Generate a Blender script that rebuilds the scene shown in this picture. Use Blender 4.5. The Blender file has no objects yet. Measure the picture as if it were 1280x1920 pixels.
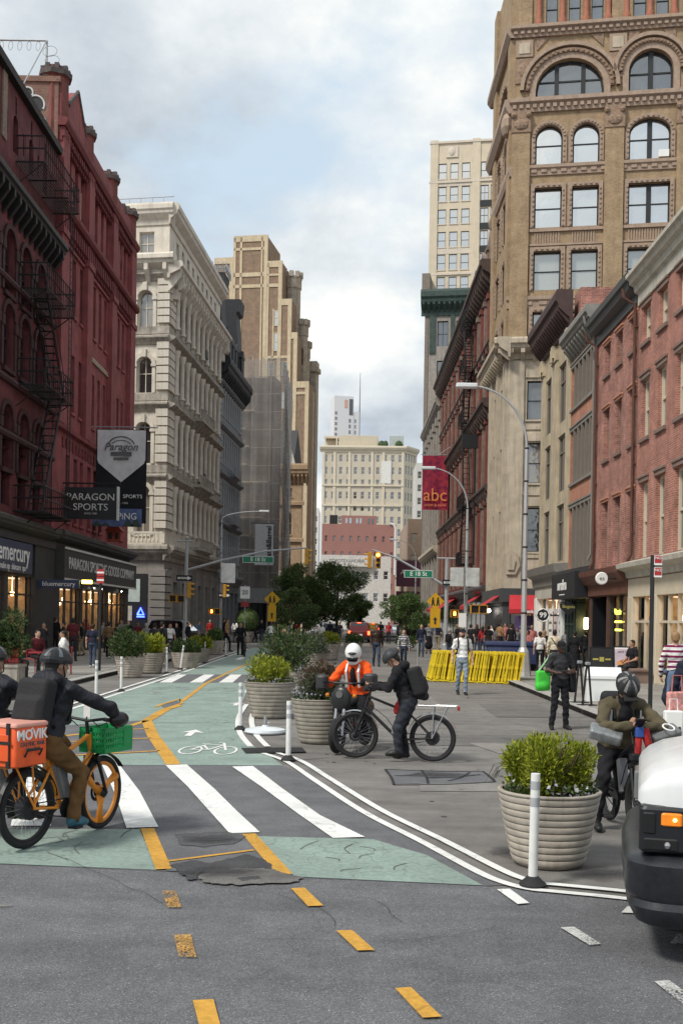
import bpy, math, random
import numpy as np
from mathutils import Matrix, Vector, Euler
random.seed(7)
np.random.seed(7)
scene = bpy.context.scene
COL = scene.collection
rad = math.radians
# ------------------------------------------------------------------ camera
HC = 2.03                       # eye height of the photographer (phone held up)
ROLL = 1.0
cam_data = bpy.data.cameras.new('camera')
cam = bpy.data.objects.new('camera', cam_data)
COL.objects.link(cam)
cam.location = (0, 0, HC)
cam.rotation_euler = (rad(90), rad(-ROLL), 0)
cam_data.sensor_fit = 'HORIZONTAL'
cam_data.sensor_width = 36
cam_data.lens = 36 * 2000 / 1280
cam_data.shift_x = -10 / 1280
cam_data.shift_y = 200 / 1280
cam_data.clip_start = 0.1
cam_data.clip_end = 6000
scene.camera = cam
scene.render.resolution_x, scene.render.resolution_y = 682, 1024
# ------------------------------------------------------------------ sky and sun
SUN_EL, SUN_AZ = 50, -130         # azimuth measured from +Y (north of the street) towards +X
world = bpy.data.worlds.new('World')
scene.world = world
world.use_nodes = True
wn, wl = world.node_tree.nodes, world.node_tree.links
wn.clear()
w_out = wn.new('ShaderNodeOutputWorld')
bg = wn.new('ShaderNodeBackground')
bg.inputs['Strength'].default_value = 0.078
sky = wn.new('ShaderNodeTexSky')
sky.sky_type = 'NISHITA'
sky.sun_disc = False
sky.sun_elevation = rad(SUN_EL)
sky.sun_rotation = rad(SUN_AZ)
sky.air_density = 1.0
sky.dust_density = 1.5
tc = wn.new('ShaderNodeTexCoord')
  # broken cloud deck: project the view direction on a flat layer so that clouds shrink towards the horizon
sep = wn.new('ShaderNodeSeparateXYZ')
wl.new(tc.outputs['Generated'], sep.inputs[0])
def wmath(op, a, b=None, clamp=False):
 n = wn.new('ShaderNodeMath'); n.operation = op; n.use_clamp = clamp
 for i, v in enumerate((a, b)):
  if v is None: continue
  if isinstance(v, (int, float)): n.inputs[i].default_value = v
  else: wl.new(v, n.inputs[i])
 return n.outputs[0]
zc = wmath('ADD', wmath('MAXIMUM', sep.outputs[2], 0.0), 0.42)
cx = wmath('DIVIDE', sep.outputs[0], zc)
cy = wmath('DIVIDE', sep.outputs[1], zc)
cmb = wn.new('ShaderNodeCombineXYZ')
wl.new(cx, cmb.inputs[0]); wl.new(cy, cmb.inputs[1])
cmb.inputs[2].default_value = 3.7
SKX, SKY_ = 11.0, 6.0
def wnoise(scale, detail, rough, off):
 mp = wn.new('ShaderNodeMapping'); mp.inputs['Location'].default_value = off
 wl.new(cmb.outputs[0], mp.inputs['Vector'])
 n = wn.new('ShaderNodeTexNoise')
 n.inputs['Scale'].default_value = scale; n.inputs['Detail'].default_value = detail
 n.inputs['Roughness'].default_value = rough
 wl.new(mp.outputs[0], n.inputs['Vector'])
 return n.outputs[0]
def wramp(v, stops):
 r = wn.new('ShaderNodeValToRGB'); wl.new(v, r.inputs[0])
 e = r.color_ramp.elements
 while len(e) < len(stops): e.new(0.5)
 for i, (p, c) in enumerate(stops):
  e[i].position = p; e[i].color = (*c, 1)
 return r.outputs[0]
cover = wramp(wnoise(3.4, 6, 0.55, (2.3, 5.1, 0)), [(0.34, (0, 0, 0)), (0.5, (1, 1, 1))])
shade=wramp(wnoise(3.3,7,0.56,(SKX,SKY_,2)),[(0.34,(2.9,3.25,3.65)),(0.47,(4.0,4.35,4.65)),(0.57,(5.1,5.35,5.45)),(0.68,(6.6,6.5,6.1))])
haze_sky = wn.new('ShaderNodeMix'); haze_sky.data_type = 'RGBA'
haze_sky.inputs[0].default_value = 0.78
wl.new(sky.outputs[0], haze_sky.inputs[6])
haze_sky.inputs[7].default_value = (4.1, 4.95, 5.6, 1)
mixc = wn.new('ShaderNodeMix'); mixc.data_type = 'RGBA'
wl.new(cover, mixc.inputs[0])
wl.new(haze_sky.outputs[2], mixc.inputs[6]); wl.new(shade, mixc.inputs[7])
wl.new(mixc.outputs[2], bg.inputs[0]); wl.new(bg.outputs[0], w_out.inputs[0])
sun_data = bpy.data.lights.new('sun', 'SUN')
sun_data.energy = 1.5
sun_data.angle = rad(11)
sun_data.color = (1.0, 0.95, 0.86)
sun = bpy.data.objects.new('sun', sun_data)
COL.objects.link(sun)
_d=Vector((math.sin(rad(SUN_AZ))*math.cos(rad(SUN_EL)),math.cos(rad(SUN_AZ))*math.cos(rad(SUN_EL)),math.sin(rad(SUN_EL))))
sun.rotation_euler = _d.to_track_quat('Z', 'Y').to_euler()
sun.location = (-20, -20, 60)
vs = scene.view_settings
vs.view_transform = 'Standard'; vs.look = 'None'; vs.exposure = 1.14; vs.gamma = 1.0
vs.use_curve_mapping = False
scene.render.engine = 'CYCLES'
scene.cycles.max_bounces = 6
scene.cycles.transparent_max_bounces = 12
scene.cycles.use_denoising = True
# ------------------------------------------------------------------ measured survey helper
_R = rad(ROLL)
def _rot(px, py):
 dx, dy = px - 650, py - 1160
 return dx * math.cos(_R) + dy * math.sin(_R), -dx * math.sin(_R) + dy * math.cos(_R)
def G(px, py, z=0.0):
 """ground position of a point seen in the photograph"""
 x, y = _rot(px, py); d = 2000 * (HC - z) / y
 return (x * d / 2000, d)
def P(px, py, Y):
 x, y = _rot(px, py); return (x * Y / 2000, HC - y * Y / 2000)
# ------------------------------------------------------------------ materials
MATS = {}
def _new(name):
 m = bpy.data.materials.new(name); m.use_nodes = True
 nt = m.node_tree; nt.nodes.clear()
 o = nt.nodes.new('ShaderNodeOutputMaterial'); b = nt.nodes.new('ShaderNodeBsdfPrincipled')
 nt.links.new(b.outputs[0], o.inputs[0])
 return m, nt.nodes, nt.links, b, o
def _coord(N, L, kind='Object', scale=None):
 t = N.new('ShaderNodeTexCoord'); out = t.outputs[kind]
 if scale is not None:
  mp = N.new('ShaderNodeMapping'); mp.inputs['Scale'].default_value = scale
  L.new(out, mp.inputs[0]); out = mp.outputs[0]
 return out
def _noise(N, L, vec, scale, detail=4, rough=0.55):
 n = N.new('ShaderNodeTexNoise'); n.inputs['Scale'].default_value = scale
 n.inputs['Detail'].default_value = detail; n.inputs['Roughness'].default_value = rough
 L.new(vec, n.inputs['Vector']); return n.outputs[0]
def _ramp(N, L, v, stops):
 r = N.new('ShaderNodeValToRGB'); L.new(v, r.inputs[0]); e = r.color_ramp.elements
 while len(e) < len(stops): e.new(0.5)
 for i, (p, c) in enumerate(stops):
  e[i].position = p; e[i].color = (*c, 1) if len(c) == 3 else c
 return r.outputs[0]
def _mix(N, L, fac, a, b, mode='MIX'):
 m = N.new('ShaderNodeMix'); m.data_type = 'RGBA'; m.blend_type = mode
 for sock, v in ((m.inputs[0], fac), (m.inputs[6], a), (m.inputs[7], b)):
  if isinstance(v, (int, float)): sock.default_value = v
  elif isinstance(v, (tuple, list)): sock.default_value = (*v[:3], 1)
  else: L.new(v, sock)
 return m.outputs[2]
def _bump(N, L, b, h, strength=0.3, dist=0.02):
 n=N.new('ShaderNodeBump'); n.inputs['Strength'].default_value=strength; n.inputs['Distance'].default_value=dist
 L.new(h, n.inputs['Height']); L.new(n.outputs[0], b.inputs['Normal'])
def mat(name,col=(0.5,0.5,0.5),rough=0.7,metal=0.0,var=0.18,scale=3.0,bump=0.0,bscale=40,spec=0.4,streak=0.0,coord='Object'):
 """plain painted / stone / cloth surface with mottling, optional rain streaks and relief"""
 if name in MATS: return MATS[name]
 m, N, L, b, o = _new(name)
 vec = _coord(N, L, coord)
 n1 = _noise(N, L, vec, scale, 6, 0.6)
 lo = tuple(max(0, c * (1 - var)) for c in col); hi = tuple(min(1, c * (1 + var)) for c in col)
 c = _ramp(N, L, n1, [(0.32, lo), (0.68, hi)])
 if streak:
  sv = _coord(N, L, coord, (2.2, 2.2, 0.16))
  s = _ramp(N, L, _noise(N, L, sv, 2.0, 5, 0.6), [(0.45, (1, 1, 1)), (0.75, (1 - streak,) * 3)])
  c = _mix(N, L, 1.0, c, s, 'MULTIPLY')
 L.new(c, b.inputs['Base Color'])
 b.inputs['Roughness'].default_value = rough; b.inputs['Metallic'].default_value = metal
 b.inputs['Specular IOR Level'].default_value = spec
 if bump: _bump(N, L, b, _noise(N, L, vec, bscale, 3, 0.6), bump, 0.02)
 MATS[name] = m
 return m
def brick(name, c1, c2, mortar, bw=0.21, bh=0.075, rough=0.85, streak=0.15, var=0.25):
 if name in MATS: return MATS[name]
 m, N, L, b, o = _new(name)
 t=N.new('ShaderNodeTexCoord'); s=N.new('ShaderNodeSeparateXYZ'); L.new(t.outputs['Object'],s.inputs[0])
 a=N.new('ShaderNodeMath'); a.operation='ADD'; L.new(s.outputs[0],a.inputs[0]); L.new(s.outputs[1],a.inputs[1])
 cb=N.new('ShaderNodeCombineXYZ'); L.new(a.outputs[0],cb.inputs[0]); L.new(s.outputs[2],cb.inputs[1])
 br = N.new('ShaderNodeTexBrick'); L.new(cb.outputs[0], br.inputs['Vector'])
 br.inputs['Color1'].default_value = (*c1, 1); br.inputs['Color2'].default_value = (*c2, 1)
 br.inputs['Mortar'].default_value = (*mortar, 1); br.inputs['Scale'].default_value = 1
 br.inputs['Brick Width'].default_value = bw; br.inputs['Row Height'].default_value = bh
 br.inputs['Mortar Size'].default_value = 0.008; br.inputs['Mortar Smooth'].default_value = 0.2
 n1 = _noise(N, L, t.outputs['Object'], 1.3, 6, 0.62)
 v = _ramp(N, L, n1, [(0.3, (1 - var,) * 3), (0.7, (1 + var * 0.6,) * 3)])
 c = _mix(N, L, 1.0, br.outputs['Color'], v, 'MULTIPLY')
 n2 = _noise(N, L, t.outputs['Object'], 11, 4, 0.7)
 c = _mix(N, L, 1.0, c, _ramp(N, L, n2, [(0.3, (0.82,) * 3), (0.7, (1.16,) * 3)]), 'MULTIPLY')
 sv = _coord(N, L, 'Object', (1.7, 1.7, 0.12))
 st = _ramp(N, L, _noise(N, L, sv, 2.0, 5, 0.6), [(0.48, (1, 1, 1)), (0.8, (1 - streak,) * 3)])
 c = _mix(N, L, 1.0, c, st, 'MULTIPLY')
 L.new(c, b.inputs['Base Color']); b.inputs['Roughness'].default_value = rough
 b.inputs['Specular IOR Level'].default_value = 0.25
 _bump(N, L, b, br.outputs['Fac'], -0.35, 0.01)
 MATS[name] = m
 return m
def glass(name, tint=(0.03, 0.035, 0.04), refl=0.25, wob=0.02, curtain=None):
 """opaque window glass: dark (or curtained) room behind plus a sky reflection, slightly wavy panes"""
 if name in MATS: return MATS[name]
 m, N, L, b, o = _new(name)
 vec = _coord(N, L)
 oi = N.new('ShaderNodeObjectInfo')
 if curtain:
  f = _ramp(N, L, oi.outputs['Random'], [(0.45, (0, 0, 0)), (0.55, (1, 1, 1))])
  L.new(_mix(N, L, f, tint, curtain), b.inputs['Base Color'])
 else:
  b.inputs['Base Color'].default_value = (*tint, 1)
 b.inputs['Roughness'].default_value = 0.12
 g = N.new('ShaderNodeBsdfGlossy'); g.inputs['Roughness'].default_value = 0.03
 g.inputs['Color'].default_value = (0.92, 0.95, 0.97, 1)
 bp=N.new('ShaderNodeBump'); bp.inputs['Strength'].default_value=0.25; bp.inputs['Distance'].default_value=wob
 L.new(_noise(N,L,vec,1.1,2,0.5),bp.inputs['Height']); L.new(bp.outputs[0],g.inputs['Normal'])
 lw = N.new('ShaderNodeLayerWeight'); lw.inputs[0].default_value = 0.35
 ad = N.new('ShaderNodeMath'); ad.operation = 'ADD'; ad.use_clamp = True
 mu = N.new('ShaderNodeMath'); mu.operation = 'MULTIPLY'; mu.inputs[1].default_value = 0.26
 L.new(lw.outputs['Facing'],mu.inputs[0]); L.new(mu.outputs[0],ad.inputs[0]); ad.inputs[1].default_value=refl
 mx = N.new('ShaderNodeMixShader'); L.new(ad.outputs[0], mx.inputs[0])
 L.new(b.outputs[0],mx.inputs[1]); L.new(g.outputs[0],mx.inputs[2]); L.new(mx.outputs[0],o.inputs[0])
 MATS[name] = m
 return m
def clear_glass(name, refl=0.1):
 if name in MATS: return MATS[name]
 m, N, L, b, o = _new(name)
 t = N.new('ShaderNodeBsdfTransparent'); t.inputs[0].default_value = (0.86, 0.9, 0.9, 1)
 g = N.new('ShaderNodeBsdfGlossy'); g.inputs['Roughness'].default_value = 0.02
 lw = N.new('ShaderNodeLayerWeight'); lw.inputs[0].default_value = 0.25
 ad=N.new('ShaderNodeMath'); ad.operation='MULTIPLY_ADD'; ad.inputs[1].default_value=0.16; ad.inputs[2].default_value=refl
 L.new(lw.outputs['Facing'], ad.inputs[0])
 mx=N.new('ShaderNodeMixShader'); L.new(ad.outputs[0],mx.inputs[0]); L.new(t.outputs[0],mx.inputs[1]); L.new(g.outputs[0],mx.inputs[2])
 L.new(mx.outputs[0], o.inputs[0])
 MATS[name] = m
 return m
def emit(name, col, strength):
 if name in MATS: return MATS[name]
 m, N, L, b, o = _new(name)
 b.inputs['Base Color'].default_value = (*col, 1)
 b.inputs['Emission Color'].default_value=(*col,1); b.inputs['Emission Strength'].default_value=strength
 MATS[name] = m
 return m
def leafmat(name, c_lo, c_mid, c_hi, rough=0.55):
 if name in MATS: return MATS[name]
 m, N, L, b, o = _new(name)
 gm = N.new('ShaderNodeNewGeometry')
 c = _ramp(N, L, gm.outputs['Random Per Island'], [(0.0, c_lo), (0.5, c_mid), (1.0, c_hi)])
 L.new(c, b.inputs['Base Color']); b.inputs['Roughness'].default_value = rough
 b.inputs['Specular IOR Level'].default_value = 0.3
 tr = N.new('ShaderNodeBsdfTranslucent'); L.new(c, tr.inputs[0])
 mx = N.new('ShaderNodeMixShader'); mx.inputs[0].default_value = 0.3
 L.new(b.outputs[0],mx.inputs[1]); L.new(tr.outputs[0],mx.inputs[2]); L.new(mx.outputs[0],o.inputs[0])
 MATS[name] = m
 return m
def worn_paint(name, col, wear=0.25, dirt=0.3, cut=0.0, speck=30):
 """road paint: patchy dirt, tyre marks and (cut) places where it is rubbed off down to the asphalt"""
 if name in MATS: return MATS[name]
 m, N, L, b, o = _new(name)
 vec = _coord(N, L)
 n1 = _noise(N, L, vec, 1.7, 6, 0.6); n2 = _noise(N, L, vec, speck, 5, 0.7)
 c = _ramp(N, L, n1, [(0.3, tuple(x * (1 - dirt) for x in col)), (0.65, col)])
 c = _mix(N, L, 1.0, c, _ramp(N, L, n2, [(0.3, (1 - wear,) * 3), (0.6, (1, 1, 1))]), 'MULTIPLY')
 # hair-line cracks and dark scuffs
 wv=N.new('ShaderNodeTexVoronoi'); wv.feature='DISTANCE_TO_EDGE'; wv.inputs['Scale'].default_value=0.9
 dv = N.new('ShaderNodeVectorMath'); dv.operation = 'ADD'
 ns=N.new('ShaderNodeTexNoise'); ns.inputs['Scale'].default_value=2.0; L.new(vec,ns.inputs['Vector'])
 L.new(vec,dv.inputs[0]); L.new(ns.outputs['Color'],dv.inputs[1]); L.new(dv.outputs[0],wv.inputs['Vector'])
 cr = _ramp(N, L, wv.outputs['Distance'], [(0.0, (0.62, 0.62, 0.62)), (0.012, (1, 1, 1))])
 c = _mix(N, L, 0.8, c, cr, 'MULTIPLY')
 L.new(c, b.inputs['Base Color']); b.inputs['Roughness'].default_value = 0.75
 b.inputs['Specular IOR Level'].default_value = 0.3
 _bump(N, L, b, _noise(N, L, vec, 120, 2, 0.6), 0.25, 0.01)
 if cut:
  tr = N.new('ShaderNodeBsdfTransparent'); mx = N.new('ShaderNodeMixShader')
  k=_ramp(N,L,_mix(N,L,0.5,n1,_noise(N,L,vec,60,3,0.7)),[(cut-0.03,(0,0,0)),(cut+0.03,(1,1,1))])
  L.new(k,mx.inputs[0]); L.new(tr.outputs[0],mx.inputs[1]); L.new(b.outputs[0],mx.inputs[2]); L.new(mx.outputs[0],o.inputs[0])
 MATS[name] = m
 return m
def asphalt(name, col, patch=0.18, grain=0.5, speck=(1.5, 1.5, 1.5), stain=0.25):
 if name in MATS: return MATS[name]
 m, N, L, b, o = _new(name)
 vec = _coord(N, L)
 big = _noise(N, L, vec, 0.35, 6, 0.6)
 c=_ramp(N,L,big,[(0.3,tuple(x*(1-patch) for x in col)),(0.7,tuple(x*(1+patch) for x in col))])
 fine = _noise(N, L, vec, 95, 4, 0.75)
 c=_mix(N,L,1.0,c,_ramp(N,L,fine,[(0.3,(1-grain,)*3),(0.7,(1+grain,)*3)]),'MULTIPLY')
 vo=N.new('ShaderNodeTexVoronoi'); vo.inputs['Scale'].default_value=150; L.new(vec,vo.inputs['Vector'])
 sp = _ramp(N, L, vo.outputs['Color'], [(0.80, (1, 1, 1)), (0.95, speck)])
 c = _mix(N, L, 1.0, c, sp, 'MULTIPLY')
 c=_mix(N,L,1.0,c,_ramp(N,L,_noise(N,L,vec,2.6,5,.65),[(.34,(.84,)*3),(.64,(1.08,)*3)]),'MULTIPLY')
 # long tyre / oil smears along the traffic, plus blotches
 sv = _coord(N, L, 'Object', (0.25, 1.3, 1))
 c=_mix(N,L,1.0,c,_ramp(N,L,_noise(N,L,sv,1.6,5,0.6),[(0.42,(1,1,1)),(0.72,(1-stain,)*3)]),'MULTIPLY')
 wv=N.new('ShaderNodeTexVoronoi'); wv.feature='DISTANCE_TO_EDGE'; wv.inputs['Scale'].default_value=0.28
 ns=N.new('ShaderNodeTexNoise'); ns.inputs['Scale'].default_value=1.2; ns.inputs['Detail'].default_value=6; L.new(vec,ns.inputs['Vector'])
 dv=N.new('ShaderNodeVectorMath'); dv.operation='ADD'; L.new(vec,dv.inputs[0]); L.new(ns.outputs['Color'],dv.inputs[1])
 L.new(dv.outputs[0], wv.inputs['Vector'])
 c=_mix(N,L,0.3,c,_ramp(N,L,wv.outputs['Distance'],[(0.0,(0.5,0.5,0.5)),(0.004,(1,1,1))]),'MULTIPLY')
 L.new(c, b.inputs['Base Color']); b.inputs['Roughness'].default_value = 0.85
 b.inputs['Specular IOR Level'].default_value = 0.3
 _bump(N, L, b, fine, 0.5, 0.012)
 MATS[name] = m
 return m
# ------------------------------------------------------------------ mesh builder
class MB:
 def __init__(s): s.v = []; s.f = []; s.m = []
 def add(s, vs, fs, mi=0):
  n=len(s.v); s.v.extend(vs); s.f.extend([tuple(i+n for i in f) for f in fs]); s.m.extend([mi]*len(fs)); return s
 def box(s, x0, x1, y0, y1, z0, z1, mi=0):
  return s.add([(x0, y0, z0), (x1, y0, z0), (x1, y1, z0), (x0, y1, z0), (x0, y0, z1), (x1, y0, z1), (x1, y1, z1), (x0, y1, z1)],
                     [(0, 3, 2, 1), (4, 5, 6, 7), (0, 1, 5, 4), (1, 2, 6, 5), (2, 3, 7, 6), (3, 0, 4, 7)], mi)
 def rbox(s, x0, x1, y0, y1, z0, z1, b=0.03, mi=0, top=True):
  """box with rounded vertical edges and softened top"""
  pts = []
  for cx,cy,a0 in ((x1-b,y1-b,0),(x0+b,y1-b,90),(x0+b,y0+b,180),(x1-b,y0+b,270)):
   for k in range(4):
    a = rad(a0 + k * 30); pts.append((cx + b * math.cos(a), cy + b * math.sin(a)))
  n = len(pts); cxm, cym = (x0 + x1) / 2, (y0 + y1) / 2
  def ring(z, ins):
   kx = 1 - ins / max(1e-6, (x1 - x0) / 2); ky = 1 - ins / max(1e-6, (y1 - y0) / 2)
   return [(cxm + (p[0] - cxm) * kx, cym + (p[1] - cym) * ky, z) for p in pts]
  rings=[ring(z0,b*0.5),ring(z0+b*0.4,0),ring(z1-b*0.6,0),ring(z1-b*0.15,b*0.3),ring(z1,b*0.8)]
  vs = [p for r in rings for p in r]; fs = []
  for i in range(len(rings) - 1):
   for j in range(n): fs.append((i*n+j,i*n+(j+1) % n,(i+1)*n+(j+1) % n,(i+1)*n+j))
  fs.append(tuple(range(n-1,-1,-1))); fs.append(tuple(range((len(rings)-1)*n,len(rings)*n)))
  return s.add(vs, fs, mi)
 def poly(s, pts, mi=0): return s.add(pts, [tuple(range(len(pts)))], mi)
 def extrude(s, prof, x0, x1, mi=0, caps=True):
  """profile of (y, z) points, extruded along x (profile runs counter-clockwise seen from +x)"""
  n = len(prof); vs = [(x0, y, z) for y, z in prof] + [(x1, y, z) for y, z in prof]
  fs = [(i, (i + 1) % n, n + (i + 1) % n, n + i) for i in range(n)]
  if caps: fs += [tuple(range(n - 1, -1, -1)), tuple(range(n, 2 * n))]
  return s.add(vs, fs, mi)
 def prism(s, pts, z0, z1, mi=0):
  n = len(pts); vs = [(x, y, z0) for x, y in pts] + [(x, y, z1) for x, y in pts]
  fs=[(i,(i+1) % n,n+(i+1) % n,n+i) for i in range(n)]+[tuple(range(n-1,-1,-1)),tuple(range(n,2*n))]
  return s.add(vs, fs, mi)
 def plate(s, pts, y0, y1, mi=0):
  """outline of (x, z) points with thickness along y"""
  n = len(pts); vs = [(x, y0, z) for x, z in pts] + [(x, y1, z) for x, z in pts]
  fs=[(i,n+i,n+(i+1) % n,(i+1) % n) for i in range(n)]+[tuple(range(n)),tuple(range(2*n-1,n-1,-1))]
  return s.add(vs, fs, mi)
 def tube(s, pts, r, n=8, mi=0, cap=True, closed=False):
  """tube along a polyline; r a number or one per point"""
  pts = [Vector(p) for p in pts]; m = len(pts)
  rs = r if isinstance(r, (list, tuple)) else [r] * m
  vs = []; prev = None
  for i, p in enumerate(pts):
   if closed: t = pts[(i + 1) % m] - pts[i - 1]
   else: t = pts[min(i + 1, m - 1)] - pts[max(i - 1, 0)]
   t.normalize()
   if prev is None:
    a = Vector((0, 0, 1)) if abs(t.z) < 0.9 else Vector((1, 0, 0))
    u = t.cross(a).normalized()
   else:
    u = (prev - t * prev.dot(t)).normalized()
   prev = u; w = t.cross(u)
   for k in range(n):
    a = 2 * math.pi * k / n
    vs.append(tuple(p + (u * math.cos(a) + w * math.sin(a)) * rs[i]))
  fs = []
  for i in range(m if closed else m - 1):
   i2 = (i + 1) % m
   for k in range(n): fs.append((i * n + k, i * n + (k + 1) % n, i2 * n + (k + 1) % n, i2 * n + k))
  if cap and not closed: fs += [tuple(range(n - 1, -1, -1)), tuple(range((m - 1) * n, m * n))]
  return s.add(vs, fs, mi)
 def lathe(s, prof, n=24, c=(0, 0, 0), mi=0, cap=True, axis='z'):
  vs = []
  for r, z in prof:
   for k in range(n):
    a = 2 * math.pi * k / n
    q = (r * math.cos(a), r * math.sin(a), z)
    if axis == 'y': q = (q[0], q[2], q[1])
    if axis == 'x': q = (q[2], q[0], q[1])
    vs.append((c[0] + q[0], c[1] + q[1], c[2] + q[2]))
  m = len(prof)
  fs=[(i*n+k,i*n+(k+1) % n,(i+1)*n+(k+1) % n,(i+1)*n+k) for i in range(m-1) for k in range(n)]
  if cap: fs += [tuple(range(n - 1, -1, -1)), tuple(range((m - 1) * n, m * n))]
  return s.add(vs, fs, mi)
 def ball(s, c, r, n=10, mi=0):
  if not isinstance(r, (tuple, list)): r = (r, r, r)
  m = max(4, n // 2); vs = []; fs = []
  for i in range(m + 1):
   t = math.pi * i / m
   for k in range(n):
    a = 2 * math.pi * k / n
    vs.append((c[0]+r[0]*math.sin(t)*math.cos(a),c[1]+r[1]*math.sin(t)*math.sin(a),c[2]-r[2]*math.cos(t)))
  for i in range(m):
   for k in range(n): fs.append((i*n+k,i*n+(k+1) % n,(i+1)*n+(k+1) % n,(i+1)*n+k))
  return s.add(vs, fs, mi)
 def islands(s):
  par = list(range(len(s.v)))
  def find(a):
   while par[a] != a: par[a] = par[par[a]]; a = par[a]
   return a
  for f in s.f:
   for b in f[1:]: par[find(b)] = find(f[0])
  grp = {}
  for f, m in zip(s.f, s.m): grp.setdefault(find(f[0]), []).append((f, m))
  for fs in grp.values():
   k = MB(); mp = {}
   for f, m in fs:
    for a in f:
     if a not in mp: mp[a] = len(k.v); k.v.append(s.v[a])
    k.f.append(tuple(mp[a] for a in f)); k.m.append(m)
   yield k
 def mesh(s, name, mats, smooth=False):
  me = bpy.data.meshes.new(name); me.from_pydata(s.v, [], s.f)
  for m in (mats if isinstance(mats, (list, tuple)) else [mats]): me.materials.append(m)
  if any(s.m): me.polygons.foreach_set('material_index', s.m)
  if smooth:
   me.polygons.foreach_set('use_smooth', [True] * len(me.polygons))
   if smooth == 'auto': me.set_sharp_from_angle(angle=rad(40))
  me.update(); return me
 def build(s, name, mats, parent=None, loc=(0, 0, 0), rz=0.0, smooth=False):
  return ob(name, s.mesh(name, mats, smooth), parent, loc, rz)
def ob(name, data, parent=None, loc=(0, 0, 0), rz=0.0, rot=None):
 o = bpy.data.objects.new(name, data); COL.objects.link(o)
 o.location = loc; o.rotation_euler = rot if rot else (0, 0, rz)
 if parent: o.parent = parent
 return o
def thing(name, label, cat, loc=(0, 0, 0), rz=0.0, group=None):
 o = ob(name, None, None, loc, rz); o.empty_display_size = 0.2
 return tag(o, label, cat, group)
def tag(o, label, cat, group=None):
 o['label'] = label; o['category'] = cat
 if group: o['group'] = group
 return o
def struct(o): o['kind'] = 'structure'; return o
def copy_tree(o, loc=None, rz=None, label=None, parent=None):
 c = o.copy(); COL.objects.link(c)
 if parent: c.parent = parent
 if loc is not None: c.location = loc
 if rz is not None: c.rotation_euler = (0, 0, rz)
 if label: c['label'] = label
 for ch in KIDS(o): copy_tree(ch, parent=c)
 return c
def KIDS(o): return [c for c in o.children]
TEXTM = {}
def text(body,size,material,parent,loc,rot=(rad(90),0,0),name='lettering',align='CENTER',ext=0.004,sx=1.0,bold=0.0,shear=0.0,spacing=1.0):
 key = (body, size, material.name, align, ext, sx, bold, shear, spacing)
 if key not in TEXTM:
  cu=bpy.data.curves.new('t','FONT'); cu.body=body; cu.size=size; cu.align_x=align; cu.align_y='CENTER'
  cu.extrude=ext; cu.offset=bold; cu.shear=shear; cu.resolution_u=3; cu.space_character=spacing
  t = bpy.data.objects.new('t', cu); COL.objects.link(t)
  bpy.context.view_layer.update()
  me = bpy.data.meshes.new_from_object(t.evaluated_get(bpy.context.evaluated_depsgraph_get()))
  bpy.data.objects.remove(t); bpy.data.curves.remove(cu)
  me.materials.clear(); me.materials.append(material)
  if sx != 1.0: me.transform(Matrix.Scale(sx, 4, (1, 0, 0)))
  TEXTM[key] = me
 return ob(name, TEXTM[key], parent, loc, rot=rot)
# ================================================================== GROUND
A_WARM = asphalt('asphalt_plaza', (0.192, 0.181, 0.17), 0.2, 0.42, (1.6, 1.58, 1.55), 0.28)
A_DARK = asphalt('asphalt_street', (0.138, 0.139, 0.148), 0.16, 0.62, (2.4, 2.4, 2.45), 0.22)
A_XING = asphalt('asphalt_crossing', (0.138, 0.139, 0.148), 0.12, 0.45, (1.7, 1.7, 1.75), 0.2)
A_PATCH = asphalt('asphalt_patch', (0.035, 0.035, 0.038), 0.3, 0.4, (1.2, 1.2, 1.2), 0.4)
A_RING = asphalt('asphalt_ring', (.1, .1, .106), .2, .5, (1.8, 1.8, 1.8), .3)
A_PALE = asphalt('concrete_patch', (0.24, 0.225, 0.205), 0.15, 0.3, (1.2, 1.2, 1.2), 0.4)
GREEN = worn_paint('green_lane_paint', (0.29, 0.375, 0.335), 0.3, 0.26, .335, 22)
WHITE = worn_paint('white_road_paint', (0.8, 0.8, 0.78), 0.16, 0.16, .35, 22)
WHITE_W = worn_paint('white_road_paint_rubbed', (0.62, 0.62, 0.60), 0.3, 0.3, 0.46, 14)
FAINT = worn_paint('white_road_paint_faint', (0.42, 0.48, 0.45), 0.4, 0.4, 0.47, 14)
ORANGE = worn_paint('yellow_road_paint', (0.66, 0.355, 0.06), 0.3, 0.25, .37, 22)
ORANGE_W = worn_paint('yellow_road_paint_rubbed', (0.60, 0.33, 0.08), 0.4, 0.3, 0.49, 14)
CONC=mat('sidewalk_concrete',(0.265,0.255,0.235),0.9,var=0.16,scale=1.4,bump=0.2,bscale=60,spec=0.2)
CONC2=mat('sidewalk_concrete_dark',(0.225,0.215,0.2),0.9,var=0.18,scale=1.1,bump=0.2,bscale=60,spec=0.2)
KERB = mat('granite_kerb', (0.33, 0.32, 0.30), 0.85, var=0.2, scale=6, bump=0.2, bscale=60)
JOINT = mat('joint_sand', (0.1, 0.095, 0.09), 0.95)
gnd=struct(MB().poly([(-900,-120,0),(900,-120,0),(900,2500,0),(-900,2500,0)]).build('ground',A_WARM))
def sheet(name, pix, z, m, parent=gnd):
 pts = [G(*p) for p in pix]
 return MB().poly([(x,y,z) for x,y in pts][::-1] if _area(pts) < 0 else [(x,y,z) for x,y in pts]).build(name,m,parent)
def _area(p): return sum(p[i][0]*p[(i+1) % len(p)][1]-p[(i+1) % len(p)][0]*p[i][1] for i in range(len(p)))
def wsheet(name, pts, z, m, parent=gnd):
 pts = pts if _area(pts) > 0 else pts[::-1]
 return MB().poly([(x, y, z) for x, y in pts]).build(name, m, parent)
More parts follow.
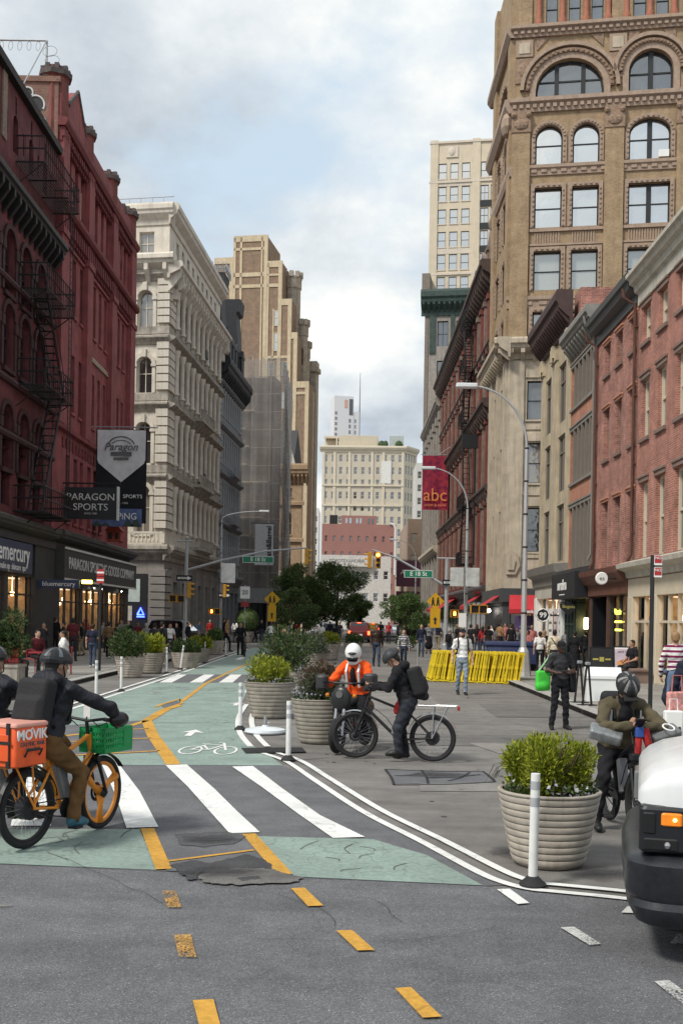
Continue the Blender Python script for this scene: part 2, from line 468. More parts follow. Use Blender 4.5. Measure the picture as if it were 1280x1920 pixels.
def smooth_path(pts, n=6):
 out = []
 for i in range(len(pts) - 1):
  p0, p1, p2, p3 = pts[max(i - 1, 0)], pts[i], pts[i + 1], pts[min(i + 2, len(pts) - 1)]
  for k in range(n):
   t = k / n
   out.append(tuple(0.5*(2*p1[a]+(p2[a]-p0[a])*t+(2*p0[a]-5*p1[a]+4*p2[a]-p3[a])*t*t+(3*p1[a]-p0[a]-3*p2[a]+p3[a])*t**3) for a in (0,1)))
 out.append(pts[-1]); return out
def offset_path(pts, o):
 r = []
 for i, p in enumerate(pts):
  a, b = pts[max(i - 1, 0)], pts[min(i + 1, len(pts) - 1)]
  dx, dy = b[0] - a[0], b[1] - a[1]; l = math.hypot(dx, dy) or 1
  r.append((p[0] - dy / l * o, p[1] + dx / l * o))
 return r
def line(name, pts, w, z, m, off=0.0, parent=gnd, n=6):
 """painted line of width w (metres) along a smoothed ground path"""
 p = smooth_path(pts, n) if n > 1 else pts
 a, b = offset_path(p, off - w / 2), offset_path(p, off + w / 2)
 k = MB()
 for i in range(len(p) - 1):
  k.add([(*a[i], z), (*a[i + 1], z), (*b[i + 1], z), (*b[i], z)], [(0, 1, 2, 3)])
 return k.build(name, m, parent)
# E 17 street (darker asphalt) up to the front edge of the bike lane
edge = [(-1400, 1560), (0, 1622), (905, 1663), (1000, 1668), (1280, 1696), (2300, 1790)]
e = [G(*p) for p in edge]
wsheet('street_asphalt', e + [(70, -100), (-70, -100)], 0.004, A_DARK)
# crossing asphalt between the two green areas
sheet('crossing_asphalt',[(-420,1425),(40,1434),(230,1436),(530,1437),(600,1466),(690,1525),(800,1580),(905,1638),(945,1662),(905,1663),(0,1622),(-900,1585)],0.006,A_XING)
# green bike lane: far stretch and the two near corners
wsheet('bike_lane', [G(530, 1437), G(500, 1414), G(470, 1398), G(452, 1378), G(445, 1356), G(447, 1335), G(462, 1300), G(470, 1275), G(482, 1245), G(500, 1222), (-4.9, 70),
                     (-6.1, 70), (-5.95, 45), (-5.9, 22), (-5.9, 18), G(-250, 1434), G(230, 1436)], 0.010, GREEN)
sheet('bike_lane',[(-500,1545),(0,1557),(262,1557),(296,1634),(0,1622),(-700,1591)],0.010,GREEN)
sheet('bike_lane', [(472, 1570), (700, 1576), (800, 1606), (905, 1663), (545, 1646)], 0.010, GREEN)
# bare asphalt in the striped median
sheet('lane_median',[(110,1362),(275,1352),(286,1380),(304,1412),(90,1420)],0.013,A_XING)
sheet('lane_median', [(302, 1325), (330, 1315), (342, 1319), (310, 1331)], 0.013, A_XING)
sheet('lane_median', [(262, 1557), (465, 1566), (545, 1646), (312, 1636)], 0.013, A_XING)
sheet('crossing_asphalt', [(290, 1281), (325, 1265), (480, 1266), (470, 1281)], 0.013, A_XING)
# crosswalk bars
for q in ([(190, 1434), (222, 1434), (262, 1487), (297, 1554), (237, 1556), (219, 1500)],
          [(310,1437),(350,1436),(402,1482),(444,1524),(487,1564),(430,1566),(396,1528),(352,1478)],
          [(435,1440),(474,1439),(530,1482),(600,1532),(684,1573),(624,1575),(560,1530),(490,1478)],
          [(40, 1432), (80, 1432), (84, 1487), (96, 1552), (20, 1552), (32, 1487)],
          [(-110, 1430), (-70, 1430), (-100, 1487), (-130, 1548), (-210, 1548), (-160, 1487)]):
 sheet('crosswalk_bar', q, 0.017, WHITE)
for q in ([(298, 1281), (322, 1281), (350, 1266), (330, 1266)], [(355, 1281), (379, 1281), (402, 1266), (382, 1266)], [(410, 1281), (436, 1281), (453, 1266), (432, 1266)],
          [(440, 1238), (452, 1238), (461, 1233), (450, 1233)], [(474, 1239), (485, 1239), (492, 1233), (482, 1233)]):
 sheet('crosswalk_bar', q, 0.017, WHITE)
# white double line along the plaza
dl=[G(*p) for p in ((1330,1705),(1180,1686),(1040,1672),(1000,1668),(955,1657),(905,1636),(800,1580),(690,1524),(600,1466),(545,1430),(500,1414))]
line('lane_line', dl, 0.085, 0.017, WHITE, 0.06)
line('lane_line', dl, 0.085, 0.017, WHITE, -0.16)
dl2 = [G(*p) for p in ((470, 1402), (452, 1380), (446, 1360), (449, 1342), (462, 1322))]
line('lane_line', dl2, 0.10, 0.017, WHITE, 0.0)
line('lane_line', dl2, 0.10, 0.017, WHITE, -0.26)
ll = [(-5.9, 12), (-5.9, 20), (-5.88, 30), (-5.9, 40), (-6.05, 52), (-6.2, 66)]
line('lane_line', ll, 0.10, 0.017, WHITE, -0.1)
line('lane_line', ll, 0.10, 0.017, WHITE, 0.22)
line('lane_line',[G(*p) for p in ((462,1300),(470,1275),(482,1245),(500,1222))],0.1,0.017,WHITE)
# yellow lines
line('lane_line',[G(*p) for p in ((463,1246),(420,1266),(385,1283),(342,1316))],0.11,0.017,ORANGE,n=1)
line('lane_line',[G(*p) for p in ((336,1324),(312,1331),(275,1353),(286,1380),(325,1436))],0.20,0.018,ORANGE,n=1)
line('lane_line',[G(*p) for p in ((292,1327),(304,1322),(338,1312),(341,1320),(310,1332))],0.09,0.019,ORANGE,n=1)
line('lane_line',[G(*p) for p in ((275,1353),(240,1364),(190,1374),(120,1382))],0.12,0.018,ORANGE,n=1)
for a, b in (((279, 1368), (150, 1374)), ((284, 1386), (130, 1393)), ((300, 1410), (110, 1420))):
 line('lane_line', [G(*a), G(*b)], 0.085, 0.018, ORANGE, n=1)
line('lane_line', [G(276, 1557), G(307, 1634)], 0.125, 0.018, ORANGE, n=1)
line('lane_line', [G(466, 1567), G(534, 1644)], 0.125, 0.018, ORANGE, n=1)
line('lane_line', [G(308, 1620), G(476, 1598)], 0.05, 0.019, ORANGE, n=1)
# broken lines across E 17 street
for q, m in (([(303, 1675), (329, 1674), (340, 1706), (314, 1706)], ORANGE_W), ([(326, 1758), (358, 1757), (368, 1800), (335, 1800)], ORANGE_W), ([(361, 1882), (400, 1880), (416, 1940), (376, 1940)], ORANGE),
             ([(545,1670),(571,1669),(606,1703),(577,1704)],ORANGE),([(630,1750),(660,1749),(702,1787),(670,1788)],ORANGE),([(740,1859),(770,1857),(828,1913),(792,1915)],ORANGE),
             ([(931,1672),(955,1671),(992,1698),(970,1700)],WHITE),([(1050,1744),(1076,1743),(1126,1775),(1105,1778)],WHITE_W),([(1226,1846),(1254,1844),(1310,1885),(1280,1890)],WHITE_W),
             ([(1164, 1716), (1176, 1704), (1290, 1713), (1290, 1722)], WHITE_W), ([(1255, 1774), (1270, 1756), (1400, 1764), (1400, 1780)], WHITE_W)):
 sheet('lane_dash', q, 0.017, m)
# bike symbol and arrow: built in metres, laid along the lane
def flat_ring(k, cx, cy, ra, rb, w, z, n=28):
 for i in range(n):
  a0, a1 = 2 * math.pi * i / n, 2 * math.pi * (i + 1) / n
  k.add([(cx + (ra - w) * math.cos(a0), cy + (rb - w * 1.7) * math.sin(a0), z), (cx + ra * math.cos(a0), cy + rb * math.sin(a0), z),
               (cx + ra * math.cos(a1), cy + rb * math.sin(a1), z), (cx + (ra - w) * math.cos(a1), cy + (rb - w * 1.7) * math.sin(a1), z)], [(0, 1, 2, 3)])
def flat_bar(k, a, b, w, z):
 dx, dy = b[0] - a[0], b[1] - a[1]; l = math.hypot(dx, dy); ox, oy = -dy / l * w / 2, dx / l * w / 2
 k.add([(a[0]-ox,a[1]-oy,z),(b[0]-ox,b[1]-oy,z),(b[0]+ox,b[1]+oy,z),(a[0]+ox,a[1]+oy,z)],[(0,1,2,3)])
def bike_symbol(px, py, s, m):
 x, y = G(px, py); k = MB(); z = 0.0
 flat_ring(k, -0.33, 0, 0.22, 0.62, 0.045, z); flat_ring(k, 0.33, 0, 0.22, 0.62, 0.045, z + 0.0006)
 for i,(a,b) in enumerate((((-0.33,0),(-0.14,0.85)),((-0.14,0.85),(0.2,0.85)),((0.2,0.85),(0.0,0.05)),((0.0,0.05),(-0.17,0.7)),((0.33,0),(0.17,1.15)),((0.17,1.15),(0.06,1.2)),((-0.24,1.0),(-0.08,1.0)),((-0.33,0.02),(0,0.06)))):
  flat_bar(k, a, b, 0.05, z + 0.0004 * (i + 3))
 k.v = [(v[0] * s, v[1] * s, v[2]) for v in k.v]
 return k.build('bike_symbol', m, gnd, (x, y, 0.017))
bike_symbol(390,1409,0.8,WHITE); bike_symbol(320,1292,0.9,FAINT); bike_symbol(410,1294,0.9,FAINT)
def lane_arrow(px, py, s, m):
 x, y = G(px, py)
 pts=[(-0.07,-0.5),(0.07,-0.5),(0.07,0.2),(0.26,0.1),(0,0.75),(-0.26,0.1),(-0.07,0.2)]
 return MB().poly([(a * s, b * s, 0) for a, b in pts]).build('lane_arrow', m, gnd, (x, y, 0.017))
lane_arrow(358,1377,0.8,WHITE); lane_arrow(286,1300,0.9,FAINT); lane_arrow(443,1322,0.7,WHITE)
# repaired and broken asphalt, stains, and a painted planter shadow
def stain_shadow_mat(name, col, rough=.85):
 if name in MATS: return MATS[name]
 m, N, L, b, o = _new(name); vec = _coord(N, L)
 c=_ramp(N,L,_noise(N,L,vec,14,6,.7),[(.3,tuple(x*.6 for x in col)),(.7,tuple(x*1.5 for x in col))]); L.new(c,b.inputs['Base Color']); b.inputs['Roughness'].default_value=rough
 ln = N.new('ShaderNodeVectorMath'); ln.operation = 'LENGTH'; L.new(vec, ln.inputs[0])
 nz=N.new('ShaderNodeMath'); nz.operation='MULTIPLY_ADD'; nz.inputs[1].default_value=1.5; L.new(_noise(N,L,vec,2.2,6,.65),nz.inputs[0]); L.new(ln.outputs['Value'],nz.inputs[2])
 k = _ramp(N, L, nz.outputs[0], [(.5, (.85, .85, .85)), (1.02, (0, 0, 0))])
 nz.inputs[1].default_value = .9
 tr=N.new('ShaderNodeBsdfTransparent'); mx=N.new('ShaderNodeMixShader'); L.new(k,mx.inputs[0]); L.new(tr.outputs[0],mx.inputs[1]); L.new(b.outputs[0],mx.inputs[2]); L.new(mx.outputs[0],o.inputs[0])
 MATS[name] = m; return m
S_DARK=stain_shadow_mat('tar_and_shadow',(.04,.04,.043)); S_PALE=stain_shadow_mat('worn_concrete',(.2,.19,.175))  # dark one serves tar stains and the planter's painted shadow
def blob(name, px, py, rx, ry, z, m, rot=0.0):
 x,y=G(px,py); o=MB().poly([(1.1*math.cos(a),1.1*math.sin(a),0) for a in np.linspace(0,6.2832,25)[:-1]]).build(name,m,gnd,(x,y,z),rot); o.scale=(rx,ry,1)
def jagged(name, pix, z, m, seed, amp=.022):
 r = random.Random(seed); p = [G(*q) for q in pix]; o = []
 for i in range(len(p)):
  a, b = p[i], p[(i + 1) % len(p)]; n = max(2, int(math.hypot(b[0] - a[0], b[1] - a[1]) / .035))
  for j in range(n): o.append((a[0]+(b[0]-a[0])*j/n+r.uniform(-amp,amp),a[1]+(b[1]-a[1])*j/n+r.uniform(-amp,amp)))
 wsheet(name, o, z, m)
A_BROKEN=asphalt('asphalt_broken',(.068,.068,.072),.35,.6,(2.2,2.2,2.2),.5); A_BASE=asphalt('asphalt_base_course',(.165,.158,.15),.25,.6,(1.5,1.5,1.5),.4)
jagged('asphalt_repair',[(328,1568),(420,1563),(462,1572),(438,1586),(380,1592),(338,1588)],.0181,A_RING,3,.012)
jagged('asphalt_repair',[(342,1573),(428,1569),(448,1575),(420,1581),(346,1580)],.0184,A_BROKEN,1)
jagged('asphalt_repair',[(318,1626),(356,1618),(398,1622),(462,1606),(502,1620),(510,1634),(432,1636),(380,1640),(362,1656),(344,1648),(330,1634)],.0187,A_BROKEN,2)
jagged('pothole',[(370,1648),(398,1636),(452,1632),(506,1634),(552,1646),(572,1650),(545,1660),(452,1664),(390,1660)],.0190,A_BASE,4)
jagged('pothole', [(444, 1651), (484, 1647), (490, 1653), (452, 1657)], .0193, A_BROKEN, 5, .012)
for q in ((400,1580,.55,.3,.0235,S_DARK,.1),(415,1640,.7,.35,.024,S_DARK),(5,1702,.15,.1,.012,S_PALE),(960,1600,.5,.5,.012,S_DARK),(1130,1640,.7,.5,.012,S_DARK),(820,1455,.9,.6,.0125,S_DARK)): blob('stain_and_shadow',*q)  # dark spot right of the near planter is its cast shadow, painted on
sheet('utility_trench', [(452, 1405), (566, 1404), (574, 1413), (460, 1415)], 0.0205, A_PATCH)
sheet('concrete_patch', [(878, 1394), (985, 1396), (1040, 1412), (935, 1414)], 0.008, A_PALE)
for k, q in enumerate(([(722, 1444), (905, 1448), (925, 1468), (738, 1472)],)):
 sheet('utility_cover', q, 0.008, A_XING)
for a,b in (((722,1444),(905,1448)),((905,1448),(928,1468)),((928,1468),(738,1473)),((738,1473),(722,1444)),((790,1446),(802,1471)),((740,1456),(786,1452)),((800,1460),(900,1454)),((840,1466),(880,1450))):
 line('pavement_crack',[G(*a),G((a[0]+b[0])/2+4,(a[1]+b[1])/2+2),G(*b)],0.035,0.012,A_PATCH,n=2)
line('pavement_crack',[G(*p) for p in ((285,1357),(400,1357),(452,1356))],0.03,0.0125,A_PATCH,n=2)
line('pavement_crack',[G(*p) for p in ((700,1391),(870,1390),(960,1400),(1010,1402))],0.035,0.006,A_PATCH,n=2)
rr = random.Random(12)
A_RE1=asphalt('asphalt_repaved_dark',(.15,.143,.136),.15,.4,(1.5,1.5,1.5),.3); A_RE2=asphalt('asphalt_repaved_pale',(.225,.214,.2),.15,.4,(1.5,1.5,1.5),.3)
for q,m in (((1.2,17.2,3.4,19.0),A_RE1),((.6,24,2.3,31),A_RE2),((3.2,22.5,4.8,26),A_RE1),((.9,12.6,2.2,13.4),A_RE2),((-1.6,36,1.8,39),A_RE1)):
 wsheet('asphalt_patch',[(q[0],q[1]),(q[2],q[1]+.1),(q[2]-.08,q[3]),(q[0]+.05,q[3]-.06)],.0066,m)
k = MB()
for i in range(130):      # trodden gum and oil drips
 x,y,r_=rr.uniform(-.3,5),rr.uniform(10,32),rr.uniform(.012,.04); k.poly([(x+r_*math.cos(a),y+r_*math.sin(a),.0082) for a in np.linspace(0,6.2832,8)[:-1]])
k.build('gum_spots', A_XING, gnd)['kind'] = 'stuff'
for k in range(11):      # wandering hairline cracks in the street and the plaza
 x,y=((rr.uniform(-2.5,2.5),rr.uniform(5.6,7.9)) if k < 5 else (rr.uniform(-.5,5),rr.uniform(13,30))); a=rr.uniform(-.4,.4)+(1.6 if k % 3==0 else 0); pts=[(x,y)]
 for j in range(7): a+=rr.uniform(-.5,.5); l=rr.uniform(.12,.35)*(1 if k < 5 else 2); pts.append((pts[-1][0]+l*math.cos(a),pts[-1][1]+l*math.sin(a)))
 line('pavement_crack', pts, (.004 if k < 5 else .012), .0145 + k * .0001, A_PATCH, n=2)
for k in range(26):      # tyre scuffs on the green paint
 px,py=rr.choice(((rr.uniform(20,250),rr.uniform(1570,1616)),(rr.uniform(560,800),rr.uniform(1590,1640)),(rr.uniform(350,440),rr.uniform(1300,1400))))
 x, y = G(px, py); a = rr.uniform(0.6, 2.5); l = rr.uniform(0.15, 0.5)
 line('tyre_scuff',[(x,y),(x+l*0.5*math.cos(a)+rr.uniform(-.05,.05),y+l*0.5*math.sin(a)),(x+l*math.cos(a+rr.uniform(-.3,.3)),y+l*math.sin(a))],0.012,0.0125+k*0.0001,A_XING)
# ---- sidewalks: slab by slab with recessed joints and granite kerb stones
def sidewalk(name, x0, x1, y0, y1, kerb_side, ny, nx, seed):
 r = random.Random(seed)
 base = struct(MB().box(x0, x1, y0, y1, -0.05, 0.112).build(name, JOINT))
 sx, sy = (x1 - x0 - 0.34) / nx, (y1 - y0) / ny
 ox = x0 + (0.34 if kerb_side < 0 else 0)
 me = {}
 for i in range(nx):
  for j in range(ny):
   c = r.random() < 0.35
   if c not in me:
    w, d = sx / 2 - 0.008, sy / 2 - 0.008
    me[c] = MB().add([(-w, -d, 0), (w, -d, 0), (w, d, 0), (-w, d, 0), (-w + .01, -d + .01, 0.026), (w - .01, -d + .01, 0.026), (w - .01, d - .01, 0.026), (-w + .01, d - .01, 0.026)],
                                 [(0, 1, 5, 4), (1, 2, 6, 5), (2, 3, 7, 6), (3, 0, 4, 7), (4, 5, 6, 7)]).mesh('slab', CONC2 if c else CONC)
   ob('slab', me[c], base, (ox + sx * (i + .5), y0 + sy * (j + .5), 0.106 + r.uniform(-.003, .003)))
 kx = x0 if kerb_side < 0 else x1 - 0.3
 nk = int((y1 - y0) / 1.8); l = (y1 - y0) / nk
 km = MB().rbox(0, 0.3, 0.006, l - 0.006, -0.05, 0.137, 0.02).mesh('kerb_stone', KERB)
 for j in range(nk): ob('kerb_stone', km, base, (kx, y0 + j * l, r.uniform(-.004, .004)))
 return base
sidewalk('pavement_right', 5.25, 10.3, 14.5, 58.5, -1, 28, 3, 1)
sidewalk('pavement_left', -13.8, -7.75, 22.0, 66.0, 1, 24, 3, 2)
def side_block(name, pts):
 return struct(MB().prism(pts, -0.05, 0.13).build(name, CONC2))
side_block('pavement_beyond_right', [(5.6, 73), (11, 72), (11, 150), (6.5, 150)])
side_block('pavement_beyond_left', [(-14, 77), (-9.2, 76.3), (-7.2, 125), (-12, 126)])
# ================================================================== BUILDING KIT
class Face:
 """a facade plane of a building: u along it, o outwards, z up"""
 def __init__(s, root, ou=0.0, oy=0.0, ang=0.0): s.root, s.ou, s.oy, s.a = root, ou, oy, ang
 def put(s, name, data, u, o, z, flip=0.0):
  x = s.ou + u * math.cos(s.a) + o * math.sin(s.a)
  y = s.oy + u * math.sin(s.a) - o * math.cos(s.a)
  return ob(name, data, s.root, (x, y, z), s.a + flip)
 def mb(s, name, k, m, u=0.0, o=0.0, z=0.0, smooth=False):
  if name in ('shop_pier','stone_piers','scaffold_planks','panels','lit_window','base_pilaster'):
   return [s.put(name, q.mesh(name, m, smooth), u, o, z) for q in k.islands()][0]
  r = s.put(name, k.mesh(name, m, smooth), u, o, z)
  if name in ('corbel_table','panel_frieze','baluster_panel','iron_mullions','sign_spotlights','shop_panels'): r['kind']='stuff'
  return r
def building(name, label, X, Y, ang, cat='building', group=None):
 return thing(name, label, cat, (X, Y, 0), ang, group)
def arc(w, h, rise, n=10):
 return [(w/2*math.cos(math.pi*i/n),h-rise+rise*math.sin(math.pi*i/n)) for i in range(n+1)]
def wall_mesh(u0, u1, z0, z1, ops, t=0.3):
 k = MB()
 us=sorted({u0,u1} | {o[0] for o in ops} | {o[1] for o in ops}); zs=sorted({z0,z1} | {o[2] for o in ops} | {o[3] for o in ops})
 us = [u for u in us if u0 <= u <= u1]; zs = [z for z in zs if z0 <= z <= z1]
 for j in range(len(zs) - 1):
  zc = (zs[j] + zs[j + 1]) / 2; run = None
  for i in range(len(us) - 1):
   uc = (us[i] + us[i + 1]) / 2
   solid = not any(o[0] < uc < o[1] and o[2] < zc < o[3] for o in ops)
   if solid and run is None: run = us[i]
   if run is not None and (not solid or i == len(us) - 2):
    e = us[i] if not solid else us[i + 1]
    k.add([(run,0,zs[j]),(e,0,zs[j]),(e,0,zs[j+1]),(run,0,zs[j+1])],[(0,1,2,3)]); run=None
 for o in ops:
  a, b, c, d = o[:4]; rise = o[4] if len(o) > 4 else 0
  s = d - rise
  k.add([(a,0,c),(a,t,c),(a,t,s),(a,0,s)],[(0,3,2,1)]); k.add([(b,0,c),(b,t,c),(b,t,s),(b,0,s)],[(0,1,2,3)])
  k.add([(a, 0, c), (b, 0, c), (b, t, c), (a, t, c)], [(0, 3, 2, 1)])
  if rise:
   m = (a + b) / 2; p = [(m + x, z + c) for x, z in arc(b - a, d - c, rise)]
   for q in range(len(p) - 1):
    k.add([(p[q][0],0,p[q][1]),(p[q+1][0],0,p[q+1][1]),(p[q+1][0],t,p[q+1][1]),(p[q][0],t,p[q][1])],[(0,1,2,3)])
   h = len(p) // 2
   k.add([(b, 0, d)] + [(x, 0, z) for x, z in p[:h + 1]], [tuple([0] + list(range(h + 1, 0, -1)))])
   k.add([(a, 0, d)] + [(x, 0, z) for x, z in p[h:]], [tuple([0] + list(range(len(p) - h, 0, -1)))])
  else:
   k.add([(a, 0, d), (b, 0, d), (b, t, d), (a, t, d)], [(0, 1, 2, 3)])
 return k
WIN = {}
def win_mesh(w, h, rise, fw, bars, rails, fm, gm):
 key = (round(w, 3), round(h, 3), round(rise, 3), fw, bars, rails, fm.name, gm.name)
 if key in WIN: return WIN[key]
 if rise: out = [(-w / 2, 0), (w / 2, 0)] + arc(w, h, rise)
 else: out = [(-w / 2, 0), (w / 2, 0), (w / 2, h), (-w / 2, h)]
 ins = [(x * (1 - 2 * fw / w), fw + z * (h - 2 * fw) / h) for x, z in out]
 k = MB(); n = len(out)
 for i in range(n):
  j = (i + 1) % n
  a, b, c, d = out[i], out[j], ins[j], ins[i]
  k.add([(a[0], 0, a[1]), (b[0], 0, b[1]), (c[0], 0, c[1]), (d[0], 0, d[1])], [(0, 1, 2, 3)])
  k.add([(d[0], 0, d[1]), (c[0], 0, c[1]), (c[0], 0.07, c[1]), (d[0], 0.07, d[1])], [(0, 1, 2, 3)])
 def top(x):
  if not rise: return h - fw
  return h - rise + rise * math.sqrt(max(0, 1 - (2 * x / w) ** 2)) - fw
 bw = fw * 0.75
 for f in bars:
  x = (f - 0.5) * w; k.box(x - bw / 2, x + bw / 2, 0.008, 0.06, fw * 0.8, top(x))
 for i, f in enumerate(rails):
  z = f * h; hw = w / 2 - fw * 0.8
  if rise and z > h-rise: hw=min(hw,w/2*math.sqrt(max(0,1-((z-h+rise)/rise)**2))-fw*.5)
  k.box(-hw, hw, 0.004, 0.064, z - bw / 2, z + bw / 2)
 fme = k.mesh('window', fm)
 g = MB().poly([(x, 0.066, z) for x, z in ins]); gme = g.mesh('pane', gm)
 WIN[key] = (fme, gme)
 return WIN[key]
def windows(face,ops,fm,gm,fw=0.07,bars=(),rails=(0.5,),depth=0.18,o=0.0,sill=None,lintel=None,sh=0.12,lh=0.2,name='window'):
 for op in ops:
  a, b, c, d = op[:4]; rise = op[4] if len(op) > 4 else 0
  f, g = win_mesh(b - a - 0.006, d - c - 0.006, rise, fw, bars, rails, fm, gm)
  w = face.put(name, f, (a + b) / 2, o - depth, c + 0.003)
  ob('pane', g, w)
  if sill:
   key = ('sill', round(b - a, 3), sill.name, sh)
   if key not in WIN: WIN[key]=MB().box(-(b-a)/2-.1,(b-a)/2+.1,-depth-.09,-depth+.1,-sh,0.0).mesh('sill',sill)
   ob('sill', WIN[key], w)
  if lintel:
   key = ('lintel', round(b - a, 3), lintel.name, lh)
   if key not in WIN: WIN[key]=MB().box(-(b-a)/2-.12,(b-a)/2+.12,-depth-.05,-depth+.02,0,lh).box(-(b-a)/2-.15,(b-a)/2+.15,-depth-.09,-depth+.02,lh-.05,lh+.02).mesh('lintel',lintel)
   ob('lintel', WIN[key], w, (0, 0, d - c))
def band(face, name, m, u0, u1, prof, u=0, brackets=None, smooth=False):
 """moulding: profile (outward, z); brackets = (pitch, width, out, z0, z1)"""
 k = MB().extrude([(-o, z) for o, z in prof], u0, u1)
 if brackets:
  p, bw, out, z0, z1 = brackets; n = max(1, int((u1 - u0) / p)); st = (u1 - u0) / n
  for i in range(n):
   x = u0 + (i + .5) * st
   k.extrude([(0,z0),(0,z1),(-out,z1),(-out,z1-(z1-z0)*.35),(-out*.35,z0+(z1-z0)*.2)],x-bw/2,x+bw/2)
 return face.mb(name, k, m)
def cornice_prof(z0, z1, out):
 h = z1 - z0
 return [(0,z0),(out*.15,z0),(out*.2,z0+h*.25),(out*.35,z0+h*.3),(out*.8,z0+h*.5),(out*.85,z0+h*.62),(out,z0+h*.7),(out,z0+h*.9),(out*.92,z1),(0,z1)]
def mass(root, name, m, x0, x1, y0, y1, z0, z1):
 k = MB()
 if z0==0 and y0 < 1 and name=='rear_wall': k.box(x0,x1,1.45,y1,0,4.02).box(x0,x1,y0,y1,4.0,z1)
 else: k.box(x0, x1, y0, y1, z0, z1)
 return k.build(name, m, root)
def grid_ops(cols, rows, w, rise=0):
 return [(c - w / 2, c + w / 2, r[0], r[1], rise) for c in cols for r in rows]
ROOF = mat('roof_felt', (0.13, 0.125, 0.12), 0.95)
G_DARK = glass('glass_dark', (0.006, 0.007, 0.009), 0.05)
G_OLD = glass('glass_old', (0.02, 0.022, 0.026), 0.16, 0.05, curtain=(0.22, 0.2, 0.17))
G_SKY = glass('glass_bright', (0.3, 0.3, 0.26), 0.7, 0.012)
G_SHADE = glass('glass_blinds', (0.30, 0.33, 0.30), 0.28, 0.02)
G_FAR = glass('glass_far', (0.04, 0.045, 0.05), 0.22, 0.03)
G_FARB = glass('glass_far_bright', (0.2, 0.21, 0.22), 0.55, 0.02)
CLEAR = clear_glass('shop_glass', 0.10)
IRON = mat('black_iron', (0.012, 0.011, 0.012), 0.55, var=0.3, scale=6)
WARM_LAMP = emit('warm_lamp', (1.0, 0.55, 0.22), 7.0)
WARM_GLOW = emit('warm_ceiling', (1.0, 0.72, 0.46), 0.65)
COOL_LAMP = emit('cool_lamp', (1.0, 0.93, 0.82), 9.0)
GOODS=[mat('goods_%d' % i,c,0.7) for i,c in enumerate([(0.55,0.16,0.05),(0.45,0.4,0.32),(0.07,0.1,0.16),(0.4,0.05,0.05),(0.6,0.55,0.45),(0.06,0.12,0.08),(0.03,0.03,0.035)])]
INTERIOR = mat('shop_interior', (0.5, 0.4, 0.28), 0.8, var=.4, scale=2)
def shopfront(face,u0,u1,z0,z1,fm,n,rng,lamps=3,transom=0.78,deep=1.15,bulk=0.45,o=0.0,glow=True,goods=True):
 """glazed shop bay with a shallow lit interior"""
 w = (u1 - u0) / n
 k = MB().box(u0, u1, 0, 0.12, z0, z0 + bulk)
 for i in range(n + 1):
  x = u0 + i * w; k.box(x - .05, x + .05, -0.015, 0.1, z0 + bulk, z1)
 k.box(u0, u1, -0.01, 0.08, z0 + (z1 - z0) * transom - .04, z0 + (z1 - z0) * transom + .04)
 fr = face.mb('shop_frame', k, fm, 0, o, 0)
 room = MB().box(u0, u1, deep, deep + .05, z0, z1).box(u0, u1, .13, deep, z0, z0 + .1)
 room.box(u0 - .05, u0, .13, deep, z0, z1).box(u1, u1 + .05, .13, deep, z0, z1)
 face.mb('shop_interior', room, INTERIOR, 0, o)
 if glow: face.mb('shop_ceiling_light',MB().box(u0+.1,u1-.1,.4,deep-.1,z1-.08,z1-.04),WARM_GLOW,0,o)
 pm=MB().add([(-w/2+.05,0.05,z0+bulk),(w/2-.05,0.05,z0+bulk),(w/2-.05,0.05,z1),(-w/2+.05,0.05,z1)],[(0,1,2,3)]).mesh('pane',CLEAR)
 for i in range(n): ob('pane', pm, fr, (u0 + w * (i + .5), 0, 0))
 if goods:
  x = u0 + .2
  while x < u1 - .5:
   ww = rng.uniform(.25, .7); h = rng.uniform(.5, 1.5)
   face.mb('display_goods',MB().rbox(x,x+ww,deep*.45,deep*.45+.35,z0+.1,z0+.1+h,.04).box(x+.05,x+ww-.05,deep*.5,deep*.5+.2,z0+.15+h,z0+.3+h),rng.choice(GOODS),0,o)
   x += ww + rng.uniform(.1, .6)
 for i in range(lamps):
  x = u0 + (i + .5) * (u1 - u0) / lamps + rng.uniform(-.3, .3)
  face.mb('shop_lamp',MB().ball((x,deep*.5,z1-rng.uniform(.45,.8)),.1,10).tube([(x,deep*.5,z1),(x,deep*.5,z1-.6)],.01,4),WARM_LAMP,0,o)
 return fr
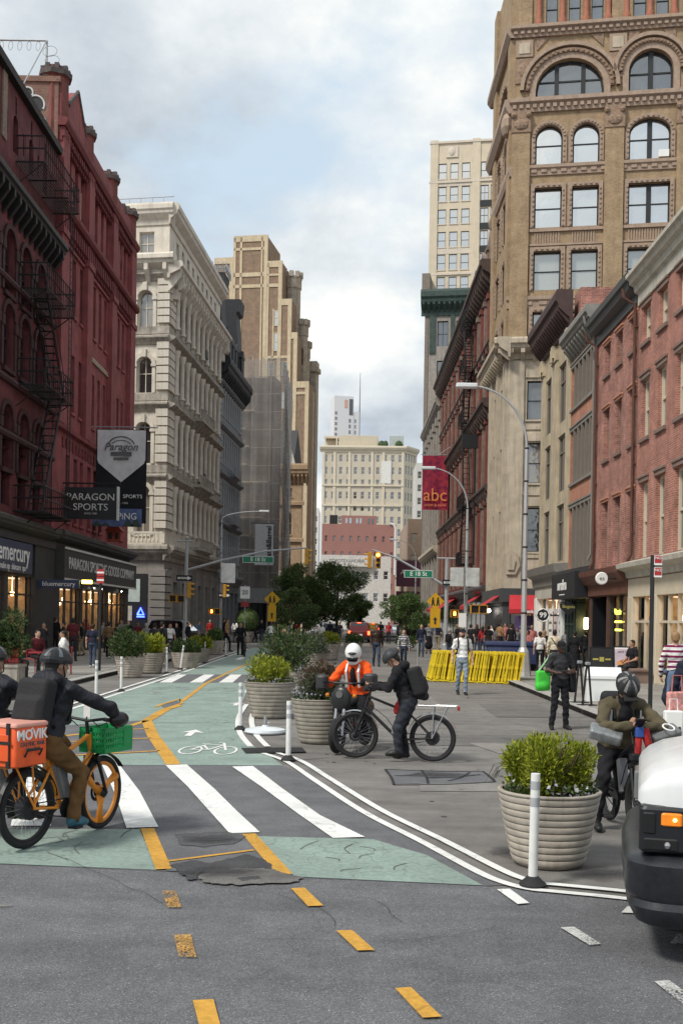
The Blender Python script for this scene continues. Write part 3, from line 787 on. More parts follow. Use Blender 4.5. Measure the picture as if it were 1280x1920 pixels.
def fire_escape(face, u0, u1, levels, out, m, stair_dir=1, top_ladder=True):
 """platforms with slatted floors and railings joined by steep stairs"""
 for li, z in enumerate(levels):
  k = MB()
  n = int(out / 0.1)
  for i in range(n + 1):
   o = i * out / n; k.box(u0, u1, -o - .02, -o + .02, z - .03, z)
  for u in np.linspace(u0, u1, 4): k.box(u - .025, u + .025, -out, 0, z - .08, z - .03)
  for u in (u0 + .15, u1 - .15): k.tube([(u, 0, z - .9), (u, -out * .9, z - .06)], .025, 4)
  face.mb('fire_escape_platform', k, m)
  r = MB()
  for h in (.5, 1.0):
   r.tube([(u0, 0, z + h), (u0, -out, z + h), (u1, -out, z + h), (u1, 0, z + h)], .034, 4)
  for u in np.arange(u0,u1+.01,.3): r.box(u-.014,u+.014,-out-.014,-out+.014,z,z+1.0)
  for o in np.arange(0.1, out, .28):
   for u in (u0, u1): r.box(u - .009, u + .009, -o - .009, -o + .009, z, z + 1.0)
  face.mb('fire_escape_railing', r, m)
  if li + 1 < len(levels):
   z2 = levels[li + 1]; s = MB()
   ua, ub = (u0 + .5, u1 - .9) if (li % 2 == 0) == (stair_dir > 0) else (u1 - .5, u0 + .9)
   for o in (out * .35, out * .8): s.tube([(ua, -o, z), (ub, -o, z2)], .05, 4)
   for i in range(1, 15):
    t=i/15; s.box(ua+(ub-ua)*t-.1,ua+(ub-ua)*t+.1,-out*.8,-out*.35,z+(z2-z)*t-.012,z+(z2-z)*t+.012)
   for o in (out * .35, out * .8): s.tube([(ua, -o, z + .9), (ub, -o, z2 + .9)], .015, 4)
   face.mb('fire_escape_stair', s, m)
   ld = MB()
   for d in (-.22,.22): ld.tube([(u1-.3+d,-out*.92,z),(u1-.3+d,-out*.92,z2)],.018,4)
   for i in range(1,int((z2-z)/.3)): ld.box(u1-.52,u1-.08,-out*.92-.012,-out*.92+.012,z+i*.3-.012,z+i*.3+.012)
   face.mb('fire_escape_ladder', ld, m)
# ================================================================== LEFT SIDE
rng = random.Random(3)
XL = -13.6
R_PAINT=mat('dark_red_painted_wall',(0.125,0.028,0.031),0.8,var=0.42,scale=1.8,bump=0.3,bscale=14,streak=0.5)
R_TRIM = mat('dark_red_trim', (0.05, 0.017, 0.018), 0.75, var=0.35, scale=3, streak=0.3)
R2_PAINT=mat('red_painted_facade',(0.255,0.066,0.068),0.78,var=0.26,scale=1.4,bump=0.25,bscale=14,streak=0.42)
R2_DARK = mat('red_facade_corbels', (0.15, 0.03, 0.032), 0.75, var=0.2, scale=3)
R2_TOWER = mat('red_turret_weathered', (0.20, 0.065, 0.055), 0.8, var=0.3, scale=2.5, streak=0.35)
STONE_DK = mat('dark_capstone', (0.10, 0.085, 0.08), 0.9, var=0.3, scale=5)
SHOP_DK = mat('charcoal_shopfront', (0.035, 0.036, 0.039), 0.6, var=0.2, scale=2)
SHOP_DK2 = mat('charcoal_cornice', (0.06, 0.057, 0.054), 0.65, var=0.2, scale=2, streak=0.2)
CREAM_L = mat('cream_line', (0.42, 0.36, 0.27), 0.8)
SIGN_TXT = mat('sign_silver', (0.55, 0.54, 0.52), 0.5)
SIGN_WHT = mat('sign_white', (0.78, 0.78, 0.76), 0.5, var=0.05)
SIGN_BLK = mat('sign_black', (0.018, 0.019, 0.022), 0.55)
BR_TAN = brick('old_tan_brick', (0.30, 0.22, 0.16), (0.23, 0.17, 0.13), (0.25, 0.23, 0.2))
BR_OLD = brick('old_red_brick', (0.26, 0.12, 0.09), (0.2, 0.10, 0.075), (0.24, 0.21, 0.18))
# ---- nearest walk-up with the fire escape (Broadway 863)
b=building('walkup_building','dark red walk-up with black fire escapes and heavy iron cornice, nearest on the left',XL,36.0,rad(90))
f = Face(b)
cols = [2.0, 4.1, 6.2, 8.3, 10.4]
ops = []
for top in (17.2, 14.25, 10.3): ops += grid_ops(cols, [(top - 2.55, top)], 1.25, 0.55)
attic = grid_ops([2.4, 4.5, 6.75, 8.85, 10.9], [(20.45, 21.95)], 0.62, 0.31)
slots=[(c-.1,c+.1,20.8,21.7) for c in (5.65,7.8,9.85,11.8)]+[(c-.1,c+.1,22.0,22.7) for c in (6.75,8.85,10.9)]
f.mb('wall',wall_mesh(0,12.7,5.7,23.0,ops+attic+slots+grid_ops(cols,[(6.3,8.6)],1.05)),R_PAINT)
windows(f, ops, R_TRIM, G_DARK, 0.07, (), (0.5,), 0.2)
windows(f, grid_ops(cols, [(6.3, 8.6)], 1.05), R_TRIM, G_DARK, 0.07, (), (0.5,), 0.2)
windows(f, attic, IRON, G_OLD, 0.05, (), (0.5,), 0.18)
for s in slots: f.mb('recess_panel', MB().box(s[0], s[1], .12, .2, s[2], s[3]), R_TRIM)
for o in ops:
 m = (o[0] + o[1]) / 2; k = MB(); a = arc(1.25, 2.55, .55, 10); a2 = arc(1.65, 2.75, .75, 10)
 for i in range(10):
  k.add([(m+a[i][0],-.1,o[2]+a[i][1]),(m+a[i+1][0],-.1,o[2]+a[i+1][1]),(m+a2[i+1][0],-.1,o[2]+a2[i+1][1]),(m+a2[i][0],-.1,o[2]+a2[i][1])],[(0,1,2,3)])
  k.add([(m+a2[i][0],-.1,o[2]+a2[i][1]),(m+a2[i+1][0],-.1,o[2]+a2[i+1][1]),(m+a2[i+1][0],.0,o[2]+a2[i+1][1]),(m+a2[i][0],0,o[2]+a2[i][1])],[(0,1,2,3)])
  k.add([(m+a[i][0],-.1,o[2]+a[i][1]),(m+a[i+1][0],-.1,o[2]+a[i+1][1]),(m+a[i+1][0],.0,o[2]+a[i+1][1]),(m+a[i][0],0,o[2]+a[i][1])],[(0,1,2,3)])
 k.box(m - .72, m + .72, -.14, 0.0, o[2] - .18, o[2] - .01)
 for s in (-1,1): k.box(m+s*.82-.17,m+s*.82+.17,-.12,0,o[2]+1.55,o[2]+1.95).box(m+s*.82-.12,m+s*.82+.12,-.08,0,o[2],o[2]+1.55)
 f.mb('window_hood', k, R_TRIM)
for z in (15.0,11.1,8.95): band(f,'string_course',R_TRIM,0,12.7,[(0,z),(.14,z+.03),(.18,z+.15),(.1,z+.3),(0,z+.32)])
band(f,'main_cornice',IRON,0,12.7,cornice_prof(18.0,18.85,.62),brackets=(.7,.2,.5,17.5,18.5))
band(f,'attic_coping',IRON,-.0,12.72,[(0,22.95),(.25,23.0),(.3,23.25),(0,23.35),(-.4,23.35),(-.4,22.95)])
mass(b, 'rear_wall', BR_TAN, 0.02, 12.68, .35, 16, 0, 22.9)
mass(b, 'parapet', BR_TAN, 5.0, 5.5, -.06, 6, 20.4, 23.45)
fire_escape(f, 7.2, 11.5, [6.2, 11.35, 15.25], 1.25, IRON, 1)
fire_escape(f, 6.8, 12.3, [20.2], 1.15, IRON, 1)
ld = MB()
for d in (-.22, .22): ld.tube([(11.6 + d, -1.05, 15.3), (11.6 + d, -1.05, 21.2)], .018, 4)
for i in range(19): ld.box(11.38, 11.82, -1.062, -1.038, 15.6 + i * .3 - .012, 15.6 + i * .3 + .012)
f.mb('fire_escape_ladder', ld, IRON)
# roof fence with a coil of razor wire
STEEL = mat('galvanised_steel', (0.36, 0.37, 0.38), 0.45, 0.6, var=0.15, scale=8)
k = MB()
for a, z in ((0.6, 28.3), (4.6, 28.3)): k.tube([(12.9, a, 25.0), (12.9, a, z)], .05, 6)
k.tube([(12.9, .6, 28.3), (12.9, 4.6, 28.3)], .04, 6)
k.tube([(12.9, .62, 28.3), (9.2, .62, 24.2)], .03, 6)
k.box(12.85, 12.95, .3, .9, 26.1, 26.6)
for i in range(7):
 c = (12.9, .45 + .12 * math.sin(i * 2.1), 25.3 + i * .42)
 k.tube([(c[0]+.1*math.sin(t),c[1]+.33*math.cos(t),c[2]+.3*math.sin(t)) for t in np.linspace(0,6.28,12)[:-1]],.014,4,closed=True)
for i in range(9):
 c = (12.9, 1.0 + i * .42, 28.05)
 k.tube([(c[0]+.05*math.sin(t),c[1]+.1*math.cos(t),c[2]+.24*math.sin(t)) for t in np.linspace(0,6.28,10)[:-1]],.011,4,closed=True)
f.mb('roof_fence', k, STEEL)
# shop: dark front, blue sign
band(f, 'shop_cornice', SHOP_DK2, 0, 12.75, cornice_prof(5.15, 5.85, .55))
f.mb('shop_fascia', MB().box(0, 12.7, -.3, .1, 4.95, 5.2).box(0, 9.7, -.1, .1, 3.55, 4.95), SHOP_DK)
f.mb('shop_pier',MB().box(9.7,12.7,-.22,.2,0.1,5.0).box(5.9,6.3,-.15,.2,.1,3.6).box(3.2,3.6,-.15,.2,.1,3.6),SHOP_DK)
SIGN_BLUE = mat('sign_navy', (0.035, 0.05, 0.10), 0.5)
s = f.mb('shop_sign', MB().rbox(3.0, 8.9, -.34, -.11, 3.65, 4.9, .02), SIGN_BLUE)
text('bluemercury', 1.02, SIGN_WHT, s, (5.85, -.345, 4.42), align='CENTER', bold=0.012)
text('make up  skincare  spa', .36, SIGN_WHT, s, (6.3, -.345, 3.86), align='CENTER')
shopfront(f, 6.3, 9.7, .13, 3.55, SHOP_DK, 2, rng, 3)
shopfront(f, 3.6, 5.9, .13, 3.55, SHOP_DK, 2, rng, 2)
s = f.mb('blade_sign', MB().rbox(10.2, 10.32, -2.0, -.2, 3.12, 3.5, .02), SIGN_BLUE)
text('bluemercury', .28, SIGN_WHT, s, (10.195, -1.1, 3.31), rot=(rad(90), 0, rad(-90)))
f.mb('shop_lamp',MB().box(10.2,10.4,-2.5,-2.1,3.35,3.5),emit('yellow_sign_lamp',(1,.75,.1),5))
# ---- the big red department store (Broadway 867)
b=building('department_store','tall red painted store with octagonal turrets and black shop sign on the left',XL,48.8,rad(90))
f = Face(b); L_ = 17.0
RA = [2.15, 3.45, 4.6, 7.6, 8.95, 10.2, 12.7, 13.8, 14.8]
RB = [3.4, 4.75, 6.35, 7.5, 8.8, 10.05, 12.25, 13.5, 14.65]
rowA,rowB,rowC=grid_ops(RA,[(21.55,23.85)],.62),grid_ops(RB,[(16.55,19.3)],.6),grid_ops(RB,[(11.85,14.65)],.6)
rowD = grid_ops([2.7, 4.2, 5.4, 7.0, 8.3, 9.6, 12.0, 13.4, 14.8], [(6.5, 9.7)], .75)
f.mb('wall', wall_mesh(0, L_, 5.6, 24.4, rowA + rowB + rowC + rowD, .34), R2_PAINT)
for r in (rowA,rowB,rowC,rowD): windows(f,r,R2_DARK,G_DARK,0.06,(),(0.5,),0.27,sill=R2_PAINT,sh=.14)
for c in (4.75,10.05): f.mb('window_board',MB().box(c-.29,c+.29,.12,.2,21.6,23.2),CREAM_L)
for u0, u1 in ((.1, 1.15), (5.0, 6.1), (10.6, 11.7), (15.7, 17.0)):
 f.mb('pilaster',MB().box(u0,u1,-.28,.02,10.9,24.4).box(u0-.08,u1+.08,-.36,0,19.55,19.85),R2_PAINT)
def corbels(z0, z1, out, p):
 k = MB(); n = int(L_ / p)
 for i in range(n): k.box(i*p+.05,i*p+p*.55,-out*.75,0,z0,z1-.25).box(i*p+.05,i*p+p*.55,-out*.45,0,z0-.2,z0)
 return f.mb('corbel_table', k, R2_DARK)
corbels(19.9, 20.75, .42, .42); corbels(23.95, 24.5, .4, .36)
band(f,'string_course',R2_DARK,-.05,L_+.05,[(0,20.6),(.4,20.62),(.5,20.75),(.5,20.95),(0,21.05)])
band(f, 'string_course', R2_PAINT, 0, L_, [(0, 19.45), (.12, 19.45), (.12, 19.6), (0, 19.65)])
band(f,'roof_cornice',R2_DARK,-.05,L_+.05,[(0,24.4),(.35,24.4),(.45,24.6),(.45,24.75),(0,24.85)])
band(f, 'string_course', R2_PAINT, 0, L_, [(0, 10.65), (.25, 10.68), (.3, 10.85), (0, 10.95)])
k = MB()
for u in np.arange(1.6, 16.5, .62): k.box(u, u + .34, -.06, 0, 9.95, 10.4)
f.mb('panel_frieze', k, R2_DARK)
f.mb('sill_line',MB().box(6.0,11.3,-.1,0,15.25,15.33).box(6.0,11.3,-.07,0,15.4,15.48),CREAM_L)
mass(b, 'parapet', R2_PAINT, .05, L_, -.12, .35, 24.85, 25.9)
k = MB().plate([(1.35, 25.9), (4.6, 25.9), (3.0, 27.35)], -.12, .3); f.mb('gable', k, R2_PAINT)
f.mb('gable_coping',MB().tube([(1.35,-.1,25.95),(3.0,-.1,27.4),(4.6,-.1,25.95)],.1,6),STONE_DK)
mass(b, 'roof_vent', mat('lead_grey', (0.25, 0.25, 0.26), 0.6), 2.4, 3.0, .8, 1.6, 25.5, 27.9)
for u,h,r in ((.55,27.2,.62),(5.55,26.75,.6),(11.2,26.8,.6),(14.2,26.2,.4),(16.4,26.75,.62)):
 k=MB().lathe([(r*.5,22.6),(r*.95,23.6),(r,24.0),(r,h-.5),(r*1.2,h-.42),(r*1.22,h-.2),(r*.9,h-.12),(r*.9,h)],8,(u,.3,0))
 for i in range(8):
  a=rad(45*i+22); k.box(u+r*.9*math.cos(a)-.1,u+r*.9*math.cos(a)+.1,0.3+r*.9*math.sin(a)-.1,0.3+r*.9*math.sin(a)+.1,h-.2,h+.05,1)
 f.mb('turret', k, [R2_TOWER, STONE_DK])
 f.mb('turret_cap',MB().lathe([(r*1.24,h-.44),(r*1.26,h-.22),(r*.92,h-.1)],8,(u,.3,0)),STONE_DK)
mass(b, 'rear_wall', BR_OLD, .03, L_ - .03, .36, 24, 0, 24.8)
ff = Face(b, 0.0, 6.0, rad(-90))     # party wall seen above the neighbour's roof
ff.mb('party_wall',MB().box(-.0,6.0,-.02,.3,23.0,26.35).box(-.0,6.1,-.1,.35,26.35,26.6),BR_OLD)
GRAF_B=mat('graffiti_black',(0.04,0.042,0.045),0.8); GRAF_W=mat('graffiti_white',(0.6,0.6,0.6),0.7)
def graffiti_loop(cu, cz, r, a0=0, a1=360):
 ff.mb('graffiti',MB().lathe([(0.01,0),(r,0)],20,(cu,-.024,cz),axis='y',cap=False),GRAF_B)
 ff.mb('graffiti',MB().tube([(cu+r*math.cos(rad(t)),-.028,cz+r*math.sin(rad(t))) for t in np.linspace(a0,a1,18)],.05,5),GRAF_W)
graffiti_loop(4.6,25.85,.24); graffiti_loop(4.95,25.3,.42,-30,250); graffiti_loop(4.25,25.35,.36,20,330); graffiti_loop(5.05,24.4,.42,-160,170)
# shop
band(f, 'shop_cornice', SHOP_DK2, -.02, L_ + .05, cornice_prof(5.15, 5.9, .65))
f.mb('shop_fascia', MB().box(0, L_, -.12, .1, 3.3, 5.2), SHOP_DK)
s=f.mb('shop_sign',MB().box(.2,L_-.1,-.6,-.12,3.62,5.1),mat('sign_charcoal',(0.045,0.044,0.043),0.6))
f.mb('sign_edge',MB().box(.2,L_-.1,-.66,-.6,5.02,5.12).box(.2,L_-.1,-.64,-.6,3.58,3.68),SIGN_TXT)
text('PARAGON SPORTING GOODS COMPANY', .78, SIGN_TXT, s, (8.5, -.605, 4.38), sx=1.03, ext=.02)
shopfront(f, 1.3, 5.3, .13, 3.3, SHOP_DK, 3, rng, 4)
shopfront(f, 5.7, 11.2, .13, 3.3, SHOP_DK, 4, rng, 6)
shopfront(f, 11.6, 15.9, .13, 3.3, SHOP_DK, 3, rng, 5)
f.mb('shop_pier',MB().box(0,1.3,-.1,.25,.1,3.4).box(5.3,5.7,-.1,.2,.1,3.4).box(11.2,11.6,-.1,.2,.1,3.4).box(15.9,17,-.1,.2,.1,3.4),SHOP_DK)
k = MB()
for i in (0, 1, 3, 4, 7): k.ball((2.2 + i * 1.7, -.3, 3.4), .035, 8)
f.mb('sign_spotlights', k, COOL_LAMP)
# hanging signs on the red store
t=thing('hanging_sign','black board with silver capitals hung from a bracket below the tall banner','sign',(XL,50.7,0),rad(90))
MB().box(-.12, .12, -2.6, -.12, 6.55, 8.05).build('board', SIGN_BLK, t)
MB().tube([(0,0,8.25),(0,-2.75,8.25)],.04,6).tube([(0,-.2,8.25),(0,-.2,8.0)],.03,4).tube([(0,-2.5,8.25),(0,-2.5,8.0)],.03,4).build('bracket',IRON,t)
MB().box(-.13, .13, -2.68, -2.6, 6.5, 8.1).build('frame_edge', SIGN_TXT, t)
text('PARAGON', .46, SIGN_TXT, t, (-.125, -1.36, 7.58), rot=(rad(90), 0, rad(-90)), sx=1.05)
text('SPORTS', .46, SIGN_TXT, t, (-.125, -1.36, 7.1), rot=(rad(90), 0, rad(-90)), sx=1.05)
text('SINCE 1908', .12, SIGN_TXT, t, (-.125, -1.36, 6.8), rot=(rad(90), 0, rad(-90)))
def cloth_sheet(w, h, amp, seed, nx=14, nz=18, sag=.0):
 r = random.Random(seed); k = MB(); ph = [r.uniform(0, 6) for _ in range(4)]
 vs = []
 for j in range(nz + 1):
  for i in range(nx + 1):
   u, v = i / nx, j / nz
   y=amp*(math.sin(u*9+ph[0]+v*2)*.5+math.sin((u+v)*7+ph[1])*.3+math.sin(v*5+ph[2])*.4)*(0.3+0.7*v)
   vs.append((u * w, y, -v * h - sag * math.sin(math.pi * u) * (1 - v)))
 fs=[(j*(nx+1)+i,(j+1)*(nx+1)+i,(j+1)*(nx+1)+i+1,j*(nx+1)+i+1) for j in range(nz) for i in range(nx)]
 return vs, fs
# tall banner: white pennant with round emblem over a black field
t=thing('store_banner','tall black banner with a white pointed emblem panel, hung over the left sidewalk','banner',(-13.35,56.2,13.0-1.2),rad(0))
BLACK_CLOTH=mat('black_cloth',(0.012,0.013,0.018),0.85,bump=.1,bscale=8); WHITE_CLOTH=mat('white_cloth',(0.62,0.62,0.62),0.8,var=.1,bump=.1,bscale=8)
W_, H_ = 2.68, 4.95
vs, fs = cloth_sheet(W_, H_, .07, 4)
k = MB(); k.add(vs, fs); k.build('black_field', BLACK_CLOTH, t, smooth=True)
k = MB(); n = 16; pts = []
for j in range(15):
 v = j / 14; lim = 1.0 if v < .62 else max(0.0, (1 - v) / .38)
 for i in range(17):
  u = .5 + (i / 16 - .5) * lim * .95
  pts.append((u * W_, -.05 + .04 * math.sin(u * 9 + v * 4), -v * 2.75 - .04))
k.add(pts,[(j*17+i,(j+1)*17+i,(j+1)*17+i+1,j*17+i+1) for j in range(14) for i in range(16)])
k.build('white_pennant', WHITE_CLOTH, t, smooth=True)
GREY_INK = mat('grey_ink', (0.12, 0.12, 0.125), 0.8)
text('Paragon', .55, GREY_INK, t, (W_ / 2 - .02, -.12, -.95), shear=.3, bold=.008, ext=.002)
k=MB().tube([(W_/2+.72*math.cos(a),-.11,-.95+.55*math.sin(a)) for a in np.linspace(.35,2.8,16)],.03,4)
k.tube([(W_/2+.55*math.cos(a),-.11,-.95+.36*math.sin(a)) for a in np.linspace(.5,2.65,16)],.02,4)
k.box(W_/2-.55,W_/2+.55,-.12,-.105,-1.42,-1.2).box(W_/2-.4,W_/2+.4,-.12,-.105,-1.62,-1.5)
k.build('emblem', GREY_INK, t)
text('SPORTS',.27,SIGN_WHT,t,(W_*.74,-.12,-3.55),sx=1.1); text('- 1908',.15,SIGN_TXT,t,(W_*.58,-.12,-3.9))
MB().tube([(-.3, 0, .12), (W_ + .55, 0, .12)], .035, 6).build('pole', STEEL, t)
t=thing('camping_banner','small blue banner reading CAMPING above the shop cornice','banner',(-13.45,56.0,7.6),0)
vs, fs = cloth_sheet(2.6, .95, .04, 9, 10, 5)
k=MB(); k.add(vs,fs); k.build('cloth',mat('camping_blue',(0.09,0.13,0.26),0.8,var=.3,scale=2),t,smooth=True)
text('CAMPiNG', .5, SIGN_WHT, t, (1.35, -.09, -.42), sx=.92)
k = MB()
for c,h in ((.25,.3),(.7,.2),(1.9,.42),(2.3,.5)): k.add([(c-.3,-.07,-.94),(c+.3,-.07,-.94),(c,-.07,-.94+h)],[(0,1,2)])
k.build('printed_trees', mat('print_dark_green', (0.05, 0.07, 0.06), 0.8), t)
t=thing('red_banner_stand','small red pointed box sign on the shop cornice under the CAMPING banner','sign',(-12.9,57.2,5.95),0)
k = MB().box(0, .75, -.3, .3, 0, .55).plate([(-.1, .55), (.85, .55), (.375, 1.1)], -.35, .35)
k.build('box', mat('sign_red', (0.32, 0.05, 0.03), 0.6), t)
for x in (.1, .45): MB().box(x, x + .2, -.31, -.3, .1, .45).build('panel', SIGN_BLK, t)
# ================================================================== LEFT, BEYOND E 18 STREET
K_ = 0.065
LANG = math.atan2(1, K_)                      # the street bends slightly after the crossing
CANG = math.atan2(-0.17, 0.985)               # direction of the cross streets
W_STONE=mat('white_painted_iron',(0.64,0.585,0.50),0.75,var=0.14,scale=1.2,bump=.1,bscale=20,streak=0.22)
W_DARK = mat('white_iron_soot_shade', (0.36, 0.325, 0.275), 0.8, var=0.35, scale=2, streak=0.45)  # soot on ledges plus the shade of their undersides, put into the colour
W_BASE = mat('grey_stone_base', (0.27, 0.25, 0.23), 0.8, var=0.15, scale=2, streak=0.2)
b=building('white_corner_building','cream white cast iron corner building with columns and projecting cornices, beyond the red store',XL,79.0,LANG)
f = Face(b); s = Face(b, 0, 0, CANG - LANG)   # street front, and the side towards E 18 street
U1 = 20.4
FL = [(7.5, 12.4), (12.4, 17.75), (17.75, 22.7), (22.7, 27.4)]
pit = 1.9; bays = [1.75 + pit * (i + .5) for i in range(9)]
front = []
for z0, z1 in FL: front += grid_ops(bays, [(z0 + .9, z1 - .9)], 1.4, .5)
attic_f = grid_ops(bays, [(28.9, 30.5)], .9)
f.mb('wall', wall_mesh(0, U1, 6.2, 31, front + attic_f, .3), W_STONE)
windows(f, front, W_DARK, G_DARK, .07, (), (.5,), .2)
windows(f, attic_f, W_STONE, G_DARK, .07, (), (.5,), .25)
side_w=[(-2.35,-1.2,8.0,11.7,.55),(-2.35,-1.2,13.3,16.4,.55),(-2.35,-1.2,18.55,21.25,.55),(-2.35,-1.2,23.4,26.2,.55)]
side_a = [(-2.35, -1.2, 28.85, 30.55), (-4.9, -3.75, 28.85, 30.55)]
side_w2 = [(a - 2.55, c - 2.55, d, e, r) for a, c, d, e, r in side_w]
s.mb('wall', wall_mesh(-8, 0, 6.2, 31, side_w + side_w2 + side_a, .4), W_STONE)
windows(s, side_w + side_w2, W_STONE, G_OLD, .07, (.5,), (.55,), .28, sill=W_STONE)
windows(s, side_a, W_STONE, G_OLD, .07, (.5,), (.5,), .2, sill=W_STONE)
def hood(face, o, m):
 c=(o[0]+o[1])/2; w=o[1]-o[0]; k=MB(); a=arc(w+.06,o[3]-o[2],o[4],10); a2=arc(w+.62,o[3]-o[2]+.3,o[4]+.28,10)
 for i in range(10):
  q=[(c+a[i][0],o[2]+a[i][1]),(c+a[i+1][0],o[2]+a[i+1][1]),(c+a2[i+1][0],o[2]+a2[i+1][1]),(c+a2[i][0],o[2]+a2[i][1])]
  k.add([(x, -.16, z) for x, z in q], [(0, 1, 2, 3)])
  k.add([(q[3][0],-.16,q[3][1]),(q[2][0],-.16,q[2][1]),(q[2][0],0,q[2][1]),(q[3][0],0,q[3][1])],[(0,1,2,3)])
  k.add([(q[0][0],-.16,q[0][1]),(q[1][0],-.16,q[1][1]),(q[1][0],0,q[1][1]),(q[0][0],0,q[0][1])],[(0,1,2,3)])
 k.box(c - .16, c + .16, -.28, 0, o[3] - .05, o[3] + .55)
 for sg in (-1,1): k.box(c+sg*(w/2+.17)-.2,c+sg*(w/2+.17)+.2,-.2,0,o[3]-o[4]-.2,o[3]-o[4]).box(c+sg*(w/2+.17)-.13,c+sg*(w/2+.17)+.13,-.12,0,o[2],o[3]-o[4]-.2)
 return face.mb('window_hood', k, m)
for o in side_w + side_w2: hood(s, o, W_STONE)
qm = MB().rbox(-.0, 1.45, -.2, 0, 0, .62, .02).mesh('quoin', W_STONE)
qm2 = MB().rbox(-.95, .0, -.2, 0, 0, .62, .02).mesh('quoin', W_STONE)
for z0, z1 in FL:
 n = 6; st = (z1 - z0 - 1.3) / n
 for i in range(n):
  z = z0 + 1.0 + i * st
  o = f.put('quoin', qm, .1, .02, z); o.scale.z = (st - .1) / .62
  o = f.put('quoin', qm, U1 - 1.5, .02, z); o.scale.z = (st - .1) / .62
  o = s.put('quoin', qm2, 0.16, .02, z); o.scale.z = (st - .1) / .62
 cm=MB().lathe([(.24,0),(.24,.15),(.19,.2),(.165,z1-z0-2.2),(.19,z1-z0-2.15),(.28,z1-z0-1.75),(.3,z1-z0-1.6)],10).mesh('column',W_STONE,'auto')
 for i in range(10): f.put('column', cm, 1.75 + pit * i, .3, z0 + .95)
 for fc, a, c, e in ((f, -.15, U1, .62), (s, -8, .15, .42)):
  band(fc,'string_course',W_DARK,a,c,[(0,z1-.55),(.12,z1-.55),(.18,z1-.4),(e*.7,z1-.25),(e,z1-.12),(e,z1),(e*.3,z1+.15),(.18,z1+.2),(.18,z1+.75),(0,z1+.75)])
band(f,'main_cornice',W_STONE,-.6,U1+.2,cornice_prof(26.9,28.15,1.15),brackets=(.95,.3,.95,26.0,27.6))
band(s,'main_cornice',W_STONE,-8,.6,cornice_prof(27.3,28.7,.95),brackets=(1.3,.3,.75,26.6,28.0))
band(f, 'roof_cornice', W_STONE, -.4, U1, cornice_prof(31.0, 32.5, .75))
band(s, 'roof_cornice', W_STONE, -8, .4, cornice_prof(31.0, 32.5, .6))
for u in (.75,U1-.75): f.mb('scroll_bracket',MB().lathe([(.05,-.3),(.42,-.3),(.42,.3),(.05,.3)],12,(u,-.65,26.7),axis='x').box(u-.3,u+.3,-.6,0,25.6,26.7),W_STONE)
for u0, z in ((7.3, 12.4), (7.3, 17.75), (7.3, 7.3)):
 k=MB().box(u0,u0+5.7,-1.2,0,z+.05,z+.3).extrude([(0,z-.7),(-.2,z-.7),(-1.05,z+.05),(0,z+.05)],u0+.3,u0+5.4)
 k.box(u0, u0 + 5.7, -1.2, -1.08, z + .95, z + 1.05)
 for i in range(15): k.box(u0 + .1 + i * .38, u0 + .24 + i * .38, -1.19, -1.07, z + .3, z + .95)
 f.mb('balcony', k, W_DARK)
k = MB().box(-4, 0.1, -.65, -.55, 8.05, 8.2).box(-4, 0.1, -.68, 0, 7.2, 7.35)
for i in range(13): k.lathe([(.05,7.35),(.09,7.5),(.05,7.8),(.06,8.05)],6,(-3.9+i*.3,-.6,0))
s.mb('balustrade', k, W_STONE)
for z0,z1 in ((13.4,14.2),(18.8,19.6),(24.0,24.7)): f.mb('air_conditioner',MB().rbox(11.8,12.5,-.55,.2,z0,z1,.03).box(11.85,12.45,-.56,-.54,z0+.1,z1-.1),mat('ac_grey',(0.12,0.12,0.12),.6))
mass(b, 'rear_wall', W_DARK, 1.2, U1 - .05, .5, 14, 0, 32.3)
k = MB()
for x in np.arange(-8, .1, .9): k.tube([(x, .8, 32.4), (x, .8, 33.4)], .025, 5)
k.tube([(-8, .8, 33.4), (0, .8, 33.4)], .03, 5)
for x in np.arange(-8, 0, .22): k.tube([(x, .8, 32.5), (x, .8, 33.4)], .008, 3)
s.mb('roof_railing', k, STEEL)
# ground floor
ops = [(-3.2, -1.3, .15, 5.0)]
s.mb('wall_base', wall_mesh(-8, 0, 0, 6.2, [], .4), W_BASE)
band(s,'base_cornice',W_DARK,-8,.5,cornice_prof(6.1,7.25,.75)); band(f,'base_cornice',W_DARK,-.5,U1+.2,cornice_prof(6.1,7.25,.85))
qb=MB().rbox(-1.15,.1,-.25,0,0,.5,.02).mesh('quoin',W_BASE); qf=MB().rbox(-.1,1.5,-.25,0,0,.5,.02).mesh('quoin',W_BASE)
for i in range(9): s.put('quoin',qb,.1,.02,.3+i*.58); f.put('quoin',qf,0,.02,.3+i*.58)
doors = [(2.2 + 3.1 * i, 4.6 + 3.1 * i, .15, 4.6) for i in range(6)]
f.mb('wall_base', wall_mesh(0, U1, 0, 6.2, doors, .5), W_BASE)
windows(f, doors, SHOP_DK, G_DARK, .12, (.5,), (.72,), .4, name='shop_window')
for i in range(7): f.mb('base_pilaster',MB().box(1.55+3.1*i,2.15+3.1*i,-.22,0,.1,5.6).box(1.5+3.1*i,2.2+3.1*i,-.28,0,5.2,5.6),W_BASE)
BLUE_NEON = emit('blue_neon', (0.03, 0.06, 1.0), 6.0)
s.mb('shop_window', MB().box(-3.4, -1.25, -.06, 0, .2, 5.1), SIGN_BLK)
s.mb('window_poster',MB().box(-3.4,-1.8,-.1,-.06,3.0,4.7),mat('pale_poster',(0.5,0.58,0.54),.7,var=.1))
s.mb('neon_sign',MB().tube([(-1.95,-.15,2.05),(-1.7,-.15,2.55),(-1.45,-.15,2.05),(-1.95,-.15,2.05)],.07,6).box(-2.0,-1.4,-.16,-.1,1.85,1.95),BLUE_NEON)
s.mb('window_poster', MB().box(-3.3, -2.4, -.1, -.06, 1.6, 2.7), GOODS[4])
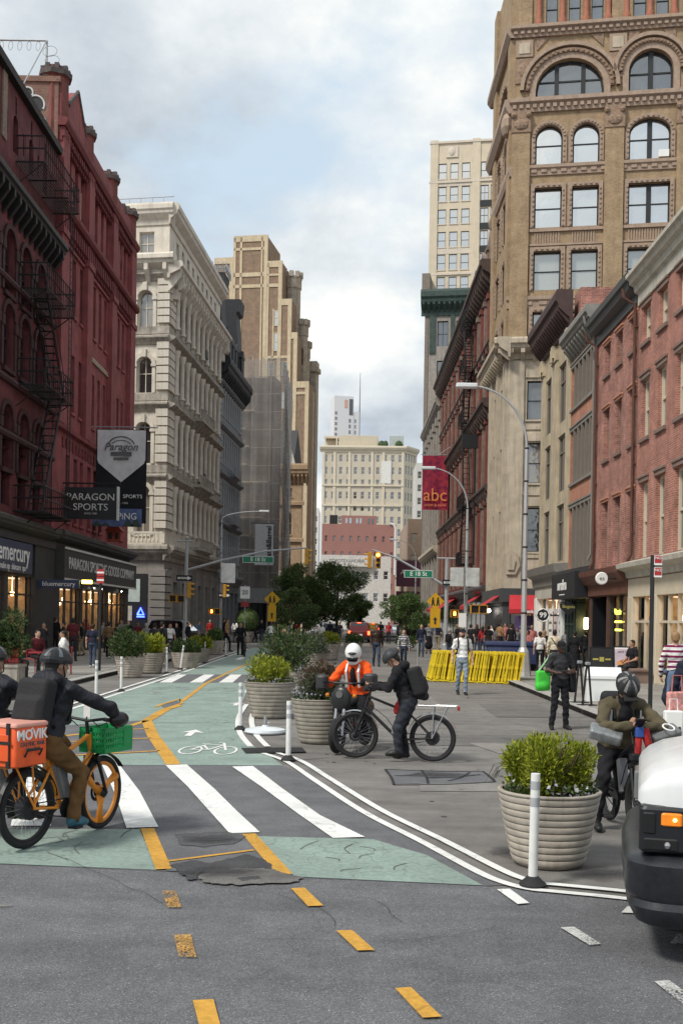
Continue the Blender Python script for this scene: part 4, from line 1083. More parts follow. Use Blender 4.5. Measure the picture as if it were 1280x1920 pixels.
# ---- grey blue iron front with black mansard
GB = mat('grey_blue_iron', (0.33, 0.345, 0.355), 0.7, var=0.12, scale=1.5, streak=0.25)
GB2 = mat('grey_blue_iron_dark', (0.22, 0.235, 0.25), 0.7, var=0.15, scale=2, streak=0.3)
MANS = mat('black_mansard_slate', (0.02, 0.022, 0.027), 0.6, var=0.4, scale=5)
gx, gy = XL + math.cos(LANG) * (U1 + .1), 79 + math.sin(LANG) * (U1 + .1)
b=building('mansard_building','blue grey cast iron building with black mansard roof and crested towers',gx,gy,LANG)
f = Face(b); U2 = 12.6
FLg = [(6.5, 11.0), (11.0, 15.7), (15.7, 20.2), (20.2, 24.2)]
bays = [1.4 + 1.22 * (i + .5) for i in range(8)]
ops = []
for z0, z1 in FLg: ops += grid_ops(bays, [(z0 + .8, z1 - .9)], .74, .36)
f.mb('wall', wall_mesh(0, U2, 5.6, 24.3, ops, .4), GB)
windows(f, ops, GB2, G_DARK, .05, (), (.5,), .3)
for z0, z1 in FLg:
 cm=MB().lathe([(.16,0),(.12,.12),(.105,z1-z0-1.8),(.2,z1-z0-1.4)],8).mesh('column',GB,'auto')
 for i in range(9): f.put('column', cm, 1.4 + 1.22 * i, .1, z0 + .75)
 band(f,'string_course',GB2,-.05,U2+.1,[(0,z1-.4),(.15,z1-.4),(.4,z1-.2),(.4,z1),(.15,z1+.1),(.15,z1+.55),(0,z1+.55)])
 for u in (.35, U2 - 1.05):
  for i in range(6): f.mb('quoin',MB().rbox(u,u+.75,-.14,.0,z0+.75+i*.55,z0+1.2+i*.55,.02),GB)
for z in (11.0,15.7): f.mb('balcony',MB().box(4.5,8.0,-.9,0,z,z+.25).extrude([(0,z-.5),(-.15,z-.5),(-.75,z),(0,z)],4.7,7.8).box(4.5,8,-.9,-.8,z+.25,z+.9),GB2)
band(f,'main_cornice',MANS,-.3,U2+.6,cornice_prof(24.0,26.2,1.1),brackets=(.8,.25,.9,23.6,25.3))
f.mb('mansard_roof', MB().extrude([(-.1, 26.1), (.9, 30.5), (5, 30.7), (5, 26.1)], 0, U2), MANS)
def roof_tower(u, h0, h1, cap):
 k=MB().extrude([(-.35,h0),(.15,h1-1.6),(-.15,h1-1.4),(-.3,h1-.2),(2.4,h1-.2),(2.3,h1-1.4),(2.1,h1-1.6),(2.4,h0)],u,u+2.6)
 f.mb('roof_tower', k, MANS)
 if cap:
  c = MB()
  for a,bb in (((u-.1,-.4),(u-.1,2.5)),((u-.1,-.4),(u+2.7,-.4)),((u+2.7,-.4),(u+2.7,2.5))):
   for i in range(6):
    t0, t1 = i / 6, (i + 1) / 6
    p = [(a[0] + (bb[0] - a[0]) * t, a[1] + (bb[1] - a[1]) * t) for t in (t0, (t0 + t1) / 2, t1)]
    c.tube([(*p[0],h1-.2),(*p[1],h1+.55),(*p[2],h1-.2)],.04,4); c.tube([(*p[0],h1+.4),(*p[1],h1-.2),(*p[2],h1+.4)],.04,4)
    c.tube([(*p[1], h1 - .2), (*p[1], h1 + .8)], .03, 4)
   c.tube([(*a, h1 + .15), (*bb, h1 + .15)], .04, 4)
  f.mb('roof_cresting', c, mat('pale_cresting', (0.33, 0.34, 0.36), .5))
 f.mb('dormer_window',MB().box(u+.6,u+2.0,-.45,.5,h0+.8,h0+2.6).plate([(u+.4,h0+2.6),(u+2.2,h0+2.6),(u+1.3,h0+3.4)],-.5,.5),MANS)
roof_tower(.15, 26, 34.4, True); roof_tower(9.2, 26, 34.6, False)
for u in (3.6,5.3,7.0): f.mb('dormer_window',MB().box(u,u+1.1,-.3,1.2,26.6,28.6).plate([(u-.15,28.6),(u+1.25,28.6),(u+.55,29.4)],-.35,1.3),MANS)
mass(b, 'rear_wall', GB2, 0.05, U2, .42, 12, 0, 26.0)
ops = [(.8 + 2.4 * i, 2.6 + 2.4 * i, .15, 4.4) for i in range(5)]
f.mb('wall_base', wall_mesh(0, U2, 0, 5.6, ops, .4), GB2)
windows(f, ops, SHOP_DK, G_DARK, .1, (.5,), (.75,), .35, name='shop_window')
band(f, 'base_cornice', GB2, -.2, U2 + .3, cornice_prof(5.1, 6.1, .6))
# ---- building wrapped in scaffold netting
NETB = brick('netted_brick', (0.19, 0.12, 0.095), (0.15, 0.10, 0.085), (0.16, 0.14, 0.12))
b=building('netted_building','brown building wrapped in grey scaffold netting',-7.35,118.6,CANG)
f = Face(b); w = Face(b, 0, 0, rad(90) - CANG - rad(0))
mass(b, 'wall', NETB, -8.5, -1.3, .9, 4, 0, 29.0)
if 'net' not in MATS:
 m, N, L, bb, o = _new('scaffold_netting')
 vec = _coord(N, L); vv = _coord(N, L, 'Object', (1.6, 1.6, .08))
 c = _ramp(N, L, _noise(N, L, vv, 1.0, 5, .6), [(.3, (.22, .205, .195)), (.7, (.31, .295, .285))])
 L.new(c, bb.inputs['Base Color']); bb.inputs['Roughness'].default_value = .9
 tr = N.new('ShaderNodeBsdfTransparent'); mx = N.new('ShaderNodeMixShader')
 a = _ramp(N, L, _noise(N, L, vec, .45, 5, .6), [(.35, (.42,) * 3), (.65, (.6,) * 3)])
 L.new(a,mx.inputs[0]); L.new(tr.outputs[0],mx.inputs[1]); L.new(bb.outputs[0],mx.inputs[2]); L.new(mx.outputs[0],o.inputs[0])
 MATS['net'] = m
def net_sheet(u0, u1, z0, z1, seed, amp=.12):
 k = MB(); r = random.Random(seed); nx, nz = int((u1 - u0) / .35), int((z1 - z0) / 1.0); vs = []
 for j in range(nz + 1):
  for i in range(nx + 1):
   z = z0 + (z1 - z0) * j / nz
   if j == nz: z -= abs(math.sin(i * 1.3)) * .5
   vs.append((u0+(u1-u0)*i/nx,amp*math.sin(i*1.9+.4*math.sin(j))+amp*.5*math.sin(j*1.1+i*.3),z))
 k.add(vs,[(j*(nx+1)+i,j*(nx+1)+i+1,(j+1)*(nx+1)+i+1,(j+1)*(nx+1)+i) for j in range(nz) for i in range(nx)])
 return k
f.mb('netting', net_sheet(-8.6, 0, 5.2, 31.2, 1), MATS['net'], smooth=True)
w.mb('netting', net_sheet(0.02, 14, 5.2, 30.6, 2, .16), MATS['net'], smooth=True)
POLE=mat('scaffold_pole',(0.42,0.39,0.34),.6,var=.2); PLANK=mat('scaffold_plank',(0.6,0.5,0.36),.85)
k = MB()
for u in (-8.2,-6.0,-3.8,-1.7): k.tube([(u,.35,0),(u,.35,31.4 if u <-1 else 30.5)],.05,5).tube([(u,.8,0),(u,.8,29.5)],.05,5)
for j in range(13): k.tube([(-8.5, .35, 5 + 2 * j), (-.3, .35, 5 + 2 * j)], .04, 5)
f.mb('scaffold_poles', k, POLE)
for j in range(12):
 a=rng.uniform(-8.4,-6.5); f.mb('scaffold_planks',MB().box(a,a+rng.uniform(2.2,5.5),.2,.85,5.1+2*j,5.25+2*j),PLANK)
k=MB().box(-9,.3,-1.4,.9,3.6,5.2); f.mb('sidewalk_shed',k,mat('shed_grey',(0.25,0.245,0.24),.7,var=.15))
k = MB()
for u in (-8.5, -6, -3.4, -.2):
 k.tube([(u, -1.2, 0), (u, -1.2, 3.6)], .06, 6)
k.tube([(-8.5,-1.2,0.3),(-6,-1.2,3.4)],.04,5).tube([(-6,-1.2,3.4),(-3.4,-1.2,.3)],.04,5)
f.mb('shed_posts', k, IRON)
f.mb('shopfront', MB().box(-8.4, -1, .85, .9, .2, 3.5), G_DARK)
f.mb('lit_window',MB().box(-7.4,-6.2,.8,.85,.6,2.6).box(-4.6,-4.1,.8,.85,.6,2.4),WARM_GLOW)
text('FURNITURE  HOME', .45, GREY_INK, f.root, (-5.6, -1.42, 4.4))
t=thing('vertical_banner','white vertical banner with black lettering, hung on the netted building','banner',(-10.15,116.2,12.2),0)
vs, fs = cloth_sheet(2.0, 4.5, .06, 12)
k = MB(); k.add(vs, fs); k.build('cloth', WHITE_CLOTH, t, smooth=True)
text('Crate&Barrel',.8,SIGN_BLK,t,(1.55,-.14,-2.3),rot=(rad(90),rad(-90),0),sx=.95,bold=.012)
MB().tube([(-.6, 0, .05), (2.1, 0, .05)], .04, 5).build('pole', IRON, t)
# ---- ornate brown corner house with corbelled cornice
BS = mat('brownstone_ornate', (0.36, 0.25, 0.155), .8, var=.2, scale=2, streak=.25)
b=building('brownstone_house','ochre brownstone with corbelled cornice beyond the netted building',-6.0,136.0,CANG)
f = Face(b)
ops=[(-2.3,-1.3,8.6,11.0),(-2.3,-1.3,12.6,15.6,.5),(-2.3,-1.3,17.4,18.6),(-4.6,-3.6,12.6,15.6,.5),(-4.6,-3.6,8.6,11.0)]
f.mb('wall',wall_mesh(-8,0,0,19.6,ops,.3),BS); windows(f,ops,BS,G_DARK,.08,(),(.5,),.22,sill=BS)
band(f, 'cornice', BS, -8, .9, cornice_prof(19.2, 21.6, 1.0), brackets=(.5, .2, .7, 18.9, 20.6))
for z in (7.0,11.7,16.4): band(f,'string_course',BS,-8,.3,[(0,z),(.3,z),(.3,z+.4),(0,z+.5)])
mass(b, 'rear_wall', BS, -8, -.6, .35, 3, 0, 20)
f.mb('gable',MB().plate([(-2.6,21.4),(-.9,21.4),(-1.7,24.3)],0,.5),mat('gable_white',(0.55,0.53,0.5),.8)); f.mb('roof',MB().extrude([(.4,21.4),(3,26.5),(6,21.4)],-4,-1.3),MANS)
f.mb('awning',MB().extrude([(-.1,6.4),(-2.2,5.4),(-2.2,4.9),(-.1,5.6)],-3.6,-.3),SIGN_BLK)
f.mb('round_lamp', MB().ball((-2.4, -.5, 7.6), .4, 10), mat('lamp_globe', (0.55, 0.5, 0.42), .4))
# ---- stepped tan brick tower
TB = brick('tower_brick', (0.30, 0.20, 0.135), (0.25, 0.17, 0.12), (0.3, 0.26, 0.2), .5, .18)
TS = mat('tower_cream_stone', (0.58, 0.47, 0.32), .8, var=.1, scale=1.5, streak=.2)
TG = mat('tower_weathered_stone', (0.36, 0.31, 0.25), .85, var=.25, scale=1.5, streak=.3)
b=building('stepped_tower','tan brick tower with cream stone bands stepping down towards the street',-6.3,160.0,CANG)
f = Face(b)
steps=[(-15,-12.0,56.4),(-12.0,-6.7,59.6),(-6.7,-4.4,55.6),(-4.4,-2.85,49.8),(-2.85,-1.9,44.7),(-1.9,0,37.3)]
for i, (a, c, h) in enumerate(steps):
 wo = []
 if i == 3: wo = [(-5.5 + .0, -5.5, 0, 0)]
 f.mb('wall', MB().box(a, c, 0, 3.2 if i != 1 else 8, 0, h), TB)
 k=MB().box(c-.55,c+.004,-.12,.3,0 if i > 1 else 20,h).box(a,c,-.1,.3,h-.7,h+.25)
 if i==1: k.box(a-.05,a+.35,-.1,0,20,h).box(a+1.0,a+1.35,-.1,0,20,h).box(c-1.0,c-.75,-.1,0,20,h).box(a-3,c,-.1,0,53.6,54.2).box(a-3,c,-.1,0,51.9,52.4).box(a,c,-.1,0,57.6,58.0)
 if i==2: k.box(a,c,-.1,0,51.9,52.4).box(a,c,-.1,0,53.6,53.9).box(a+.02,a+.3,-.1,0,20,h)
 if i == 5: k.box(a, c, -.1, 0, 35.6, 36.0)
 f.mb('stone_bands', k, TS)
 mass(b, 'roof', ROOF, a + .1, c - .1, .3, 3.1, h + .02, h + .1)
tw=[(-5.5,-4.6,46.0,48.4),(-5.5,-4.6,42.2,45.0),(-6.3,-5.4,38.4,40.6),(-4.2,-3.3,38.4,40.6),(-6.3,-5.4,33.5,36.0),(-4.2,-3.3,33.5,36)]
for o in tw:
 q,g=win_mesh(o[1]-o[0],o[3]-o[2],0,.1,(),(.5,),TS,G_FARB if o[2] > 41 or o[2] < 37 else G_FAR); w_=f.put('window',q,(o[0]+o[1])/2,.07,o[2]); ob('pane',g,w_)
f.mb('stone_bands',MB().box(-6.6,-2.85,-.09,0,41.1,41.5).box(-5.75,-5.55,-.09,0,41,48.6).box(-4.55,-4.4,-.09,0,41,48.6),TS)
wf = Face(b, -6.7, 0, rad(90) - CANG)
for u in (2.2, 5.6): wf.mb('window', MB().box(u, u + 1.1, -.03, .1, 55.2, 57.4), G_FAR)
# round corner turrets behind the steps
for (u,y,r,z0,z1) in ((-3.6,4.0,1.2,30,55.2),(-2.1,4.5,.85,30,48.0),(-1.9,6,.7,30,45)):
 k = MB().lathe([(r, z0), (r, z1 - 2.6), (r * 1.12, z1 - 2.5), (r * 1.12, z1 - .9)], 12, (u, y, 0))
 for i in range(8):
  a=rad(i*45); k.box(u+r*math.cos(a)-.3,u+r*math.cos(a)+.3,y+r*math.sin(a)-.3,y+r*math.sin(a)+.3,z1-.9,z1)
 f.mb('turret', k, TG)
 f.mb('turret_window',MB().plate([(u-.35,z1-7),(u+.35,z1-7)]+[(u+x,z1-7+z) for x,z in arc(.7,2.6,.35,8)],y-r-.04,y-r+.1),G_FAR)
f.mb('side_wall', MB().box(-.9, -.2, 3, 5.5, 0, 37).box(-3.4, -2.5, 2, 4, 36, 44), TG)
f.mb('far_wing',MB().box(-2.1,-.35,7,9,0,40.6).box(-2.4,-.0,6.7,9,40.6,41.3).box(-2.1,-.3,7,9,41.3,42.3),TG)
f.mb('far_wing_window', MB().box(-1.9, -1.3, 6.9, 7.0, 37.6, 39.6), G_FAR)
# ================================================================== RIGHT SIDE
XR = 10.0
BRK=brick('red_brick',(0.43,0.17,0.12),(0.30,0.11,0.085),(0.45,0.34,0.29),.21,.072,streak=.28,var=.34)
BRK2=brick('red_brick_rough',(0.43,0.185,0.135),(0.27,0.10,0.08),(0.42,0.32,0.28),.21,.072,streak=.3,var=.38)
BRK3=brick('red_brick_orange',(0.47,0.2,0.125),(0.41,0.165,0.105),(0.42,0.31,0.25),.21,.072)
BROWNST = mat('brown_stone_trim', (0.20, 0.14, 0.115), .8, var=.15, scale=3)
BEIGE_P = mat('beige_window_paint', (0.55, 0.48, 0.37), .6, var=.06)
TAUPE_P = mat('taupe_window_paint', (0.20, 0.17, 0.145), .6, var=.06)
WHITE_P = mat('white_cornice_paint', (0.5, 0.47, 0.4), .55, var=.12, scale=2, streak=.3)
BLACK_P = mat('black_cornice_paint', (0.055, 0.058, 0.06), .4, var=.15, scale=2)
GREY_P = mat('grey_cornice_paint', (0.22, 0.21, 0.19), .5, var=.12, scale=2)
COPPER = mat('brown_drainpipe', (0.12, 0.055, 0.04), .5)
CREAM = mat('cream_render', (0.47, 0.395, 0.28), .8, var=.16, scale=1.5, streak=.4)
MAROON = mat('maroon_cornice', (0.062, 0.036, 0.032), .6, var=.2, scale=3)
ra = rad(-90)
def pipe(face, u, z0, z1, m, o=.1):
 k=MB().tube([(u,-o-.45,z1+.55),(u,-o-.4,z1+.25),(u,-o,z1),(u,-o,z0+.25),(u-.12,-o-.1,z0)],.055,8)
 for z in np.arange(z0 + 1, z1, 2.4): k.box(u - .08, u + .08, -o - .02, 0, z, z + .06)
 return face.mb('drainpipe', k, m, smooth='auto')
# ---- white corniced brick row house
b=building('brick_rowhouse','red brick row house with white cornice and beige sashes at the right edge',XR,37.2,ra)
f = Face(b)
cols = [.98, 2.88, 4.85, 6.8, 8.75, 10.7]
rows = [(4.25, 6.85), (8.34, 10.37), (11.62, 12.88)]
ops = grid_ops(cols, rows, .94)
f.mb('wall', wall_mesh(0, 12, 4.05, 13.6, ops, .3), BRK)
for r in rows: windows(f,grid_ops(cols,[r],.94),BEIGE_P,G_OLD,.11,(),(.5,),.14,sill=BROWNST,lintel=BROWNST)
band(f,'cornice',WHITE_P,0.02,12,[(0,13.1),(.06,13.1),(.06,13.5),(.18,13.55),(.22,13.75),(.36,13.82),(.4,13.98),(.5,14.02),(.5,14.15),(.4,14.22),(0,14.3)])
mass(b, 'rear_wall', BRK2, 0.02, 11.98, .32, 10, 0, 14.1)
band(f,'shop_cornice',WHITE_P,0.02,12,[(0,3.55),(.3,3.6),(.35,3.8),(.65,3.92),(.68,4.06),(.2,4.2),(0,4.22)])
f.mb('shop_fascia', MB().box(0, 12, -.22, .1, 2.95, 3.56), BEIGE_P)
f.mb('shop_pier',MB().rbox(0.02,.6,-.24,.3,.13,2.95,.03).rbox(3.1,3.45,-.24,.3,.13,2.95,.03).rbox(6.4,6.8,-.24,.3,.13,2.95,.03),BEIGE_P)
shopfront(f, .6, 3.1, .13, 2.95, BEIGE_P, 2, rng, 2, .7, bulk=.3, o=.12)
shopfront(f, 3.45, 6.4, .13, 2.95, BEIGE_P, 3, rng, 2, .7, bulk=.3, o=.12)
shopfront(f, 6.8, 11.6, .13, 2.95, BEIGE_P, 3, rng, 2, .7, bulk=.3, o=.12)
# ---- black corniced brick row house
b=building('brick_rowhouse','red brick row house with black cornice and brown drainpipes, three windows wide',XR,43.35,ra)
f = Face(b); U = 6.1
cols = [1.7, 3.55, 5.45]; rows = [(4.15, 6.75), (8.4, 10.38), (11.72, 12.93)]
ops = grid_ops(cols, rows, .86)
f.mb('wall', wall_mesh(0, U, 4.0, 13.7, ops, .32), BRK2)
windows(f, ops, TAUPE_P, G_OLD, .1, (), (.5,), .18, sill=BROWNST, lintel=BRK3, lh=.14)
band(f,'cornice',BLACK_P,0.02,U,[(0,13.25),(.08,13.25),(.08,13.65),(.35,13.75),(.4,13.95),(.48,14.02),(.5,14.25),(.4,14.32),(0,14.35)])
mass(b, 'rear_wall', BRK2, 0.02, U - .02, .34, 10, 0, 14.2)
pipe(f, .22, 4.2, 13.2, COPPER); pipe(f, U - .1, 4.2, 13.2, COPPER)
band(f,'shop_cornice',mat('brown_shop_cornice',(0.15,0.065,0.045),.6,var=.15),.02,U,[(0,3.05),(.22,3.1),(.25,3.5),(.4,3.55),(.6,3.85),(.65,4.05),(0,4.1)])
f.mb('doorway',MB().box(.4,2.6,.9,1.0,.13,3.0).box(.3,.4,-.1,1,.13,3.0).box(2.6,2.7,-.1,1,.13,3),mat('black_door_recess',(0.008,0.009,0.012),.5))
shopfront(f, 2.9, 5.6, .13, 3.05, SHOP_DK, 2, rng, 1, .8, glow=False)
f.mb('shop_pier',MB().box(2.7,2.9,-.12,.2,.13,3.05).box(5.6,6.08,-.15,.2,.13,3.05).box(0.02,.3,-.15,.2,.13,3.05),mat('brown_pier',(0.1,0.05,0.04),.6))
f.mb('neon_sign',MB().box(3.6,4.5,-.02,.02,2.05,2.12).box(3.65,4.4,-.02,.02,1.75,1.82),emit('yellow_neon',(.9,.85,.1),2.2))
YELT = emit('yellow_letters', (.85, .9, .12), 1.2)
text('Vitamin', .32, YELT, f.root, (4.05, -.03, 2.45))
t=thing('round_sign','round white sign with a grey monogram on a bracket over the brick shop','sign',(XR-.95,38.0,3.62),0)
MB().lathe([(.01,-.04),(.2,-.04),(.23,0),(.2,.04),(.01,.04)],24,axis='y',cap=False).build('disc',SIGN_WHT,t)
text('es',.22,GREY_INK,t,(0,-.045,0)); MB().tube([(.2,0,0),(.95,0,0)],.03,6).build('bracket',IRON,t)
# ---- brick loft with iron window bands
b=building('brick_loft','narrow orange brick building with wide iron window bands',XR,48.45,ra)
f = Face(b); U = 5.05
rows = [(4.35, 7.15), (8.25, 10.6), (11.6, 13.45)]
ops = [(.2, 4.85, a, c) for a, c in rows]
f.mb('wall', wall_mesh(0, U, 4.0, 14.4, ops, .35), BRK3)
for o in ops: windows(f,[o],TAUPE_P,G_DARK,.1,(1/6,2/6,3/6,4/6,5/6),(.62,),.12,sill=GREY_P,lintel=GREY_P)
k = MB()
for a, c in rows:
 for i in range(1, 6): k.box(.2 + i * .775 - .06, .2 + i * .775 + .06, -.06, .12, a, c)
f.mb('iron_mullions', k, TAUPE_P)
band(f,'cornice',GREY_P,.02,U+.3,cornice_prof(13.95,14.95,.6),brackets=(.5,.22,.42,13.8,14.5))
mass(b, 'rear_wall', BRK2, .02, U - .02, .4, 10, 0, 14.8)
band(f, 'shop_cornice', BLACK_P, .02, U, [(0, 4.0), (.5, 4.05), (.55, 4.3), (0, 4.4)])
DKG = mat('dark_green_shop', (0.016, 0.032, 0.027), .5, var=.2)
s = f.mb('shop_sign', MB().rbox(.1, 4.9, -.75, -.1, 3.05, 4.15, .03), SIGN_BLK)
text('serafina',.62,SIGN_WHT,s,(2.4,-.755,3.62),bold=.02); f.mb('sign_underline',MB().box(1.9,3.0,-.765,-.75,3.2,3.24),SIGN_WHT)
f.mb('shop_front',MB().box(0.02,2.3,-.1,.3,.13,3.1).box(2.3,5.0,.5,.6,.13,3.1).box(4.7,5.0,-.1,.6,.13,3.1),DKG)
k = MB()
for u in (.2, .9, 1.6, 2.15): k.box(u, u + .07, -.16, -.1, .2, 3.0)
k.box(.1, 2.25, -.15, -.1, 1.9, 2.0); f.mb('shop_panels', k, DKG)
f.mb('wall_lamp', MB().rbox(2.5, 2.65, .2, .35, 1.75, 2.25, .04), emit('lantern', (1, .72, .3), 7))
f.mb('wall_lamp', MB().rbox(3.3, 3.45, .2, .35, 1.75, 2.25, .04), emit('lantern', (1, .72, .3), 7))
pipe(f, U - .12, 4.6, 14.0, GREY_P)
t=thing('hanging_sign','black shield sign with yellow lettering beside the green shop','sign',(XR-.75,44.6,2.6),0)
MB().plate([(-.36,.22),(.36,.22),(.36,.06),(0,-.3),(-.36,.06)],-.04,.04).build('board',SIGN_BLK,t)
text('Bogota',.19,mat('dull_yellow',(.5,.46,.12),.6),t,(0,-.05,.09)); MB().tube([(-.36,0,.26),(.75,0,.26)],.025,5).build('bracket',IRON,t)
# ---- cream house with maroon cornice
b=building('cream_house','narrow cream house with tall window bays and deep maroon cornice',XR,55.7,ra)
f = Face(b); U = 7.25
rows = [(4.9, 7.6), (8.2, 10.9), (11.5, 14.3)]
ops = [(1.0, 2.7, a, c) for a, c in rows] + [(4.4, 6.2, a, c) for a, c in rows]
f.mb('wall', wall_mesh(0, U, 4.5, 16, ops, .4), CREAM)
windows(f, ops, TAUPE_P, G_DARK, .09, (.5,), (.7,), .08)
for u0,u1 in ((.1,.8),(2.85,4.2),(6.4,7.2)): f.mb('pilaster',MB().box(u0,u1,-.07,0,4.6,15.2).box(u0-.05,u1+.05,-.14,0,14.7,15.2),CREAM)
for u in (.45,3.5,6.8): f.mb('cartouche',MB().plate([(u-.3,14.9),(u+.3,14.9),(u+.22,15.5),(u-.22,15.5)],-.22,0).plate([(u-.15,14.7),(u+.15,14.7),(u+.1,15.3),(u-.1,15.3)],-.28,-.2),CREAM)
band(f,'cornice',MAROON,-.2,U+.1,cornice_prof(15.5,17.15,.8),brackets=(.42,.2,.65,15.5,16.6))
mass(b,'rear_wall',BRK2,.02,U-.02,.45,9,0,16.6); mass(b,'bulkhead',BRK2,U-1.0,U+.3,.3,3.8,15,17.2)
band(f,'shop_cornice',GREY_P,-.2,U,[(0,3.75),(.3,3.8),(.35,4.2),(.6,4.35),(.7,4.7),(0,4.75)])
f.mb('shop_fascia', MB().box(0, U, -.2, .1, 3.2, 3.8), WHITE_P)
WP = mat('white_paint_shop', (0.7, 0.7, 0.68), .5, var=.05)
f.mb('shop_pier',MB().rbox(.02,.55,-.25,.3,.13,3.25,.03).rbox(6.8,7.2,-.25,.3,.13,3.25,.03),WP)
shopfront(f, .55, 6.8, .13, 3.2, WP, 4, rng, 3, .8, bulk=.25)
for i in range(3):
 f.mb('window_poster',MB().box(3.0+i*1.25,3.9+i*1.25,-.03,-.01,.6,2.7),[SIGN_WHT,mat('pale_pink_poster',(.6,.5,.48),.7),mat('pale_blue_poster',(.5,.56,.62),.7)][i])
 for j in range(5): f.mb('poster_text',MB().box(3.1+i*1.25,3.75+i*1.25,-.035,-.031,.8+j*.38,.92+j*.38),GREY_INK)
t=thing('octagon_sign','black octagonal sign with white letters on the cream house','sign',(XR-.75,50.4,2.35),0)
MB().lathe([(.01,-.05),(.34,-.05),(.34,.05),(.01,.05)],8,axis='y',cap=False).build('board',SIGN_BLK,t)
MB().tube([(.31*math.cos(rad(a)),-.05,.31*math.sin(rad(a))) for a in range(0,360,45)],.03,4,closed=True).build('rim',SIGN_WHT,t)
text('99',.34,SIGN_WHT,t,(0,-.06,0),bold=.008); MB().tube([(.3,0,0),(.8,0,0)],.03,5).build('bracket',IRON,t)
# ---- tall tan brick office block on the corner
TAN=brick('tan_brick',(0.385,0.275,0.165),(0.32,0.22,0.13),(0.36,0.28,0.19),.25,.07,streak=.25,var=.24)
TERRA=mat('terracotta_trim',(0.36,0.265,0.2),.8,var=.16,scale=4,bump=.5,bscale=9,streak=.12)
TERRA_D = mat('terracotta_dark', (0.27, 0.185, 0.13), .85, var=.3, scale=6, bump=.7, bscale=8)
TERRA_R = mat('terracotta_red', (0.32, 0.12, 0.075), .8, var=.15, scale=5)
LIME = mat('limestone', (0.47, 0.40, 0.305), .8, var=.16, scale=1.5, streak=.35)
DKFR = mat('dark_window_frame', (0.022, 0.023, 0.025), .5)
b=building('office_tower','tall tan brick tower with big round arches and terracotta trim on the right',10.3,70.0,CANG)
f=Face(b); w=Face(b,0,0,rad(-90)-CANG)  # w: street side, u negative runs away from the viewer
UT = 19.0
A1, A2, B1 = (1.5, 3.25), (3.9, 5.6), (7.45, 10.05)
C1, C2 = (12.1, 13.8), (14.5, 16.2)
rowsq = [(20.5, 22.3), (23.7, 26.25), (27.8, 30.4)]
sq=[(u0,u1,a,c) for a,c in rowsq for u0,u1 in (A1,A2,C1,C2)]; sqB=[(*B1,a,c) for a,c in rowsq]
ar = [(u0, u1, 31.95, 34.5, .86) for u0, u1 in (A1, A2, C1, C2)]; arB = [(*B1, 31.95, 34.6, .95)]
big=[(1.45,5.82,36.3,38.75,2.0),(7.35,10.15,36.25,39.0,1.4),(12.05,16.3,36.3,38.75,2.0)]
top=[(u,u+.75,41.2,43.4,.37) for u in (2.05,3.5,4.95)]+[(u,u+.8,41.2,43.4) for u in (7.6,9.0)]
low=[(1.25,2.9,6.6,9.5),(1.25,2.9,11.1,13.75),(1.25,2.9,15.25,17.8),(4.4,6,6.6,9.5),(4.4,6,11.1,13.75),(4.4,6,15.25,17.8)]
f.mb('wall', wall_mesh(0, UT, 20.2, 46, sq + sqB + ar + arB + big + top, .42), TAN)
f.mb('wall_base', wall_mesh(0, UT, 4.2, 20.2, low, .4), LIME)
for o in sq:
 windows(f, [o], DKFR, G_SKY if o[2] > 27 else G_SHADE, .085, (), (.5,), .26)
for o in sqB: windows(f, [o], DKFR, G_SKY if o[2] > 27 else G_SHADE, .09, (), (.5,), .26)
windows(f, ar, DKFR, G_SKY, .085, (), (.5,), .26); windows(f, arB, DKFR, G_SKY, .09, (), (.5,), .26)
windows(f,big[:1]+big[2:],DKFR,G_FAR,.13,(),(.46,),.34); windows(f,big[1:2],DKFR,G_FAR,.13,(),(.48,),.34)
for o in sqB+arB+big[1:2]: f.mb('mullion',MB().box((o[0]+o[1])/2-.15,(o[0]+o[1])/2+.15,.2,.34,o[2]+.02,o[3]-.04),DKFR)
for o in big[:1] + big[2:]:
 for q in (.31,.7): u=o[0]+(o[1]-o[0])*q; f.mb('mullion',MB().box(u-.14,u+.14,.22,.4,o[2]+.02,o[3]-.28),DKFR)
windows(f,top,DKFR,G_FAR,.05,(),(.45,),.3); windows(f,low,DKFR,G_OLD,.07,(),(.5,),.22,sill=LIME)
f.mb('air_conditioner', MB().rbox(9.3, 9.95, -.1, .4, 32.0, 32.45, .02), SIGN_WHT)
